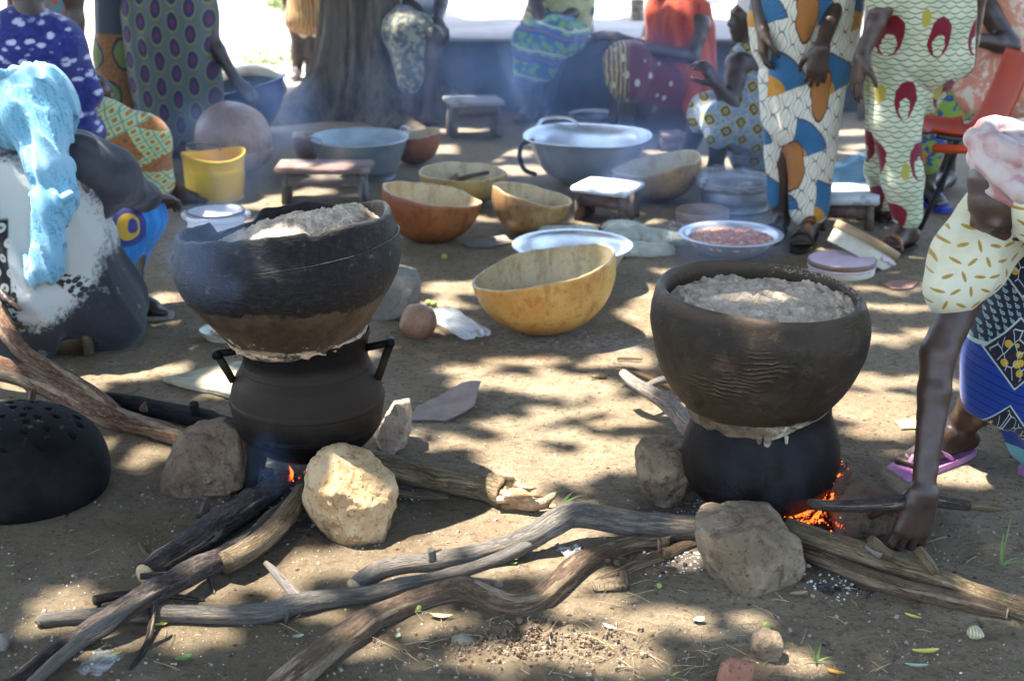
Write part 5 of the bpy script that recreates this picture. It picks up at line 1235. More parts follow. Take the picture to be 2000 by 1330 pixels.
stool(1655, 455, .25, .24, .16, 0, PAINT_W, SIDE_D, 'low table with white rounded top behind the patterned skirts', legs='post', th=.045)
stool(1312, 300, .12, .12, .10, .1, PAINT_R, SIDE_D, 'tiny stool with pinkish top behind the dark shins')
def left_bench():
    c = P(60, 695); r = root('low_bench', (c.x, c.y, 0), 'low brown wooden bench under the woman in the light blue headscarf', 'bench'); mt = wood_flat('brown_bench_wood', (.13, .085, .05), (.19, .13, .08), (.10, .07, .045))
    m = MB(); m.box((c.x, c.y+.1, .112), (.42, .24, .03), .12, .004, .003); m.build('top', mt, r)
    m = MB(); m.box((c.x, c.y+.0, .05), (.36, .022, .09), .12, .004, .003); m.build('apron', mt, r)
    for s in (-1, 1): m = MB(); m.box((c.x+s*.17, c.y+.1, .048), (.03, .20, .094), .12, .004, .003); m.build('leg', mt, r)
left_bench()
# flat boards and scraps
def flat(name, pts, mat, label, cat, th=.008, lift=.006, bend=0.0, lifts=None):
    c = sum((P(*p) for p in pts), Vector())/len(pts); n = len(pts); top = []; R_ = random.Random(len(label))
    P2 = []
    for i in range(n):
        a, b = P(*pts[i]), P(*pts[(i+1) % n])
        for t in (0, .33, .66):
            q = a.lerp(b, t); q += Vector((R_.uniform(-.003, .003), R_.uniform(-.003, .003), 0)); l0 = (lifts[i]*(1-t)+lifts[(i+1) % n]*t) if lifts else 0; q.z = GZ(q)+lift+l0; P2.append(q)
    N = len(P2); cz = GZ(c)+lift+bend; V = [Vector((c.x, c.y, cz+th))]+[p+Vector((0, 0, th)) for p in P2]+[Vector((c.x, c.y, cz))]+P2
    F = [(0, 1+i, 1+(i+1) % N) for i in range(N)]+[(N+1, N+2+(i+1) % N, N+2+i) for i in range(N)]+[(1+i, N+2+i, N+2+(i+1) % N, 1+(i+1) % N) for i in range(N)]
    tag(mk(name, V, F, mat, smooth=False), label, cat)
flat('wooden_board', [(318,748),(470,716),(520,740),(498,795),(425,780)], wood_flat('pale_board', (.34, .30, .20), (.42, .37, .26), (.24, .21, .14)), 'thin pale board lying flat behind the three legged pot', 'board', .012)
flat('cardboard_piece', [(802,822),(812,795),(850,780),(905,758),(938,762),(926,800),(870,822)], simple('brown_card', (.22, .16, .13), (.30, .22, .18), 12, .8), 'curled brown piece of cardboard right of the left pot', 'cardboard', .004, .004, .004, [.0, .0, .004, .02, .03, .02, 0])
flat('cardboard_piece', [(1724,556),(1740,550),(1792,554),(1782,566),(1742,565)], simple('red_card', (.28, .14, .10), (.34, .2, .15), 12, .8), 'small reddish card scrap near the sandalled foot', 'cardboard', .004, .004)
flat('paper_scrap', [(1744,828),(1783,823),(1800,838),(1760,843)], simple('yellow_green_paper', (.34, .33, .10), (.44, .42, .16), 12, .8), 'yellow green paper scrap beside the bent woman\'s arm', 'paper', .002, .004)
flat('flat_dish_lid', [(905,480),(985,462),(1000,480),(960,486),(915,486)], simple('dark_leaf', (.13, .11, .095), (.18, .15, .13), 12, .8), 'thin dark flat scrap behind the wide aluminium bowl', 'scrap', .004, .006)
def sack():
    c = P(1240, 475); m = Mat('pale_net_sack', .9); x, y, z = m.sep(m.obj); n = m.noise(scale=90, detail=3)
    m.col(m.mix(m.step(m.noise(scale=16, detail=5), .4, .65), (.46, .46, .37), (.60, .60, .50))); m.bump(n+m.noise(scale=16, detail=5), .9, .012)
    def S(*a): return [(tuple(P(q[0], q[1], q[2])), q[3], tuple(P(w[0], w[1], w[2])), w[3], {'st': ((0, 0, 1), q[4])}) for q, w in a]
    cones = S(((1215, 455, .03, .07, .5), (1330, 470, .012, .045, .5)), ((1165, 490, .02, .06, .5), (1290, 490, .01, .05, .5)), ((1195, 445, .03, .03, .7), (1225, 452, .03, .045, .6)), ((1060, 458, .03, .03, 1), (1150, 462, .03, .04, 1)))
    tag(implicit('plastic_sack', cones, .007, m.m, None, .03, folds((.8, -.3, .1), .012, 26, 6)), 'crumpled pale woven plastic sack lying beside the wide aluminium bowl', 'sack')
    mb = MB(); R_ = random.Random(8)
    for i in range(60):
        a = P(R_.uniform(1180, 1340), R_.uniform(435, 462), R_.uniform(.04, .08)); mb.tube([a, a+Vector((R_.uniform(-.02, .02), R_.uniform(-.01, .01), R_.uniform(.005, .02))), a+Vector((R_.uniform(-.04, .04), R_.uniform(-.02, .02), R_.uniform(.0, .03)))], .0008, 4, sub=2)
    s = [o for o in COL.objects if o.name.startswith('plastic_sack')][0]; tag(mb.build('loose_threads', m.m, s), kind='stuff')
sack()
# hollow concrete block behind the left steamer
def block():
    g = P(778, 628); m = Mat('cement_block', .95, 0, .2); n = m.noise(scale=9, detail=7, rough=.7); m.col(m.mix(m.step(n, .35, .65), (.19, .17, .14), (.28, .255, .21))); m.bump(m.noise(scale=70, detail=6, rough=.8)+n, .8, .01)
    stone('cement_block', [(728,632),(726,588),(748,548),(772,524),(818,532),(823,560),(820,600),(800,620),(768,640)], (775, 634), .20, m.m, 'broken grey cement block behind the left steamer', 'cement block', sharp=50, amp=.003, amp2=.002, fs=.9, seed=41)
block()
# red plastic chair
def chair():
    rd = simple('orange_red_plastic', (.50, .055, .012), (.42, .045, .01), 5, .7, bump=.08); mt = simple('dark_metal_tube', (.03, .035, .04), (.06, .06, .06), 20, .4, metal=.5)
    Y = 6.15; r = root('plastic_chair', Vector((Q(1860, 400, Y).x, Y, 0)), 'orange red plastic shell chair on dark metal legs at the right edge', 'chair')
    f = Q(1798, 252, Y-.10); b = Q(1915, 262, Y-.12); 
    def seat(u, v):   # u front (left) to back (right) and up, v across depth
        path = [Q(1796, 250, Y), Q(1830, 256, Y), Q(1880, 262, Y), Q(1915, 255, Y), Q(1938, 225, Y), Q(1962, 175, Y), Q(1990, 105, Y)]
        t = u*(len(path)-1); i = min(int(t), len(path)-2); p = path[i].lerp(path[i+1], t-i)
        wd = .34; e = abs(v-.5)*2; return p + Vector((0, (v-.5)*wd, .035*e**3 if u < .45 else 0)) + Vector((.03*(1-e*e) if u > .45 else 0, 0, 0))+Vector((0, 0, -.012 if u < .02 else 0))
    sheet('seat_shell', seat, 40, 16, rd, '', '', parent=r, thick=.007)
    m = MB(); m.box(Q(1855, 268, Y)+Vector((0, -.19, -.012)), (.24, .02, .035), 0, .006, 0, ry=.03); m.build('seat_edge', rd, r)
    for (a, b_) in (((1878, 272), (1797, 452)), ((1882, 272), (1966, 420)), ((1868, 268), (1832, 395)), ((1900, 268), (1985, 380))):
        yy = Y-.15 if b_[1] > 400 else Y+.17
        p0 = Q(a[0], a[1], yy); p1 = P(*b_); p1.z = .01; m = MB(); m.tube([p0, p0.lerp(p1, .5), p1], .0105, 10, sub=2); m.build('leg', mt, r)
    m = MB(); m.tube([Q(1830, 266, Y-.15), Q(1870, 272, Y-.15), Q(1925, 270, Y-.15)], .010, 8); m.build('seat_rail', mt, r)
chair()
# ------------------------------------------------------------------ cloth
def cl(name, rough=.85): 
    m = Mat(name, rough, 0, .2); 
    try: m.put(m.b.inputs['Sheen Weight'], .15)
    except Exception: pass
    return m
def fin(m, c): m.col(c); weave(m); return m.m
def cloth_indigo():
    m = cl('indigo_tie_dye'); x, y, z = m.sep(m.obj); wp = (m.noise(scale=8, detail=3)-.5)
    row = ((z+wp*.05)/.075); fr = row.fract()-.5
    fl = m.vor(m.map(m.obj, (1, .4, 1.5)), 21, 'F1'); n = m.noise(scale=34, detail=5, rough=.75)
    k = m.step(fl+(n-.5)*.9+fr.abs()*.55, .52, .30); c = m.mix(m.step(n, .3, .7), (.014, .016, .10), (.035, .04, .20)); return fin(m, m.mix(k*.9, c, (.50, .52, .66)))
def cloth_squares():
    m = cl('green_squares_print'); x, y, z = m.sep(m.obj); a = x*.92+z*.4; b = z*.92-x*.4
    u, v, iu, iv = m.cell(a, b, .036, .036, 0, .012); r = u.abs().max(v.abs()); c = m.mix(m.step(r, .42, .46), (.40, .44, .20), (.09, .22, .18)); c = m.mix(m.step(r, .22, .18), c, (.34, .13, .03))
    t = m.step(m.noise(scale=7, detail=1)+(z*1.2), .75, .78); U, Vv, I, J = m.cell(a, b, .16, .16, .5, .01); tri = m.step(U+Vv, .12, .14)*m.step(Vv, -.3, -.28)
    c = m.mix(tri, c, m.mix(m.step(m.noise(scale=60), .5, .6), (.30, .12, .035), (.18, .08, .03))); return fin(m, c)
def cloth_tear():
    m = cl('blue_olive_lattice_print'); x, y, z = m.sep(m.obj); v, u, iv, iu = m.cell(z, x, .128, .078, .5, .016)
    d = ((u*u*4.2)+(v*v*3.4)).sqrt(); e = d+v*.25+u.abs()*.15*v
    c = m.mix(m.step(e, .80, .92), (.03, .038, .10), (.085, .11, .12)); ring = m.step((e-.74).abs(), .12, .06); c = m.mix(m.step(e, .62, .70), (.028, .03, .09), c); c = m.mix(ring, c, (.17, .17, .045))
    c = m.mix(m.step(e+v*.5, .35, .2)*.8, c, (.13, .035, .055)); return fin(m, c)
def cloth_patch():
    m = cl('brown_green_patch_print'); x, y, z = m.sep(m.obj); u, v, iu, iv = m.cell(x, z, .16, .21, .5, .05); r = (u*u*1.3+v*v).sqrt()
    c = m.mix(m.step(m.noise(scale=80), .4, .6), (.13, .062, .02), (.20, .09, .03)); c = m.mix(m.step(r, .40, .38), c, (.018, .022, .05)); c = m.mix(m.step(r, .33, .31), c, m.mix(m.noise(m.map(m.obj, (1, 1, .2)), 90), (.08, .11, .03), (.15, .16, .05)))
    return fin(m, m.mix(m.step(z, .62, .63), c, (.035, .04, .055)))
def cloth_scarf():
    m = cl('light_blue_scarf', .6); w = m.wave(m.map(m.obj, (1, 1, 1), (.5, .3, .1)), 17, 11, 4, 2.6); v = m.vor(scale=42)
    c = m.mix(m.step(w, .80, .95)*m.step(m.noise(scale=9), .35, .6)*.8, (.17, .36, .47), (.04, .20, .31)); c = m.mix(m.step(m.noise(scale=5), .5, .65)*.5, c, (.29, .44, .53)); return fin(m, c)
def cloth_tiedye():
    m = cl('black_white_tie_dye'); x, y, z = m.sep(m.obj)     # local coordinates from the seat
    n = m.noise(m.map(m.obj, (1, 1, 1)), 30, 5, .75); dx = x+.05; dz = z-.38; rr = ((dx*dx*1.15)+(dz*dz)).sqrt(); d = rr+(n-.5)*.10+((m.noise(m.map(m.obj, (1, 1, 1)), 80, 2)-.5)*.05)
    c = m.mix(m.step(d, .235, .285), (.44, .44, .41), (.026, .025, .031))
    g = m.noise(scale=4, detail=2); c = m.mix(m.step(m.noise(scale=18, detail=5), .62, .72)*.35, c, (.35, .36, .33))
    # bound dotted black rays
    an = m.math('ARCTAN2', dz, dx); ray_ = ((an*6.5+(m.noise(scale=5)-.5)*2).sin()); dots = m.vor(m.map(m.obj, (1, .3, 1)), 60)
    c = m.mix(m.step(ray_, .66, .85)*m.step(d, .09, .13)*m.step(dots, .62, .45)*m.step(dz, .03, -.02), c, (.03, .03, .03))
    # dotted black yoke at left
    u, v, iu, iv = m.cell(x, z, .042, .046, .5, .012); r = (u*u+v*v).sqrt(); yk = m.step(x, -.06, -.068)*m.step(z, .215, .225)*m.step(z, .47, .455)
    c = m.mix(yk, c, m.mix(m.step(r, .34, .26)-m.step(r, .12, .08)*.8, (.018, .016, .016), (.42, .42, .38))); return fin(m, c)
def cloth_blue_yellow():
    m = cl('bright_blue_wax_print', .7); x, y, z = m.sep(m.obj); u, v, iu, iv = m.cell(x-.02, z-.04, .17, .19, .5, .03); r = (u*u*1.8+v*v).sqrt(); u2 = u-.08; r2 = (u2*u2*3+v*v).sqrt()
    c = m.mix(m.step(m.noise(m.map(m.obj, (1, 1, .3), (0, .5, 0)), 40), .4, .6), (.02, .15, .42), (.03, .22, .52)); c = m.mix(m.step(r, .40, .37), c, (.045, .05, .19))
    c = m.mix(m.step(r, .27, .25)*m.step(r2, .13, .16), c, (.52, .33, .04)); p = m.vor(scale=10); c = m.mix(m.step(p, .16, .13), c, (.52, .33, .04)); return fin(m, c)
def cloth_plain(name, c1, c2, s=10): 
    m = cl(name); return fin(m, m.mix(m.step(m.noise(scale=s, detail=5), .35, .65), c1, c2))
def cloth_fan():
    m = cl('cream_fan_print', .6); x, y, z = m.sep(m.obj)
    lv, lu, i1, i2 = m.cell(z, x, .085, .040, .5, .035); cr = (lv.abs()-(lu*lu*-2.0+.5)).abs().min((lu-lv*.5).abs()*1.5+.02); c = m.mix(m.step(cr, .02, .06), (.14, .10, .09), (.58, .55, .45)); c = m.mix(m.step(m.noise(scale=5, detail=3), .5, .7)*.4, c, (.48, .50, .42))
    def fan(u, v, R, a0, c):
        r = (u*u+v*v).sqrt(); an = m.math('ARCTAN2', v, u); s = m.step((an-a0).abs(), .62, .60); g1 = (r*34).fract()-.5; g2 = (an*13).fract()-.5
        gl = m.step(g1.abs(), .42, .46).max(m.step(g2.abs(), .42, .46)); bl = m.mix(gl, (.035, .14, .27), (.012, .02, .06)); og = m.mix(gl, (.52, .25, .03), (.15, .06, .01))
        e = m.step(r, R+.03, R); c = m.mix(s*e, c, (.06, .02, .03)); c = m.mix(s*m.step(r, R, R-.015), c, bl); return m.mix(s*m.step(r, R*.45, R*.42), c, og)
    u, v, iu, iv = m.cell(x+.03, z, .20, .26, .5, .045)
    c = fan(u+.18, v+.25, .72, .95, c)
    u, v, iu, iv = m.cell(x+.11, z+.16, .27, .31, .3, .05); rr = m.rnd(m.vec(iu, iv, 3.0))
    r = ((u*u*7)+(v*v*1.2)).sqrt(); g = ((x*150).fract()-.5).abs().max(((z*150).fract()-.5).abs()); c = m.mix(m.step(r, .42, .40), c, (.09, .03, .02)); c = m.mix(m.step(r, .38, .36), c, m.mix(m.step(g, .36, .42), (.42, .17, .045), (.16, .06, .02)))
    return fin(m, c)
def cloth_net():
    m = cl('green_cream_net_print', .6); x, y, z = m.sep(m.obj); w = (m.noise(scale=10, detail=2)-.5)
    lu, lv, i1, i2 = m.cell(x, z, .050, .020, .5, .030); cr = (lv-lu*lu*1.9+.24).abs(); c = m.mix(m.step(m.noise(scale=7, detail=4), .35, .65), (.42, .45, .27), (.55, .55, .38)); c = m.mix(m.step(cr, .07, .15), (.06, .12, .12), c)
    u, v, iu, iv = m.cell(x, z, .17, .245, .5, .05); v2 = v+.13; r = (u*u*1.5+v*v).sqrt(); r2 = (u*u*1.7+v2*v2*1.1).sqrt(); wob = (m.noise(scale=60, detail=3)-.5)*.12
    k = m.step(r+wob*.3, .33, .31)*m.step(r2+wob, .17, .19); g = m.step(((m.math('ARCTAN2', v, u)*7).fract()-.5).abs(), .4, .47); c = m.mix(k, c, m.mix(g, (.17, .008, .02), (.06, .004, .01)))
    U, Vv, I, J = m.cell(x+.06, z+.12, .23, .30, .5, .02); rr = ((U*U*5)+(Vv*Vv*2)).sqrt(); c = m.mix(m.step(rr, .17, .15), c, (.36, .30, .05)); return fin(m, c)
def cloth_red():
    m = cl('red_orange_cotton'); return fin(m, m.mix(m.step(m.noise(m.map(m.obj, (1, 1, .3)), 16, 5), .35, .65), (.24, .028, .018), (.42, .07, .03)))
def cloth_spots():
    m = cl('maroon_spotted_wrapper'); x, y, z = m.sep(m.obj); v = m.vor(m.map(m.obj, (1, .5, .8)), 13, 'F1', .8); c = m.mix(m.noise(scale=12), (.085, .012, .03), (.14, .02, .04)); c = m.mix(m.step(v, .24, .20), c, (.42, .40, .32))
    w = m.wave(m.map(m.obj, (1, 1, 1)), 14, 3); c = m.mix(m.step(x, -.34, -.37)*m.step(w, .5, .6), c, (.30, .28, .07)); c = m.mix(m.step(z+x*.3, .15, .10)*.8, c, (.035, .03, .03)); return fin(m, c)
def cloth_greyprint():
    m = cl('grey_blue_square_print'); x, y, z = m.sep(m.obj); u, v, iu, iv = m.cell(x*.8+z*.5, z*.8-x*.5, .075, .075, .4, .03); r = u.abs().max(v.abs()*.9+u.abs()*.2)
    n = m.noise(scale=60, detail=4); c = m.mix(m.step(n, .4, .6), (.16, .20, .27), (.28, .32, .37)); c = m.mix(m.step(r, .33, .30), c, (.35, .28, .06)); c = m.mix(m.step(r, .24, .22), c, (.055, .05, .035)); c = m.mix(m.step(r, .13, .11), c, (.36, .30, .10)); c = m.mix(m.step(r, .06, .04), c, (.03, .04, .05)); return fin(m, c)
def cloth_bands(hi=False):
    m = cl('green_blue_banded_print'); x, y, z = m.sep(m.obj); n = m.noise(scale=6, detail=2)-.5; t = z+x*.25+n*.05; f = (t/.15).fract(); v = m.vor(scale=24)
    c = m.mix(m.step(v, .40, .55), (.16, .30, .07), (.03, .12, .20)); c = m.mix(m.step(f, .28, .31), (.035, .08, .22), c); c = m.mix(m.step((f-.45).abs(), .06, .04), c, (.42, .42, .28)); c = m.mix(m.step((f-.16).abs(), .03, .02), c, (.32, .08, .03))
    return fin(m, c)
def cloth_yellow_orange():
    m = cl('pale_yellow_circle_print'); v = m.vor(scale=9, rand=.7); c = m.mix(m.step(m.noise(scale=20), .4, .6), (.36, .36, .18), (.48, .45, .26)); c = m.mix(m.step((v-.36).abs(), .07, .05), c, (.06, .10, .12)); c = m.mix(m.step(v, .22, .19), c, (.34, .18, .05)); return fin(m, c)
def cloth_floral():
    m = cl('pink_orange_floral', .6); v = m.vor(scale=18, feature='SMOOTH_F1'); n = m.noise(scale=13, detail=5, rough=.7, dist=1); c = m.mix(m.step(n, .42, .50), (.60, .48, .36), (.56, .22, .14)); c = m.mix(m.step(v, .18, .12), c, (.60, .55, .46)); c = m.mix(m.step(m.noise(scale=9, detail=4), .6, .66), c, (.28, .30, .14)); return fin(m, c)
def cloth_leafy():
    m = cl('green_blue_orange_print'); x, y, z = m.sep(m.obj); n = m.noise(scale=14, detail=3, dist=1.5); c = m.mix(m.step(n, .45, .5), (.04, .07, .20), (.20, .30, .05)); c = m.mix(m.step(m.noise(scale=22, detail=2), .60, .63), c, (.46, .20, .03)); return fin(m, c)
def cloth_dash():
    m = cl('cream_gold_dash_print', .7); x, y, z = m.sep(m.obj); q = m.map(m.obj, (1, .0, 1)); S = 25
    u, v, iu, iv = m.cell(x, z, .036, .034, .5, .004); rr = m.rnd(m.vec(iu, iv, 1.0)); an = (iu+iv*1.0).mod(3.0)*1.15+rr*.7+.2; ca = m.math('COSINE', an); sa = an.sin()
    a = u*ca+v*sa; b = v*ca-u*sa; r = ((a*a*6.2)+(b*b*70)).sqrt(); c = m.mix(m.step(m.noise(scale=8, detail=4), .35, .65), (.50, .46, .30), (.60, .57, .42)); c = m.mix(m.step(r, 1.0, .9), c, (.36, .23, .05)); return fin(m, m.mix(m.step(b.abs()*3+a.abs()*.4, .13, .08)*m.step(r, .9, .8)*.7, c, (.22, .11, .02)))
def cloth_drops():
    m = cl('navy_teardrop_wrapper', .65); x, y, z = m.sep(m.obj); n = (m.noise(scale=3, detail=1)-.5)*.06
    a = x*.985+z*.17+n; b = z*.985-x*.17+n
    u, v, iu, iv = m.cell(a, b, .0165, .0185, .0); r = (u*u*7+(v+.08)*(v+.08)*7).sqrt(); tl = ((u+.17)*(u+.17)*60+(v-.22)*(v-.22)*9).sqrt()
    dr = m.mix(m.step(r, .82, .7).max(m.step(tl, .8, .65)), (.012, .014, .028), (.22, .31, .29)); dr = m.mix(m.step(r, .25, .15)*.6, dr, (.02, .03, .03))
    # scalloped border, blue ground below with black veins
    sc_ = z-.335-(x*.0) - ((x*6.0+1.2).sin().abs())*.075; 
    bl = m.mix(m.step((((x*.5+z*1.6+n)*28).fract()-.5).abs(), .07, .035), (.012, .045, .26), (.008, .010, .03))
    low = m.step(sc_, .004, -.004); c = m.mix(low, dr, bl); c = m.mix(m.step((sc_).abs(), .0065, .004), c, (.42, .50, .46))
    # dark medallions with yellow blossoms
    U, Vv, I, J = m.cell(x+.085, z-.045, .24, .23, 0); R = (U.abs()*1.25+Vv.abs()*.9); c = m.mix(m.step(R, .37, .365), c, (.40, .48, .45)); c = m.mix(m.step(R, .345, .34), c, (.018, .014, .024))
    f = m.vor(m.map(m.obj, (1, .2, .8)), 34); c = m.mix(m.step(R, .30, .28)*m.step(f, .30, .26), c, (.55, .33, .02)); f2 = m.vor(m.map(m.obj, (1.8, .2, .8), (0, .5, 0)), 30, 'DISTANCE_TO_EDGE'); c = m.mix(m.step(R, .31, .30)*m.step(f2, .05, .02), c, (.42, .48, .48))
    c = m.mix(m.step(z, .088, .083), c, (.16, .38, .42)); return fin(m, c)
def cloth_wrap():
    m = cl('pink_cream_head_wrap', .7); n = m.noise(scale=13, detail=5, dist=.8); c = m.mix(m.step(n, .46, .56), (.44, .34, .31), (.38, .17, .17)); c = m.mix(m.step(m.noise(scale=19, detail=4), .56, .66), c, (.46, .26, .12)); c = m.mix(m.step(m.noise(scale=7, detail=4), .5, .65)*.7, c, (.52, .45, .42)); return fin(m, c)
C = dict(indigo=cloth_indigo(), squares=cloth_squares(), tear=cloth_tear(), patch=cloth_patch(), scarf=cloth_scarf(), tiedye=cloth_tiedye(), blue=cloth_blue_yellow(), charcoal=cloth_plain('charcoal_cloth', (.035, .034, .042), (.055, .053, .062)),
         fan=cloth_fan(), net=cloth_net(), red=cloth_red(), spots=cloth_spots(), grey=cloth_greyprint(), bands=cloth_bands(), yel=cloth_yellow_orange(), floral=cloth_floral(), leafy=cloth_leafy(), dash=cloth_dash(), drops=cloth_drops(), wrap=cloth_wrap(),
         white=cloth_plain('off_white_cloth', (.55, .50, .46), (.64, .60, .55)), navy=cloth_plain('navy_cloth', (.02, .022, .04), (.035, .038, .06)), teal=cloth_plain('teal_cloth', (.05, .20, .24), (.3, .08, .05), 18), lav=cloth_plain('lavender_cloth', (.34, .34, .42), (.45, .45, .5)), hair=cloth_plain('black_hair', (.008, .007, .007), (.02, .017, .015), 60))
# ------------------------------------------------------------------ bodies
def T(v): return tuple(float(x) for x in v)
def hand_cones(w, d, n, curl=(.3, .5, .4), L=.185, spread=.12, side=1, thumb=.5, fingers=None):
    """wrist, direction, back-of-hand normal -> palm, four unequal fingers, thumb"""
    w = Vector(w); d = Vector(d).normalized(); n = Vector(n); n = (n - d*n.dot(d)).normalized(); s = d.cross(n).normalized()*side
    out = []; k = L/.185
    roots = []
    for i, (off, ln) in enumerate(((-.030, .062), (-.011, .074), (.010, .070), (.029, .055))):
        r0 = w + d*(.088-.004*abs(i-1.2))*k + s*off*k - n*.002; roots.append(r0)
        out.append((T(w + s*off*.5*k), .019*k, T(r0), .0135*k, {'k': .010}))
        ang = 0.0; p = r0; dd = (d + s*off*spread/.03).normalized(); cc = fingers[i] if fingers else curl
        for j, (fl, rr0, rr1) in enumerate(((.46, .0105, .0095), (.30, .0095, .0086), (.24, .0086, .0070))):
            ang += cc[j]; v = (dd*math.cos(ang) - n*math.sin(ang)).normalized(); q = p + v*ln*fl*1.12*k
            out.append((T(p), rr0*k, T(q), rr1*k, {'k': .004})); p = q
    tb = w + d*.022*k - s*.026*k - n*.006; t1 = tb + (d*.75 - s*.75 - n*thumb).normalized()*.042*k; t2 = t1 + (d*.95 - s*.25 - n*thumb*1.3).normalized()*.032*k; t3 = t2 + (d*1.0 - n*thumb*1.3).normalized()*.024*k
    out += [(T(w+d*.015*k), .017*k, T(tb), .016*k, {'k': .012}), (T(tb), .0155*k, T(t1), .0125*k, {'k': .010}), (T(t1), .0120*k, T(t2), .0105*k, {'k': .005}), (T(t2), .0105*k, T(t3), .0085*k, {'k': .004})]
    return out
def foot_cones(a, toe, s=1.0, toes=True, side=1):
    a = Vector(a); toe = Vector(toe); f = (toe-a); f.z = 0; L = f.length; f.normalize(); w = Vector((-f.y, f.x, 0))*side
    g = min(a.z, .08); base = Vector((a.x, a.y, 0)); o = []
    heel = base - f*.035*s + Vector((0, 0, .030*s+toe.z)); ball = base + f*(L*.72) + Vector((0, 0, .020*s+toe.z))
    o += [(T(a), .036*s, T(heel), .032*s), (T(a), .034*s, T(ball+Vector((0, 0, .008))), .022*s), (T(heel), .028*s, T(ball+w*.018), .018*s), (T(heel), .028*s, T(ball-w*.020), .019*s)]
    if toes:
        for i, (off, ln, r) in enumerate(((-.032, .050, .0135), (-.012, .048, .010), (.004, .043, .0095), (.019, .036, .009), (.033, .028, .0085))):
            b = ball + w*off*s*.9 - f*.004; e = b + f*ln*s*.85 + w*off*.1; e.z = .011*s+toe.z; b = b.copy(); b.z = .016*s+toe.z
            o.append((T(b), r*1.1*s, T(e), r*s, {'k': .005}))
    return o
def head_cones(h, f, up=(0, 0, 1), s=1.0):
    h = Vector(h); f = Vector(f).normalized(); u = Vector(up).normalized(); f = (f-u*f.dot(u)).normalized(); r = f.cross(u)
    o = [(T(h+u*.018*s-f*.012*s), .088*s, T(h+u*.012*s+f*.022*s), .078*s, {'st': (T(r), .86)}), (T(h-u*.045*s+f*.048*s), .047*s, T(h-u*.078*s+f*.064*s), .030*s, {'st': (T(r), 1.0)}),
         (T(h-u*.06*s+f*.0*s-r*.03*s), .035*s, T(h-u*.06*s+f*.0*s+r*.03*s), .035*s), (T(h+u*.012*s+f*.092*s), .0095*s, T(h-u*.022*s+f*.106*s), .0135*s, {'k': .012}),
         (T(h-u*.026*s+f*.096*s-r*.014*s), .009*s, T(h-u*.026*s+f*.096*s+r*.014*s), .009*s, {'k': .008}), (T(h-u*.046*s+f*.094*s-r*.016*s), .0085*s, T(h-u*.046*s+f*.094*s+r*.016*s), .0085*s, {'k': .004}),
         (T(h-u*.060*s+f*.090*s-r*.014*s), .0095*s, T(h-u*.060*s+f*.090*s+r*.014*s), .0095*s, {'k': .004}), (T(h+u*.032*s+f*.090*s-r*.036*s), .010*s, T(h+u*.032*s+f*.090*s+r*.036*s), .010*s, {'k': .02})]
    for q in (-1, 1):
        o.append((T(h+u*.012*s+f*.098*s+r*q*.031*s), .0145*s, T(h+u*.012*s+f*.099*s+r*q*.031*s), .0145*s, {'neg': True, 'k': .012}))
        o.append((T(h+u*.012*s+f*.082*s+r*q*.031*s), .0125*s, T(h+u*.012*s+f*.083*s+r*q*.031*s), .0125*s, {'k': .003}))
        o.append((T(h+u*.018*s-f*.006*s+r*q*.076*s), .012*s, T(h-u*.018*s-f*.002*s+r*q*.072*s), .009*s, {'k': .006}))
    return o
def limb(a, b, c, r0, r1, r2, bulge=1.0):
    """two bones with muscle"""
    a, b, c = Vector(a), Vector(b), Vector(c); m1 = a.lerp(b, .4); m2 = b.lerp(c, .28)
    return [(T(a), r0, T(m1), (r0+r1)*.53*bulge), (T(m1), (r0+r1)*.53*bulge, T(b), r1), (T(b), r1, T(m2), (r1*.60+r2*.46)*1.02*bulge), (T(m2), (r1*.60+r2*.46)*1.02*bulge, T(c), r2)]
def body(J, s=1.0, female=1):
    o = []
    ch, pv = Vector(J['ch']), Vector(J['pv']); ax = (ch-pv).normalized()
    sh = None
    if 'sl' in J and 'sr' in J: sh = (Vector(J['sr'])-Vector(J['sl'])).normalized()
    else: sh = Vector((1, 0, 0))
    o += [(T(ch-sh*.06*s), .105*s, T(ch+sh*.06*s), .105*s, {'k': .05}), (T(pv-sh*.055*s), .115*s, T(pv+sh*.055*s), .115*s, {'k': .05}), (T(ch), .11*s, T(pv), .105*s, {'k': .05})]
    if 'hd' in J:
        nk = ch+ax*.10*s; o += [(T(nk), .058*s, T(Vector(J['hd'])-Vector((0, 0, .03))), .050*s, {'k': .03})]; o += head_cones(J['hd'], J.get('face', (0, -1, 0)), J.get('up', (0, 0, 1)), s)
    for q in 'lr':
        if 's'+q in J:
            o.append((T(ch+ax*.05*s), .07*s, T(J['s'+q]), .060*s, {'k': .04})); o += limb(J['s'+q], J['e'+q], J['w'+q], .054*s, .040*s, .026*s)
            h = J.get('H'+q)
            if h: o += hand_cones(J['w'+q], **h)
        if 'k'+q in J:
            hp = J.get('h'+q, T(pv + sh*(.08*s if q == 'r' else -.08*s) - ax*.04)); o += limb(hp, J['k'+q], J['a'+q], .086*s, .056*s, .035*s, 1.05)
            if 't'+q in J: o += foot_cones(J['a'+q], J['t'+q], s, side=J.get('fs', 1))
    return o
def person(label, loc, J, h=.010, s=1.0, sk=None, clothes=(), flat_band=.04):
    r = root('person', (loc[0], loc[1], 0), label, 'person')
    implicit('body', body(J, s), h, sk or SKIN, r, .018)
    for c in clothes:
        nm, cones, hh, mat, kk, disp = c; implicit(nm, [tuple(T(x) if hasattr(x, '__len__') and not isinstance(x, dict) else x for x in q) for q in cones], hh, mat, r, kk, disp)
    return r
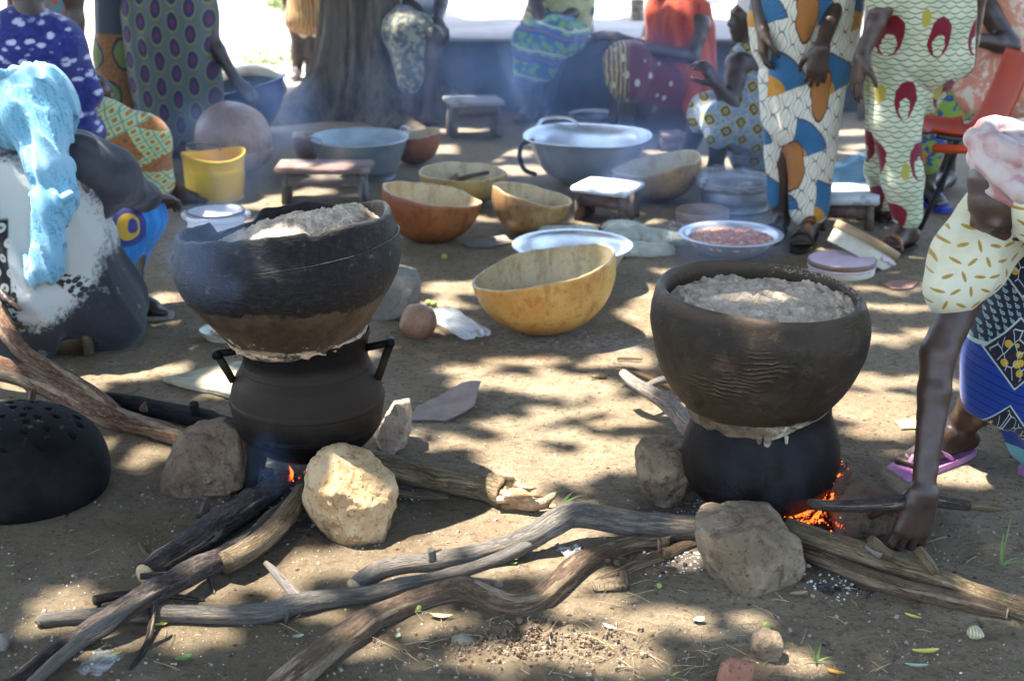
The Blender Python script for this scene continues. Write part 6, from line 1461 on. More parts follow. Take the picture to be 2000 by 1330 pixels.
def sandal(parent, a, toe, mat, strap, th=.014, strapkind='thong', z0=0.0, w=1.0):
    a = Vector(a); toe = Vector(toe); f = toe-a; f.z = 0; L = f.length+.10; f.normalize(); n = Vector((-f.y, f.x, 0)); st = Vector((a.x, a.y, 0))-f*.062
    out = []; N = 40
    for i in range(N):
        t = 2*PI*i/N; x = .5-.5*math.cos(t); wd = (.036+.012*x)*math.copysign(abs(math.sin(t))**.5, math.sin(t))*w; p = st+f*(L*x)+n*wd; out.append(p)
    V = [Vector((p.x, p.y, z0+.002)) for p in out]+[Vector((p.x, p.y, z0+.002+th)) for p in out]
    F = [(i, (i+1) % N, N+(i+1) % N, N+i) for i in range(N)]+[tuple(range(N))[::-1], tuple(range(N, 2*N))]
    so_ = mk('sandal', V, F, mat, parent, smooth=False)
    m = MB(); z = z0+th
    tp = st+f*(L*.80)+Vector((0, 0, z))
    if strapkind == 'thong':
        for q in (-1, 1):
            e = st+f*(L*.40)+n*q*.038+Vector((0, 0, z+.006)); md = (tp+e)/2+Vector((0, 0, .042)); m.tube([tp, tp+Vector((0, 0, .024))-f*.01, md, e], [.0055, .006, .007, .006], 8)
    else:
        for x in (.36, .70):
            m = MB(); c0 = st+f*(L*x); m.tube([c0-n*.042+Vector((0, 0, z)), c0-n*.032+Vector((0, 0, z+.04)), c0+Vector((0, 0, z+.055)), c0+n*.032+Vector((0, 0, z+.04)), c0+n*.042+Vector((0, 0, z))], .008, 8)
    m.build('strap', strap, so_)
PURP = simple('purple_rubber', (.36, .14, .30), (.42, .19, .36), 12, .6); REDR = simple('red_rubber', (.55, .02, .045), (.6, .03, .06), 12, .5); GREYR = simple('worn_grey_rubber', (.20, .18, .16), (.28, .25, .22), 14, .8); BLUR = simple('blue_rubber', (.02, .035, .28), (.03, .05, .34), 12, .5); LEATH = simple('brown_leather', (.16, .07, .03), (.26, .13, .06), 20, .45); BLKL = simple('black_leather', (.012, .011, .011), (.03, .028, .026), 20, .35)
# ---- 1. bent woman tending the right fire (foreground)
def p_bent():
    sr = Q(1942, 440, 3.50); el = Q(1833, 690, 3.36); w = Q(1803, 962, 3.24); hd = Q(1968, 375, 3.42)
    ch = Q(2035, 350, 3.62); pv = Q(2170, 350, 3.85); sl_ = Q(2060, 400, 3.35); 
    kn = Q(1930, 770, 3.70); an = P(1868, 893); an = Vector((an.x, an.y, .085)); toe = P(1762, 918, .018)
    J = dict(ch=ch, pv=pv, hd=hd, face=(-.45, -.35, -.85), up=(-.75, -.30, .35), sr=sr, er=el, wr=w, sl=sl_, el=Q(2140, 560, 3.3), wl=Q(2160, 720, 3.3),
             Hr=dict(d=(-.20, -.10, -1), n=(.30, -1, .15), spread=.26, side=-1, thumb=.8, L=.215, fingers=[(.10, .35, .3), (.22, .35, .3), (.30, .45, .3), (.35, .5, .4)]), Hl=dict(d=(-.3, 0, -1), n=(0, -1, 0), L=.18),
             hr=Q(2080, 500, 3.78), kr=kn, ar=an, tr=toe, hl=Q(2200, 500, 3.95), kl=Q(2120, 760, 3.95), al=T(Vector(P(2130, 900))+Vector((0, 0, .085))), tl=P(2020, 915, .018), fs=1)
    r = root('person', (an.x, an.y, 0), 'barefaced dark skinned woman bending in from the right in a pink head wrap, reaching down to the sticks of the right fire', 'person'); r['label'] = 'woman in pink head wrap and cream blouse bending down to the right fire'
    bd = body(J, 1.0)
    f = Field(bd, .0052, .016); f.displace(lambda p: .0012*vnoise(p*45), .015); V, F = f.mesh(); mk('body', V, F, SKIN_B, r)
    # blouse: torso and short sleeve
    ch2, pv2 = Vector(ch), Vector(pv); D = lambda a, ra, b, rb, **k: (T(a), ra, T(b), rb, k) if k else (T(a), ra, T(b), rb)
    slv_end = Q(1858, 560, 3.415)
    bl = [D(ch2, .13, pv2, .155), D(ch2, .13, sl_, .10), D(ch2, .125, sr, .080, k=.06), D(sr, .080, Vector(sr).lerp(slv_end, .6), .082), D(Vector(sr).lerp(slv_end, .6), .082, slv_end, .068)]
    implicit('blouse', bl, .0065, C['dash'], r, .045, folds((-.3, 0, -1), .008, 12, 3, 2))
    hem = Q(1925, 790, 3.62)
    wr_ = [D(pv2, .17, Q(2060, 520, 3.70), .165), D(Q(2045, 520, 3.68), .150, Q(1990, 700, 3.64), .125), D(Q(2010, 600, 3.62), .12, Q(2010, 545, 3.60), .075), D(Q(1990, 700, 3.64), .125, Q(1945, 770, 3.64), .085), D(Q(1990, 720, 3.64), .12, Q(2040, 850, 3.66), .10), D(Q(2040, 700, 3.7), .14, Q(2090, 860, 3.7), .11)]
    cut = [(T(Q(1905, 905, 3.62)), .13, T(Q(1975, 985, 3.62)), .10, {'neg': True, 'k': .012})]
    implicit('wrapper', wr_ + cut, .0065, C['drops'], r, .05, folds((-.25, 0, -1), .007, 9, 2, 4))
    # head wrap of coiled cloth
    h = Vector(hd); up = Vector((-.1, -.35, .9)); cones = [D(h+Vector((.012, .0, .03)), .097, h+Vector((.0, -.02, .055)), .088)]
    for i, (rr, dz, tl, th) in enumerate(((.104, -.010, .5, .0215), (.108, .030, .35, .0215), (.096, .068, .15, .021), (.068, .100, 0, .020))):
        pts = []
        for kx in range(13):
            a = 2*PI*kx/12; v = Vector((math.cos(a)*rr, math.sin(a)*rr, 0)); v = Matrix.Rotation(tl+.25, 3, 'Y') @ (Matrix.Rotation(.35*(i % 2)-.1, 3, 'X') @ v); pts.append(h+Vector((.01, 0, .02))+Vector((-.1, -.1, 1)).normalized()*dz+v)
        for a, b in zip(pts[:-1], pts[1:]): cones.append(D(a, th, b, th, k=.004))
    implicit('head_wrap', cones, .0055, C['wrap'], r, .012, folds((.8, -.2, -.45), .007, 26, 4, 1))
    sandal(r, an, toe, PURP, PURP, .018, w=1.12); sandal(r, J['al'], J['tl'], PURP, PURP, .018)
p_bent()
D = lambda a, ra, b, rb, **k: (T(a), ra, T(b), rb, k) if k else (T(a), ra, T(b), rb)
# ---- 2. seated woman with the light blue headscarf (left front)
def p_scarf():
    Y = 4.72; hd = Q(70, 215, Y); ch = Q(85, 375, Y+.02); pv = Q(70, 600, Y+.05)
    knr = Q(250, 470, Y+.42); anr = P(262, 622); anr = Vector((anr.x, anr.y, .08)); toe = P(318, 612, .015)
    sr = Q(150, 310, Y+.05); er = Q(235, 390, Y+.20); wr = Q(285, 405, Y+.42); sl_ = Q(-20, 330, Y+.03); 
    J = dict(ch=ch, pv=pv, hd=hd, face=(-.5, .5, -.35), up=(.2, .1, 1), sr=sr, er=Q(220, 350, Y+.16), wr=Q(290, 385, Y+.40), sl=sl_, el=Q(-70, 480, Y), wl=Q(0, 560, Y-.15), kr=knr, ar=anr, tr=toe, kl=Q(150, 500, Y+.45), al=T(Vector(P(200, 590))+Vector((0, 0, .08))), tl=P(250, 575, .015),
             Hr=dict(d=(.5, .8, -.2), n=(0, 0, 1)), Hl=dict(d=(.3, -.3, -.9), n=(-1, 0, 0)))
    r = root('person', (ch.x, ch.y, 0), 'seated woman in light blue headscarf and black and white tie dyed robe', 'person')
    implicit('body', body(J), .009, SKIN, r)
    rb = [D(ch, .16, pv, .20), D(Q(40, 360, Y), .13, Q(60, 560, Y-.02), .16), D(pv, .19, Q(190, 590, Y+.12), .145), D(Q(60, 600, Y-.02), .15, Q(200, 610, Y+.05), .11), D(Q(145, 470, Y+.10), .125, Q(155, 590, Y+.10), .13), D(Q(190, 540, Y+.16), .055, Q(195, 620, Y+.12), .055), D(Q(150, 645, Y), .06, Q(215, 650, Y+.02), .045)]
    implicit('robe', rb, .008, C['tiedye'], r, .07, folds((.45, 0, -1), .030, 10, 1.4, 5))
    sv_ = [D(sr, .085, Q(215, 345, Y+.12), .078), D(Q(215, 345, Y+.12), .078, Q(285, 385, Y+.33), .042), D(Q(165, 320, Y+.05), .07, Q(190, 395, Y+.10), .05)]
    implicit('sleeve', sv_, .007, C['charcoal'], r, .05, folds((.8, .3, -.5), .016, 16, 2.0, 8))
    wrp = [D(Q(190, 440, Y+.35), .10, Q(265, 430, Y+.42), .085), D(Q(265, 430, Y+.42), .085, Q(232, 590, Y+.42), .035), D(Q(222, 440, Y+.36), .09, Q(225, 600, Y+.34), .055), D(Q(285, 395, Y+.46), .05, Q(292, 420, Y+.46), .05)]
    implicit('wrapper', wrp, .007, C['blue'], r, .04, folds((-.2, 0, -1), .008, 12, 2, 9))
    h = Vector(hd); sc = [D(h+Vector((0, 0, .02)), .118, h+Vector((-.03, -.02, .0)), .118), D(h+Vector((-.09, 0, .035)), .075, h+Vector((-.14, 0, -.01)), .07), D(h+Vector((.06, -.01, .0)), .065, Q(108, 268, Y-.05), .045), D(Q(95, 235, Y-.08), .060, Q(90, 330, Y-.15), .045), D(Q(90, 330, Y-.15), .045, Q(105, 400, Y-.17), .050), D(Q(85, 400, Y-.17), .035, Q(80, 535, Y-.20), .042),
          D(Q(100, 390, Y-.18), .035, Q(98, 520, Y-.21), .036), D(Q(45, 240, Y-.08), .045, Q(80, 330, Y-.15), .022), D(Q(120, 330, Y-.13), .03, Q(135, 385, Y-.14), .024)]
    implicit('headscarf', sc, .006, C['scarf'], r, .03, folds((.28, 0, -1), .020, 30, 1.0, 3, .25))
    tl_ = [D(Q(66, 380, Y-.19), .014, Q(100, 405, Y-.20), .020), D(Q(100, 405, Y-.20), .020, Q(135, 380, Y-.19), .016), D(Q(75, 440, Y-.2), .02, Q(85, 400, Y-.2), .02)]
    implicit('scarf_knot', tl_, .005, C['scarf'], r, .02, folds((1, 0, -.3), .004, 30, 5, 3))
    sandal(r, anr, toe, GREYR, REDR)
p_scarf()
# ---- 3. woman in indigo behind her
def p_indigo():
    Y = 5.75; hd = Q(40, -60, Y); ch = Q(70, 110, Y); pv = Q(70, 300, Y+.15)
    kn = Q(275, 285, Y+.45); an = P(345, 410); an = Vector((an.x, an.y, .08)); toe = P(395, 395, .015)
    J = dict(ch=ch, pv=pv, hd=hd, face=(.8, -.2, -.1), sr=Q(120, 90, Y+.02), er=Q(155, 200, Y+.12), wr=Q(170, 235, Y+.28), sl=Q(-10, 90, Y), el=Q(-40, 230, Y), wl=Q(60, 280, Y+.1), kr=kn, ar=an, tr=toe, kl=Q(230, 240, Y+.6), al=T(Vector(P(290, 350))+Vector((0, 0, .08))), tl=P(345, 345, .015),
             Hr=dict(d=(.6, .2, -.6), n=(.4, 0, .8)), Hl=dict(d=(1, 0, -.2), n=(0, 0, 1)))
    r = root('person', (ch.x, ch.y, 0), 'seated woman in indigo and white top and green squared wrapper behind the blue headscarf', 'person')
    implicit('body', body(J), .011, SKIN, r)
    implicit('top', [D(ch+Vector((-.03, 0, .02)), .16, pv, .18), D(Q(30, 85, Y), .11, Q(110, 90, Y), .10), D(Q(115, 90, Y), .085, Q(165, 185, Y+.08), .062), D(Q(140, 240, Y+.1), .09, Q(165, 262, Y+.2), .08)], .010, C['indigo'], r, .05, folds((.3, 0, -1), .012, 10, 2, 6))
    implicit('wrapper', [D(pv, .17, Q(190, 260, Y+.40), .14), D(Q(170, 260, Y+.35), .13, Q(275, 280, Y+.48), .115), D(Q(280, 275, Y+.5), .10, Q(305, 355, Y+.62), .075), D(Q(230, 290, Y+.4), .11, Q(290, 365, Y+.55), .075)], .009, C['squares'], r, .05, folds((.7, 0, -.6), .007, 10, 2, 7))
p_indigo()
# ---- 4. bare armed person behind
def p_behind():
    Y = 7.0; ch = Q(90, -40, Y); pv = Q(120, 190, Y+.1)
    J = dict(ch=ch, pv=pv, hd=Q(80, -150, Y), face=(1, 0, -.2), sr=Q(138, -5, Y-.02), er=Q(150, 110, Y-.05), wr=Q(172, 205, Y-.1), sl=Q(40, -10, Y), el=Q(20, 120, Y), wl=Q(80, 190, Y-.2), kr=Q(190, 180, Y-.3), ar=T(Vector(P(200, 300))+Vector((0, 0, .08))), tr=P(230, 305, .02), Hr=dict(d=(.5, -.2, -.8), n=(.5, -.5, .5)))
    r = root('person', (pv.x, pv.y, 0), 'bare armed seated person in a navy and yellow cloth behind the indigo top', 'person'); implicit('body', body(J), .011, SKIN_B, r)
    implicit('top', [D(ch, .13, pv, .14), D(Q(100, 10, Y), .09, Q(112, 70, Y-.03), .08)], .011, C['teal'], r, .04, folds((0, 0, -1), .008, 12, 2, 3))
    implicit('wrapper', [D(pv, .15, Q(175, 190, Y-.25), .10), D(Q(172, 190, Y-.28), .09, Q(180, 270, Y-.25), .07), D(Q(140, 170, Y), .1, Q(165, 200, Y-.1), .09)], .011, cloth_navy_yellow(), r, .04, folds((.4, 0, -1), .008, 12, 2, 3))
def cloth_navy_yellow():
    m = cl('navy_yellow_print'); v = m.vor(scale=26); return fin(m, m.mix(m.step(v, .32, .25), (.02, .028, .07), (.42, .28, .04)))
p_behind()
# ---- 5. standing woman in the lattice print dress, arm in the blue basin
def p_lattice():
    g = P(300, 300); Y = g.y; ch = Q(320, -150, Y); pv = Q(305, 20, Y)
    J = dict(ch=ch, pv=pv, hd=Q(370, -290, Y-.05), face=(.8, -.2, -.6), sr=Q(388, -40, Y-.02), er=Q(412, 75, Y-.06), wr=Q(462, 160, Y-.10), sl=Q(250, -120, Y), el=Q(210, 20, Y), wl=Q(230, 120, Y), kr=Q(340, 160, Y), ar=Q(345, 290, Y), kl=Q(260, 160, Y), al=Q(265, 290, Y), tr=P(350, 315, .015), tl=P(275, 315, .015),
             Hr=dict(d=(.75, -.1, -.7), n=(.5, -.6, .5), curl=(.25, .3, .2)), Hl=dict(d=(0, 0, -1), n=(-1, 0, 0)))
    r = root('person', (g.x, g.y, 0), 'standing woman in long blue and olive lattice print dress reaching into the blue basin', 'person'); implicit('body', body(J), .011, SKIN, r)
    implicit('dress', [D(ch, .17, pv+Vector((.06, 0, 0)), .24), D(pv+Vector((.05, 0, 0)), .235, Q(335, 120, Y), .225), D(Q(330, 90, Y), .225, Q(345, 215, Y), .205), D(Q(350, 180, Y), .205, Q(335, 268, Y), .16)], .010, C['tear'], r, .06, folds((.05, 0, -1), .022, 8, .9, 12))
    implicit('under_wrapper', [D(Q(240, -30, Y-.04), .135, Q(238, 110, Y-.02), .125), D(Q(238, 110, Y-.02), .125, Q(250, 235, Y), .12)], .010, C['patch'], r, .05, folds((0, 0, -1), .010, 9, 1, 14))
p_lattice()
# ---- 6. child-height person standing beyond the tree
def p_far():
    g = P(585, 152); Y = g.y; s = .85; c = lambda x, y: Q(x, y, Y)
    J = dict(ch=c(600, -70), pv=c(600, 25), hd=c(605, -125), sl=c(562, -85), el=c(556, -30), wl=c(560, 20), sr=c(638, -85), er=c(645, -30), wr=c(640, 20), hl=c(586, 35), kl=c(583, 92), al=c(580, 140), hr=c(612, 35), kr=c(609, 92), ar=c(606, 138), tl=P(576, 158, .01), tr=P(606, 156, .01), Hl=dict(d=(0, 0, -1), n=(-1, 0, 0)), Hr=dict(d=(0, 0, -1), n=(1, 0, 0)))
    r = root('person', (g.x, g.y, 0), 'person in shorts with bare legs standing in the sunlight left of the tree', 'person'); implicit('body', body(J, s), .011, SKIN, r)
    m = cl('red_yellow_striped_print'); w = m.wave(m.map(m.obj, (1, 1, .35)), 14, 4); f1 = fin(m, m.mix(m.step(w, .45, .6), (.34, .30, .09), (.25, .04, .05)))
    implicit('shirt', [D(c(600, -75), .135, c(601, 30), .135), D(c(585, 38), .10, c(615, 38), .10)], .011, f1, r, .04, folds((0, 0, -1), .007, 12, 2, 1))
    implicit('shorts', [D(c(602, 30), .12, c(588, 56), .075), D(c(602, 30), .12, c(614, 56), .075)], .011, C['white'], r, .03, folds((0, 0, -1), .005, 12, 2, 2))
p_far()
# ---- 7. person sitting right of the trunk
def p_trunk():
    Y = 9.0; c = lambda x, y, d=0: Q(x, y, Y+d)
    J = dict(ch=c(815, -60), pv=c(800, 55), hd=c(835, -140), face=(.7, -.5, -.2), sl=c(785, -75), el=c(800, 10, -.12), wl=c(840, 45, -.25), sr=c(858, -70), er=c(862, 5, -.1), wr=c(855, 42, -.28), kl=c(800, 75, -.38), al=T(Vector(c(800, 215, -.42))), kr=c(845, 70, -.38), ar=c(835, 212, -.42), tl=P(800, 245, .01), tr=P(838, 243, .01), Hl=dict(d=(.7, -.5, -.5), n=(.3, -.3, .9), curl=(.5, .6, .4)), Hr=dict(d=(.1, -.4, -.9), n=(.2, -1, 0), curl=(.4, .4, .3)))
    r = root('person', (c(815, 0).x, Y, 0), 'person in a speckled yellow grey wrapper sitting at the right side of the tree trunk', 'person'); implicit('body', body(J), .011, SKIN, r)
    m = cl('speckled_yellow_grey'); n = m.noise(scale=34, detail=4); f1 = fin(m, m.mix(m.step(n, .45, .58), (.06, .065, .07), (.24, .23, .15)))
    implicit('wrapper', [D(c(800, 50), .15, c(785, 60, -.35), .10), D(c(785, 60, -.36), .10, c(798, 160, -.42), .065), D(c(818, 55, -.36), .08, c(812, 140, -.42), .05)], .011, f1, r, .05, folds((0, 0, -1), .009, 12, 2, 1))
    implicit('shirt', [D(c(815, -60), .14, c(802, 40), .14), D(c(850, -20, -.02), .05, c(858, 10, -.1), .04)], .011, C['lav'], r, .04, folds((0, 0, -1), .008, 12, 2, 1))
p_trunk()
# ---- 8. woman on the platform, green blue print
def p_plat():
    Y = 9.15; c = lambda x, y, d=0: Q(x, y, Y+d)
    J = dict(ch=c(1095, -40), pv=c(1105, 65, .1), hd=c(1060, -130), face=(-.8, -.5, -.3), sl=c(1040, -50), el=c(1045, 10, -.15), wl=c(1062, 48, -.28), sr=c(1140, -50), er=c(1130, 20, -.05), wr=c(1078, 50, -.28), kl=c(1035, 80, -.35), al=c(1030, 215, -.40), kr=c(1090, 85, -.35), ar=c(1065, 215, -.38), tl=P(1018, 240, .01), tr=P(1060, 240, .01), Hl=dict(d=(.6, -.5, -.6), n=(-.3, -.8, .4), curl=(.6, .6, .5)), Hr=dict(d=(-.9, -.3, -.3), n=(0, -.5, .8), curl=(.6, .6, .5)))
    r = root('person', (c(1090, 60).x, Y, 0), 'woman in green, blue and yellow print sitting on the concrete platform', 'person'); implicit('body', body(J), .011, SKIN, r)
    implicit('blouse', [D(c(1100, -40), .15, c(1105, 40, .05), .16), D(c(1135, -40), .08, c(1132, 20), .08), D(c(1045, 20, -.12), .055, c(1030, 60, -.2), .05)], .011, C['yel'], r, .05, folds((.2, 0, -1), .010, 11, 2, 1))
    implicit('wrapper', [D(c(1110, 65, .1), .15, c(1085, 75, -.3), .12), D(c(1095, 60, .05), .14, c(1040, 85, -.32), .10), D(c(1035, 80, -.36), .095, c(1030, 150, -.42), .075), D(c(1080, 85, -.36), .095, c(1065, 135, -.42), .085)], .010, C['bands'], r, .04, folds((-.1, 0, -1), .014, 10, 1.6, 17))
p_plat()
# ---- 9. woman in red
def p_red():
    Y = 8.5; c = lambda x, y, d=0: Q(x, y, Y+d)
    J = dict(ch=c(1328, 45), pv=c(1340, 195, .05), hd=c(1315, -45), face=(-.9, -.3, -.1), sl=c(1288, 30, .1), el=c(1258, 95, .08), wl=c(1205, 72, -.15), sr=c(1366, 50, -.08), er=c(1352, 112, -.16), wr=c(1262, 96, -.28), kl=c(1215, 110, -.05), al=c(1200, 245, -.1), kr=c(1240, 115, -.3), ar=c(1222, 250, -.3), tl=P(1165, 262, .01), tr=P(1190, 268, .01),
             Hl=dict(d=(-.9, -.3, .1), n=(0, -.5, .9), curl=(.3, .3, .3)), Hr=dict(d=(-.95, -.1, .15), n=(-.2, -.5, .8), curl=(.2, .3, .2)))
    r = root('person', (c(1340, 200).x, Y, 0), 'seated woman in a loose orange red sleeveless top and white spotted maroon wrapper', 'person'); implicit('body', body(J), .010, SKIN, r)
    implicit('top', [D(c(1295, 25, .03), .095, c(1350, 25, -.0), .095), D(c(1325, 50), .15, c(1335, 180), .175), D(c(1372, 60, .03), .055, c(1362, 190, 0), .09), D(c(1290, 60, .06), .06, c(1300, 120, .02), .08), (T(c(1315, -30, -.17)), .055, T(c(1302, 75, -.18)), .02, {'neg': True, 'k': .02})], .010, C['red'], r, .05, folds((.05, 0, -1), .024, 12, 1.5, 4))
    implicit('wrapper', [D(c(1330, 200), .15, c(1235, 120, -.2), .11), D(c(1290, 170, -.12), .14, c(1238, 150, -.22), .125), D(c(1310, 220), .14, c(1245, 185, -.2), .12), D(c(1235, 120, -.3), .095, c(1225, 165, -.33), .09), D(c(1210, 118, -.2), .085, c(1212, 150, -.25), .075), D(c(1290, 225, -.05), .12, c(1240, 215, -.15), .09)], .010, C['spots'], r, .05, folds((-.6, 0, -.6), .010, 10, 1.6, 6))
p_red()
# ---- 10. seated woman with the grey square print, eating
def p_grey():
    Y = 7.25; c = lambda x, y, d=0: Q(x, y, Y+d)
    J = dict(ch=c(1478, 140), pv=c(1490, 270, .05), hd=c(1468, 38), face=(-1, -.15, -.15), sl=c(1440, 130, -.12), el=c(1425, 205, -.22), wl=c(1398, 165, -.25), sr=c(1510, 125), er=c(1525, 220, .05), wr=c(1480, 255, -.1), kl=c(1375, 215, -.05), al=c(1342, 300, .0), kr=c(1410, 235, -.22), ar=c(1398, 325, -.15), tl=P(1322, 318, .01), tr=P(1375, 352, .01),
             Hl=dict(d=(-.45, -.1, .75), n=(.6, -.5, .4), curl=(.5, .8, .5), thumb=.6), Hr=dict(d=(-.9, 0, -.2), n=(0, 0, 1)))
    r = root('person', (c(1490, 270).x, Y, 0), 'seated woman in a grey blue print with yellow squares raising a morsel in her hand', 'person'); implicit('body', body(J), .009, SKIN, r)
    implicit('dress', [D(c(1478, 130), .135, c(1492, 275, .05), .165), D(c(1450, 130, -.08), .075, c(1445, 195, -.14), .085), D(c(1500, 120), .10, c(1520, 200), .09), D(c(1445, 230, -.1), .12, c(1385, 218, -.12), .085), D(c(1470, 250, -.15), .13, c(1410, 235, -.24), .085), D(c(1380, 218, -.1), .075, c(1372, 232, -.1), .07), D(c(1410, 240, -.25), .08, c(1405, 258, -.25), .075), D(c(1480, 300, -.02), .13, c(1500, 330, 0), .10)], .009, C['grey'], r, .04, folds((-.4, 0, -1), .010, 11, 1.8, 8))
    implicit('head_cloth', [D(c(1478, 8), .09, c(1492, 25, .02), .085), D(c(1488, 10, .0), .055, c(1500, 50, 0), .05)], .008, C['white'], r, .03, folds((.7, 0, -.4), .007, 18, 3, 2))
p_grey()
# ---- 11. standing woman in the cream fan print
def p_fan():
    g = P(1560, 462); Y = g.y; c = lambda x, y, d=0: Q(x, y, Y+d)
    J = dict(ch=c(1580, -240), pv=c(1580, 20), hd=c(1590, -400), face=(.5, -.8, 0), sl=c(1500, -210), el=c(1475, -60), wl=c(1490, 60, -.1), sr=c(1668, -200), er=c(1642, -20, -.08), wr=c(1604, 95, -.27), hl=c(1540, 50), kl=c(1525, 260, .03), al=c(1525, 430, .05), hr=c(1620, 50), kr=c(1585, 260, -.05), ar=c(1585, 435, -.02), tl=P(1505, 470, .015), tr=P(1560, 486, .015),
             Hl=dict(d=(0, 0, -1), n=(-1, 0, 0)), Hr=dict(d=(-.12, -.05, -1), n=(-.1, -1, .1), curl=(.35, .5, .35), side=-1, L=.19))
    r = root('person', (g.x, g.y, 0), 'standing woman in cream tunic and wrapper printed with blue and orange fans', 'person'); implicit('body', body(J), .0085, SKIN, r, .014)
    implicit('tunic', [D(c(1580, -220), .18, c(1578, 0), .175), D(c(1560, 0), .165, c(1565, 130), .150), D(c(1600, 0), .155, c(1600, 120), .135), D(c(1500, 40), .06, c(1500, 90), .05)], .009, C['fan'], r, .06, folds((0, 0, -1), .020, 9, 1.2, 12))
    implicit('wrapper', [D(c(1570, 100), .15, c(1568, 230, 0), .135), D(c(1590, 120), .13, c(1585, 300, -.02), .088), D(c(1585, 290, -.02), .088, c(1580, 405, -.02), .074), D(c(1520, 150, .02), .075, c(1512, 300, .02), .03), D(c(1512, 300, .02), .03, c(1510, 395, .02), .016)], .0085, C['fan'], r, .03, folds((0, 0, -1), .014, 12, .9, 21))
    for a, t in (('al', 'tl'), ('ar', 'tr')): sandal(r, J[a], J[t], BLKL, BLKL, .014, 'x')
    implicit('bracelet', [], .01, LEATH, r) if False else None
p_fan()
# ---- 12. standing woman in the green cream net print trousers
def p_net():
    g = P(1775, 486); Y = g.y; c = lambda x, y, d=0: Q(x, y, Y+d)
    J = dict(ch=c(1790, -250), pv=c(1800, 10), hd=c(1780, -410), face=(-.7, -.6, 0), sl=c(1745, -110, -.1), el=c(1722, 20, -.15), wl=c(1682, 112, -.2), sr=c(1880, -200), er=c(1910, -40), wr=c(1900, 80), hl=c(1765, 60), kl=c(1755, 250, -.03), al=c(1772, 448, 0), hr=c(1835, 60, .1), kr=c(1745, 260, .28), ar=c(1730, 400, .45), tl=P(1735, 487, .02), tr=P(1700, 412, .02),
             Hl=dict(d=(-.15, 0, -1), n=(-.9, -.3, 0), curl=(.1, .25, .2), L=.185), Hr=dict(d=(0, 0, -1), n=(1, 0, 0)))
    r = root('person', (g.x, g.y, 0), 'standing woman in pale green trousers and tunic with a net print and crimson crescents', 'person'); implicit('body', body(J), .0085, SKIN_B, r, .014)
    implicit('tunic', [D(c(1790, -240), .18, c(1808, 20), .185), D(c(1805, 0), .185, c(1805, 90), .165), D(c(1765, 60), .10, c(1770, 105), .09), D(c(1848, 60), .09, c(1850, 110), .09), D(c(1700, -60, -.1), .06, c(1725, -10, -.12), .07)], .009, C['net'], r, .05, folds((.15, 0, -1), .020, 9, 1.6, 14))
    implicit('trousers', [D(c(1765, 100), .125, c(1750, 230), .092), D(c(1750, 230), .092, c(1762, 350), .076), D(c(1762, 350), .076, c(1772, 420), .056), D(c(1830, 100, .05), .13, c(1790, 180, .1), .10), D(c(1715, 150, .12), .05, c(1715, 330, .25), .045), D(c(1715, 330, .25), .05, c(1728, 390, .35), .045)], .0085, C['net'], r, .03, folds((.02, 0, -1), .008, 12, 2.6, 25))
    sandal(r, J['al'], J['tl'], BLKL, LEATH, .016, 'x'); sandal(r, J['ar'], J['tr'], BLKL, BLKL, .014, 'x')
p_net()
# ---- 13. woman sitting in the background at the right
def p_floral():
    Y = 6.85; c = lambda x, y, d=0: Q(x, y, Y+d)
    J = dict(ch=c(1945, -20), pv=c(1975, 150, .1), hd=c(1930, -150), face=(-.9, -.3, -.2), sl=c(1900, -20, -.1), el=c(1975, 90, -.2), wl=c(1885, 75, -.28), sr=c(2010, -20), er=c(2020, 90), wr=c(1950, 130, -.1), kl=c(1835, 200, -.1), al=c(1808, 370, -.15), kr=c(1850, 190, .15), ar=c(1850, 350, .15), tl=P(1842, 404, .02), tr=P(1820, 380, .02), Hl=dict(d=(-.9, -.1, .4), n=(0, -1, .3), curl=(.5, .6, .4)), Hr=dict(d=(-.8, 0, -.4), n=(0, 0, 1)))
    r = root('person', (c(1960, 150).x, Y, 0), 'woman in orange and pink floral dress sitting behind the red plastic chair', 'person'); implicit('body', body(J), .010, SKIN, r)
    implicit('dress', [D(c(1945, -20), .15, c(1965, 150), .18), D(c(1895, 10, -.05), .07, c(1915, 40, -.1), .06), D(c(1930, 140, -.05), .13, c(1880, 185, -.1), .085), D(c(1975, 60), .12, c(1985, 170), .13)], .010, C['floral'], r, .04, folds((-.3, 0, -1), .014, 11, 2, 8))
    implicit('wrapper', [D(c(1920, 190, -.02), .10, c(1845, 205, -.1), .075), D(c(1840, 203, -.1), .078, c(1812, 300, -.14), .055), D(c(1812, 300, -.14), .055, c(1808, 318, -.14), .055)], .009, C['leafy'], r, .04, folds((-.6, 0, -.8), .008, 11, 2, 8))
    sandal(r, J['al'], J['tl'], BLUR, BLUR, .02)
p_floral()
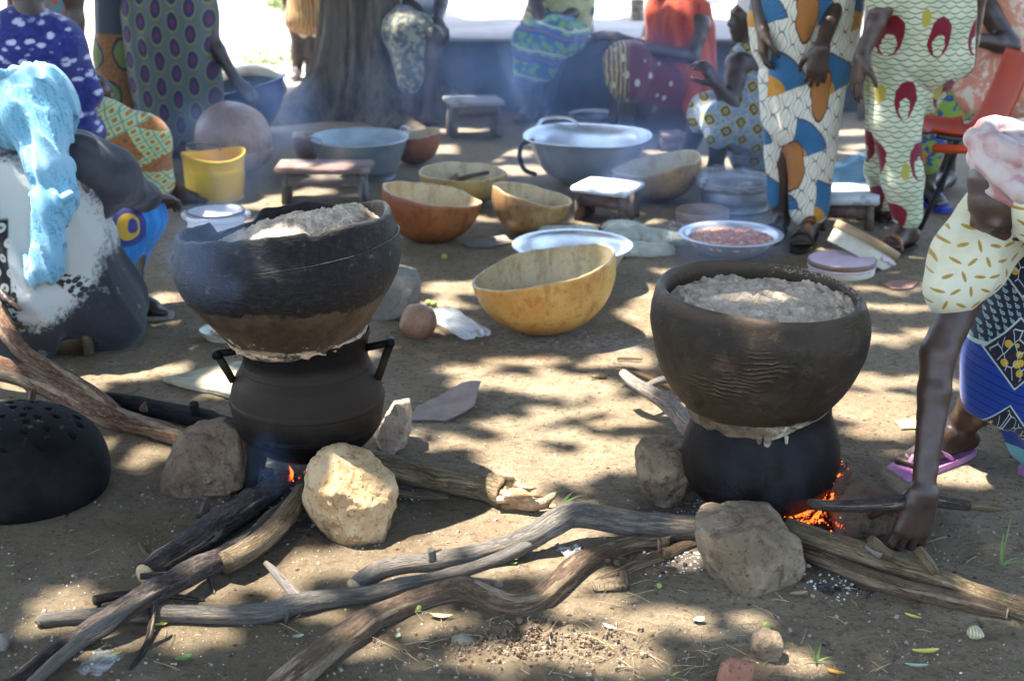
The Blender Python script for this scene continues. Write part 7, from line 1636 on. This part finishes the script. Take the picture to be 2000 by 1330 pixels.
# ------------------------------------------------------------------ smoke
def smoke(label, c, size, dens, seed=0, scale=2.2, rot=0.0, col=(.40, .60, 1.0), soft=.5, stretch=1.0):
    bm = bmesh.new(); bmesh.ops.create_icosphere(bm, subdivisions=3, radius=1)
    V = np.array([v.co[:] for v in bm.verts]); F = [[v.index for v in f.verts] for f in bm.faces]; bm.free()
    M = Matrix.Translation(c) @ Matrix.Rotation(rot, 4, 'Y') @ Matrix.Diagonal((size[0], size[1], size[2], 1))
    Vw = [M @ Vector(v) for v in V]
    m = bpy.data.materials.new('smoke'); m.use_nodes = True; nt = m.node_tree; nt.nodes.clear(); q = Mat.__new__(Mat); q.m = m; q.nt = nt
    out = nt.nodes.new('ShaderNodeOutputMaterial'); pv = nt.nodes.new('ShaderNodeVolumePrincipled'); nt.links.new(pv.outputs[0], out.inputs['Volume'])
    q.tc = nt.nodes.new('ShaderNodeTexCoord'); q.obj = q.tc.outputs['Object']
    pv.inputs['Color'].default_value = (*col, 1); pv.inputs['Anisotropy'].default_value = .15
    n = q.noise(q.map(q.obj, (1, 1, stretch), (0, 0, 0), (seed, seed*2.1, 0)), scale, 4, .55, .6)
    x, y, z = q.sep(q.map(q.obj, (1/size[0], 1/size[1], 1/size[2]), (0, 0, 0), (0, 0, 0)) if rot == 0 else q.map(q.map(q.obj, (1, 1, 1), (0, -rot, 0)), (1/size[0], 1/size[1], 1/size[2])))
    r2 = x*x+y*y+z*z; fall = q.step(r2, 1.0, .05); d = fall*q.step(n, .36, .74)*dens; q.put(pv.inputs['Density'], d)
    o = mk('smoke', Vw, F, m, origin=c); o.visible_shadow = True
    tag(o, label, 'smoke', kind='stuff'); return o
smoke('blue wood smoke drifting low in front of the concrete platform', Q(1110, 170, 8.35)+Vector((0, 0, .0)), (1.35, .50, .40), .95, 1, 1.9)
smoke('blue smoke around the yellow bucket and the left seated women', Q(400, 330, 6.75), (.36, .35, .36), .9, 4, 2.6)
smoke('thin smoke veil over the basins in the middle of the yard', Q(1250, 320, 6.6), (.75, .5, .22), .8, 7, 2.8)
smoke('smoke puffs before the blue basin', Q(520, 215, 7.1), (.35, .4, .25), .9, 8, 3.0)
smoke('smoke curling over the left rim of the sooted steamer', Q(430, 490, 3.35), (.16, .14, .17), 1.3, 11, 6)
smoke('smoke rising behind the rim of the scratched steamer', Q(1420, 470, 3.75), (.20, .16, .14), 1.6, 14, 5, stretch=.6)
smoke('smoke rising from the sticks under the left pot', Q(530, 905, 3.40), (.07, .08, .12), 1.5, 17, 11, stretch=.5)
smoke('smoke against the black pot above the right fire', Q(1490, 930, 3.18), (.15, .07, .12), .8, 21, 9, stretch=.5)
smoke('broad thin blue haze of wood smoke over the middle and back of the yard', Vector((.15, 7.2, .42)), (2.7, 1.7, .62), .07, 31, 1.1)
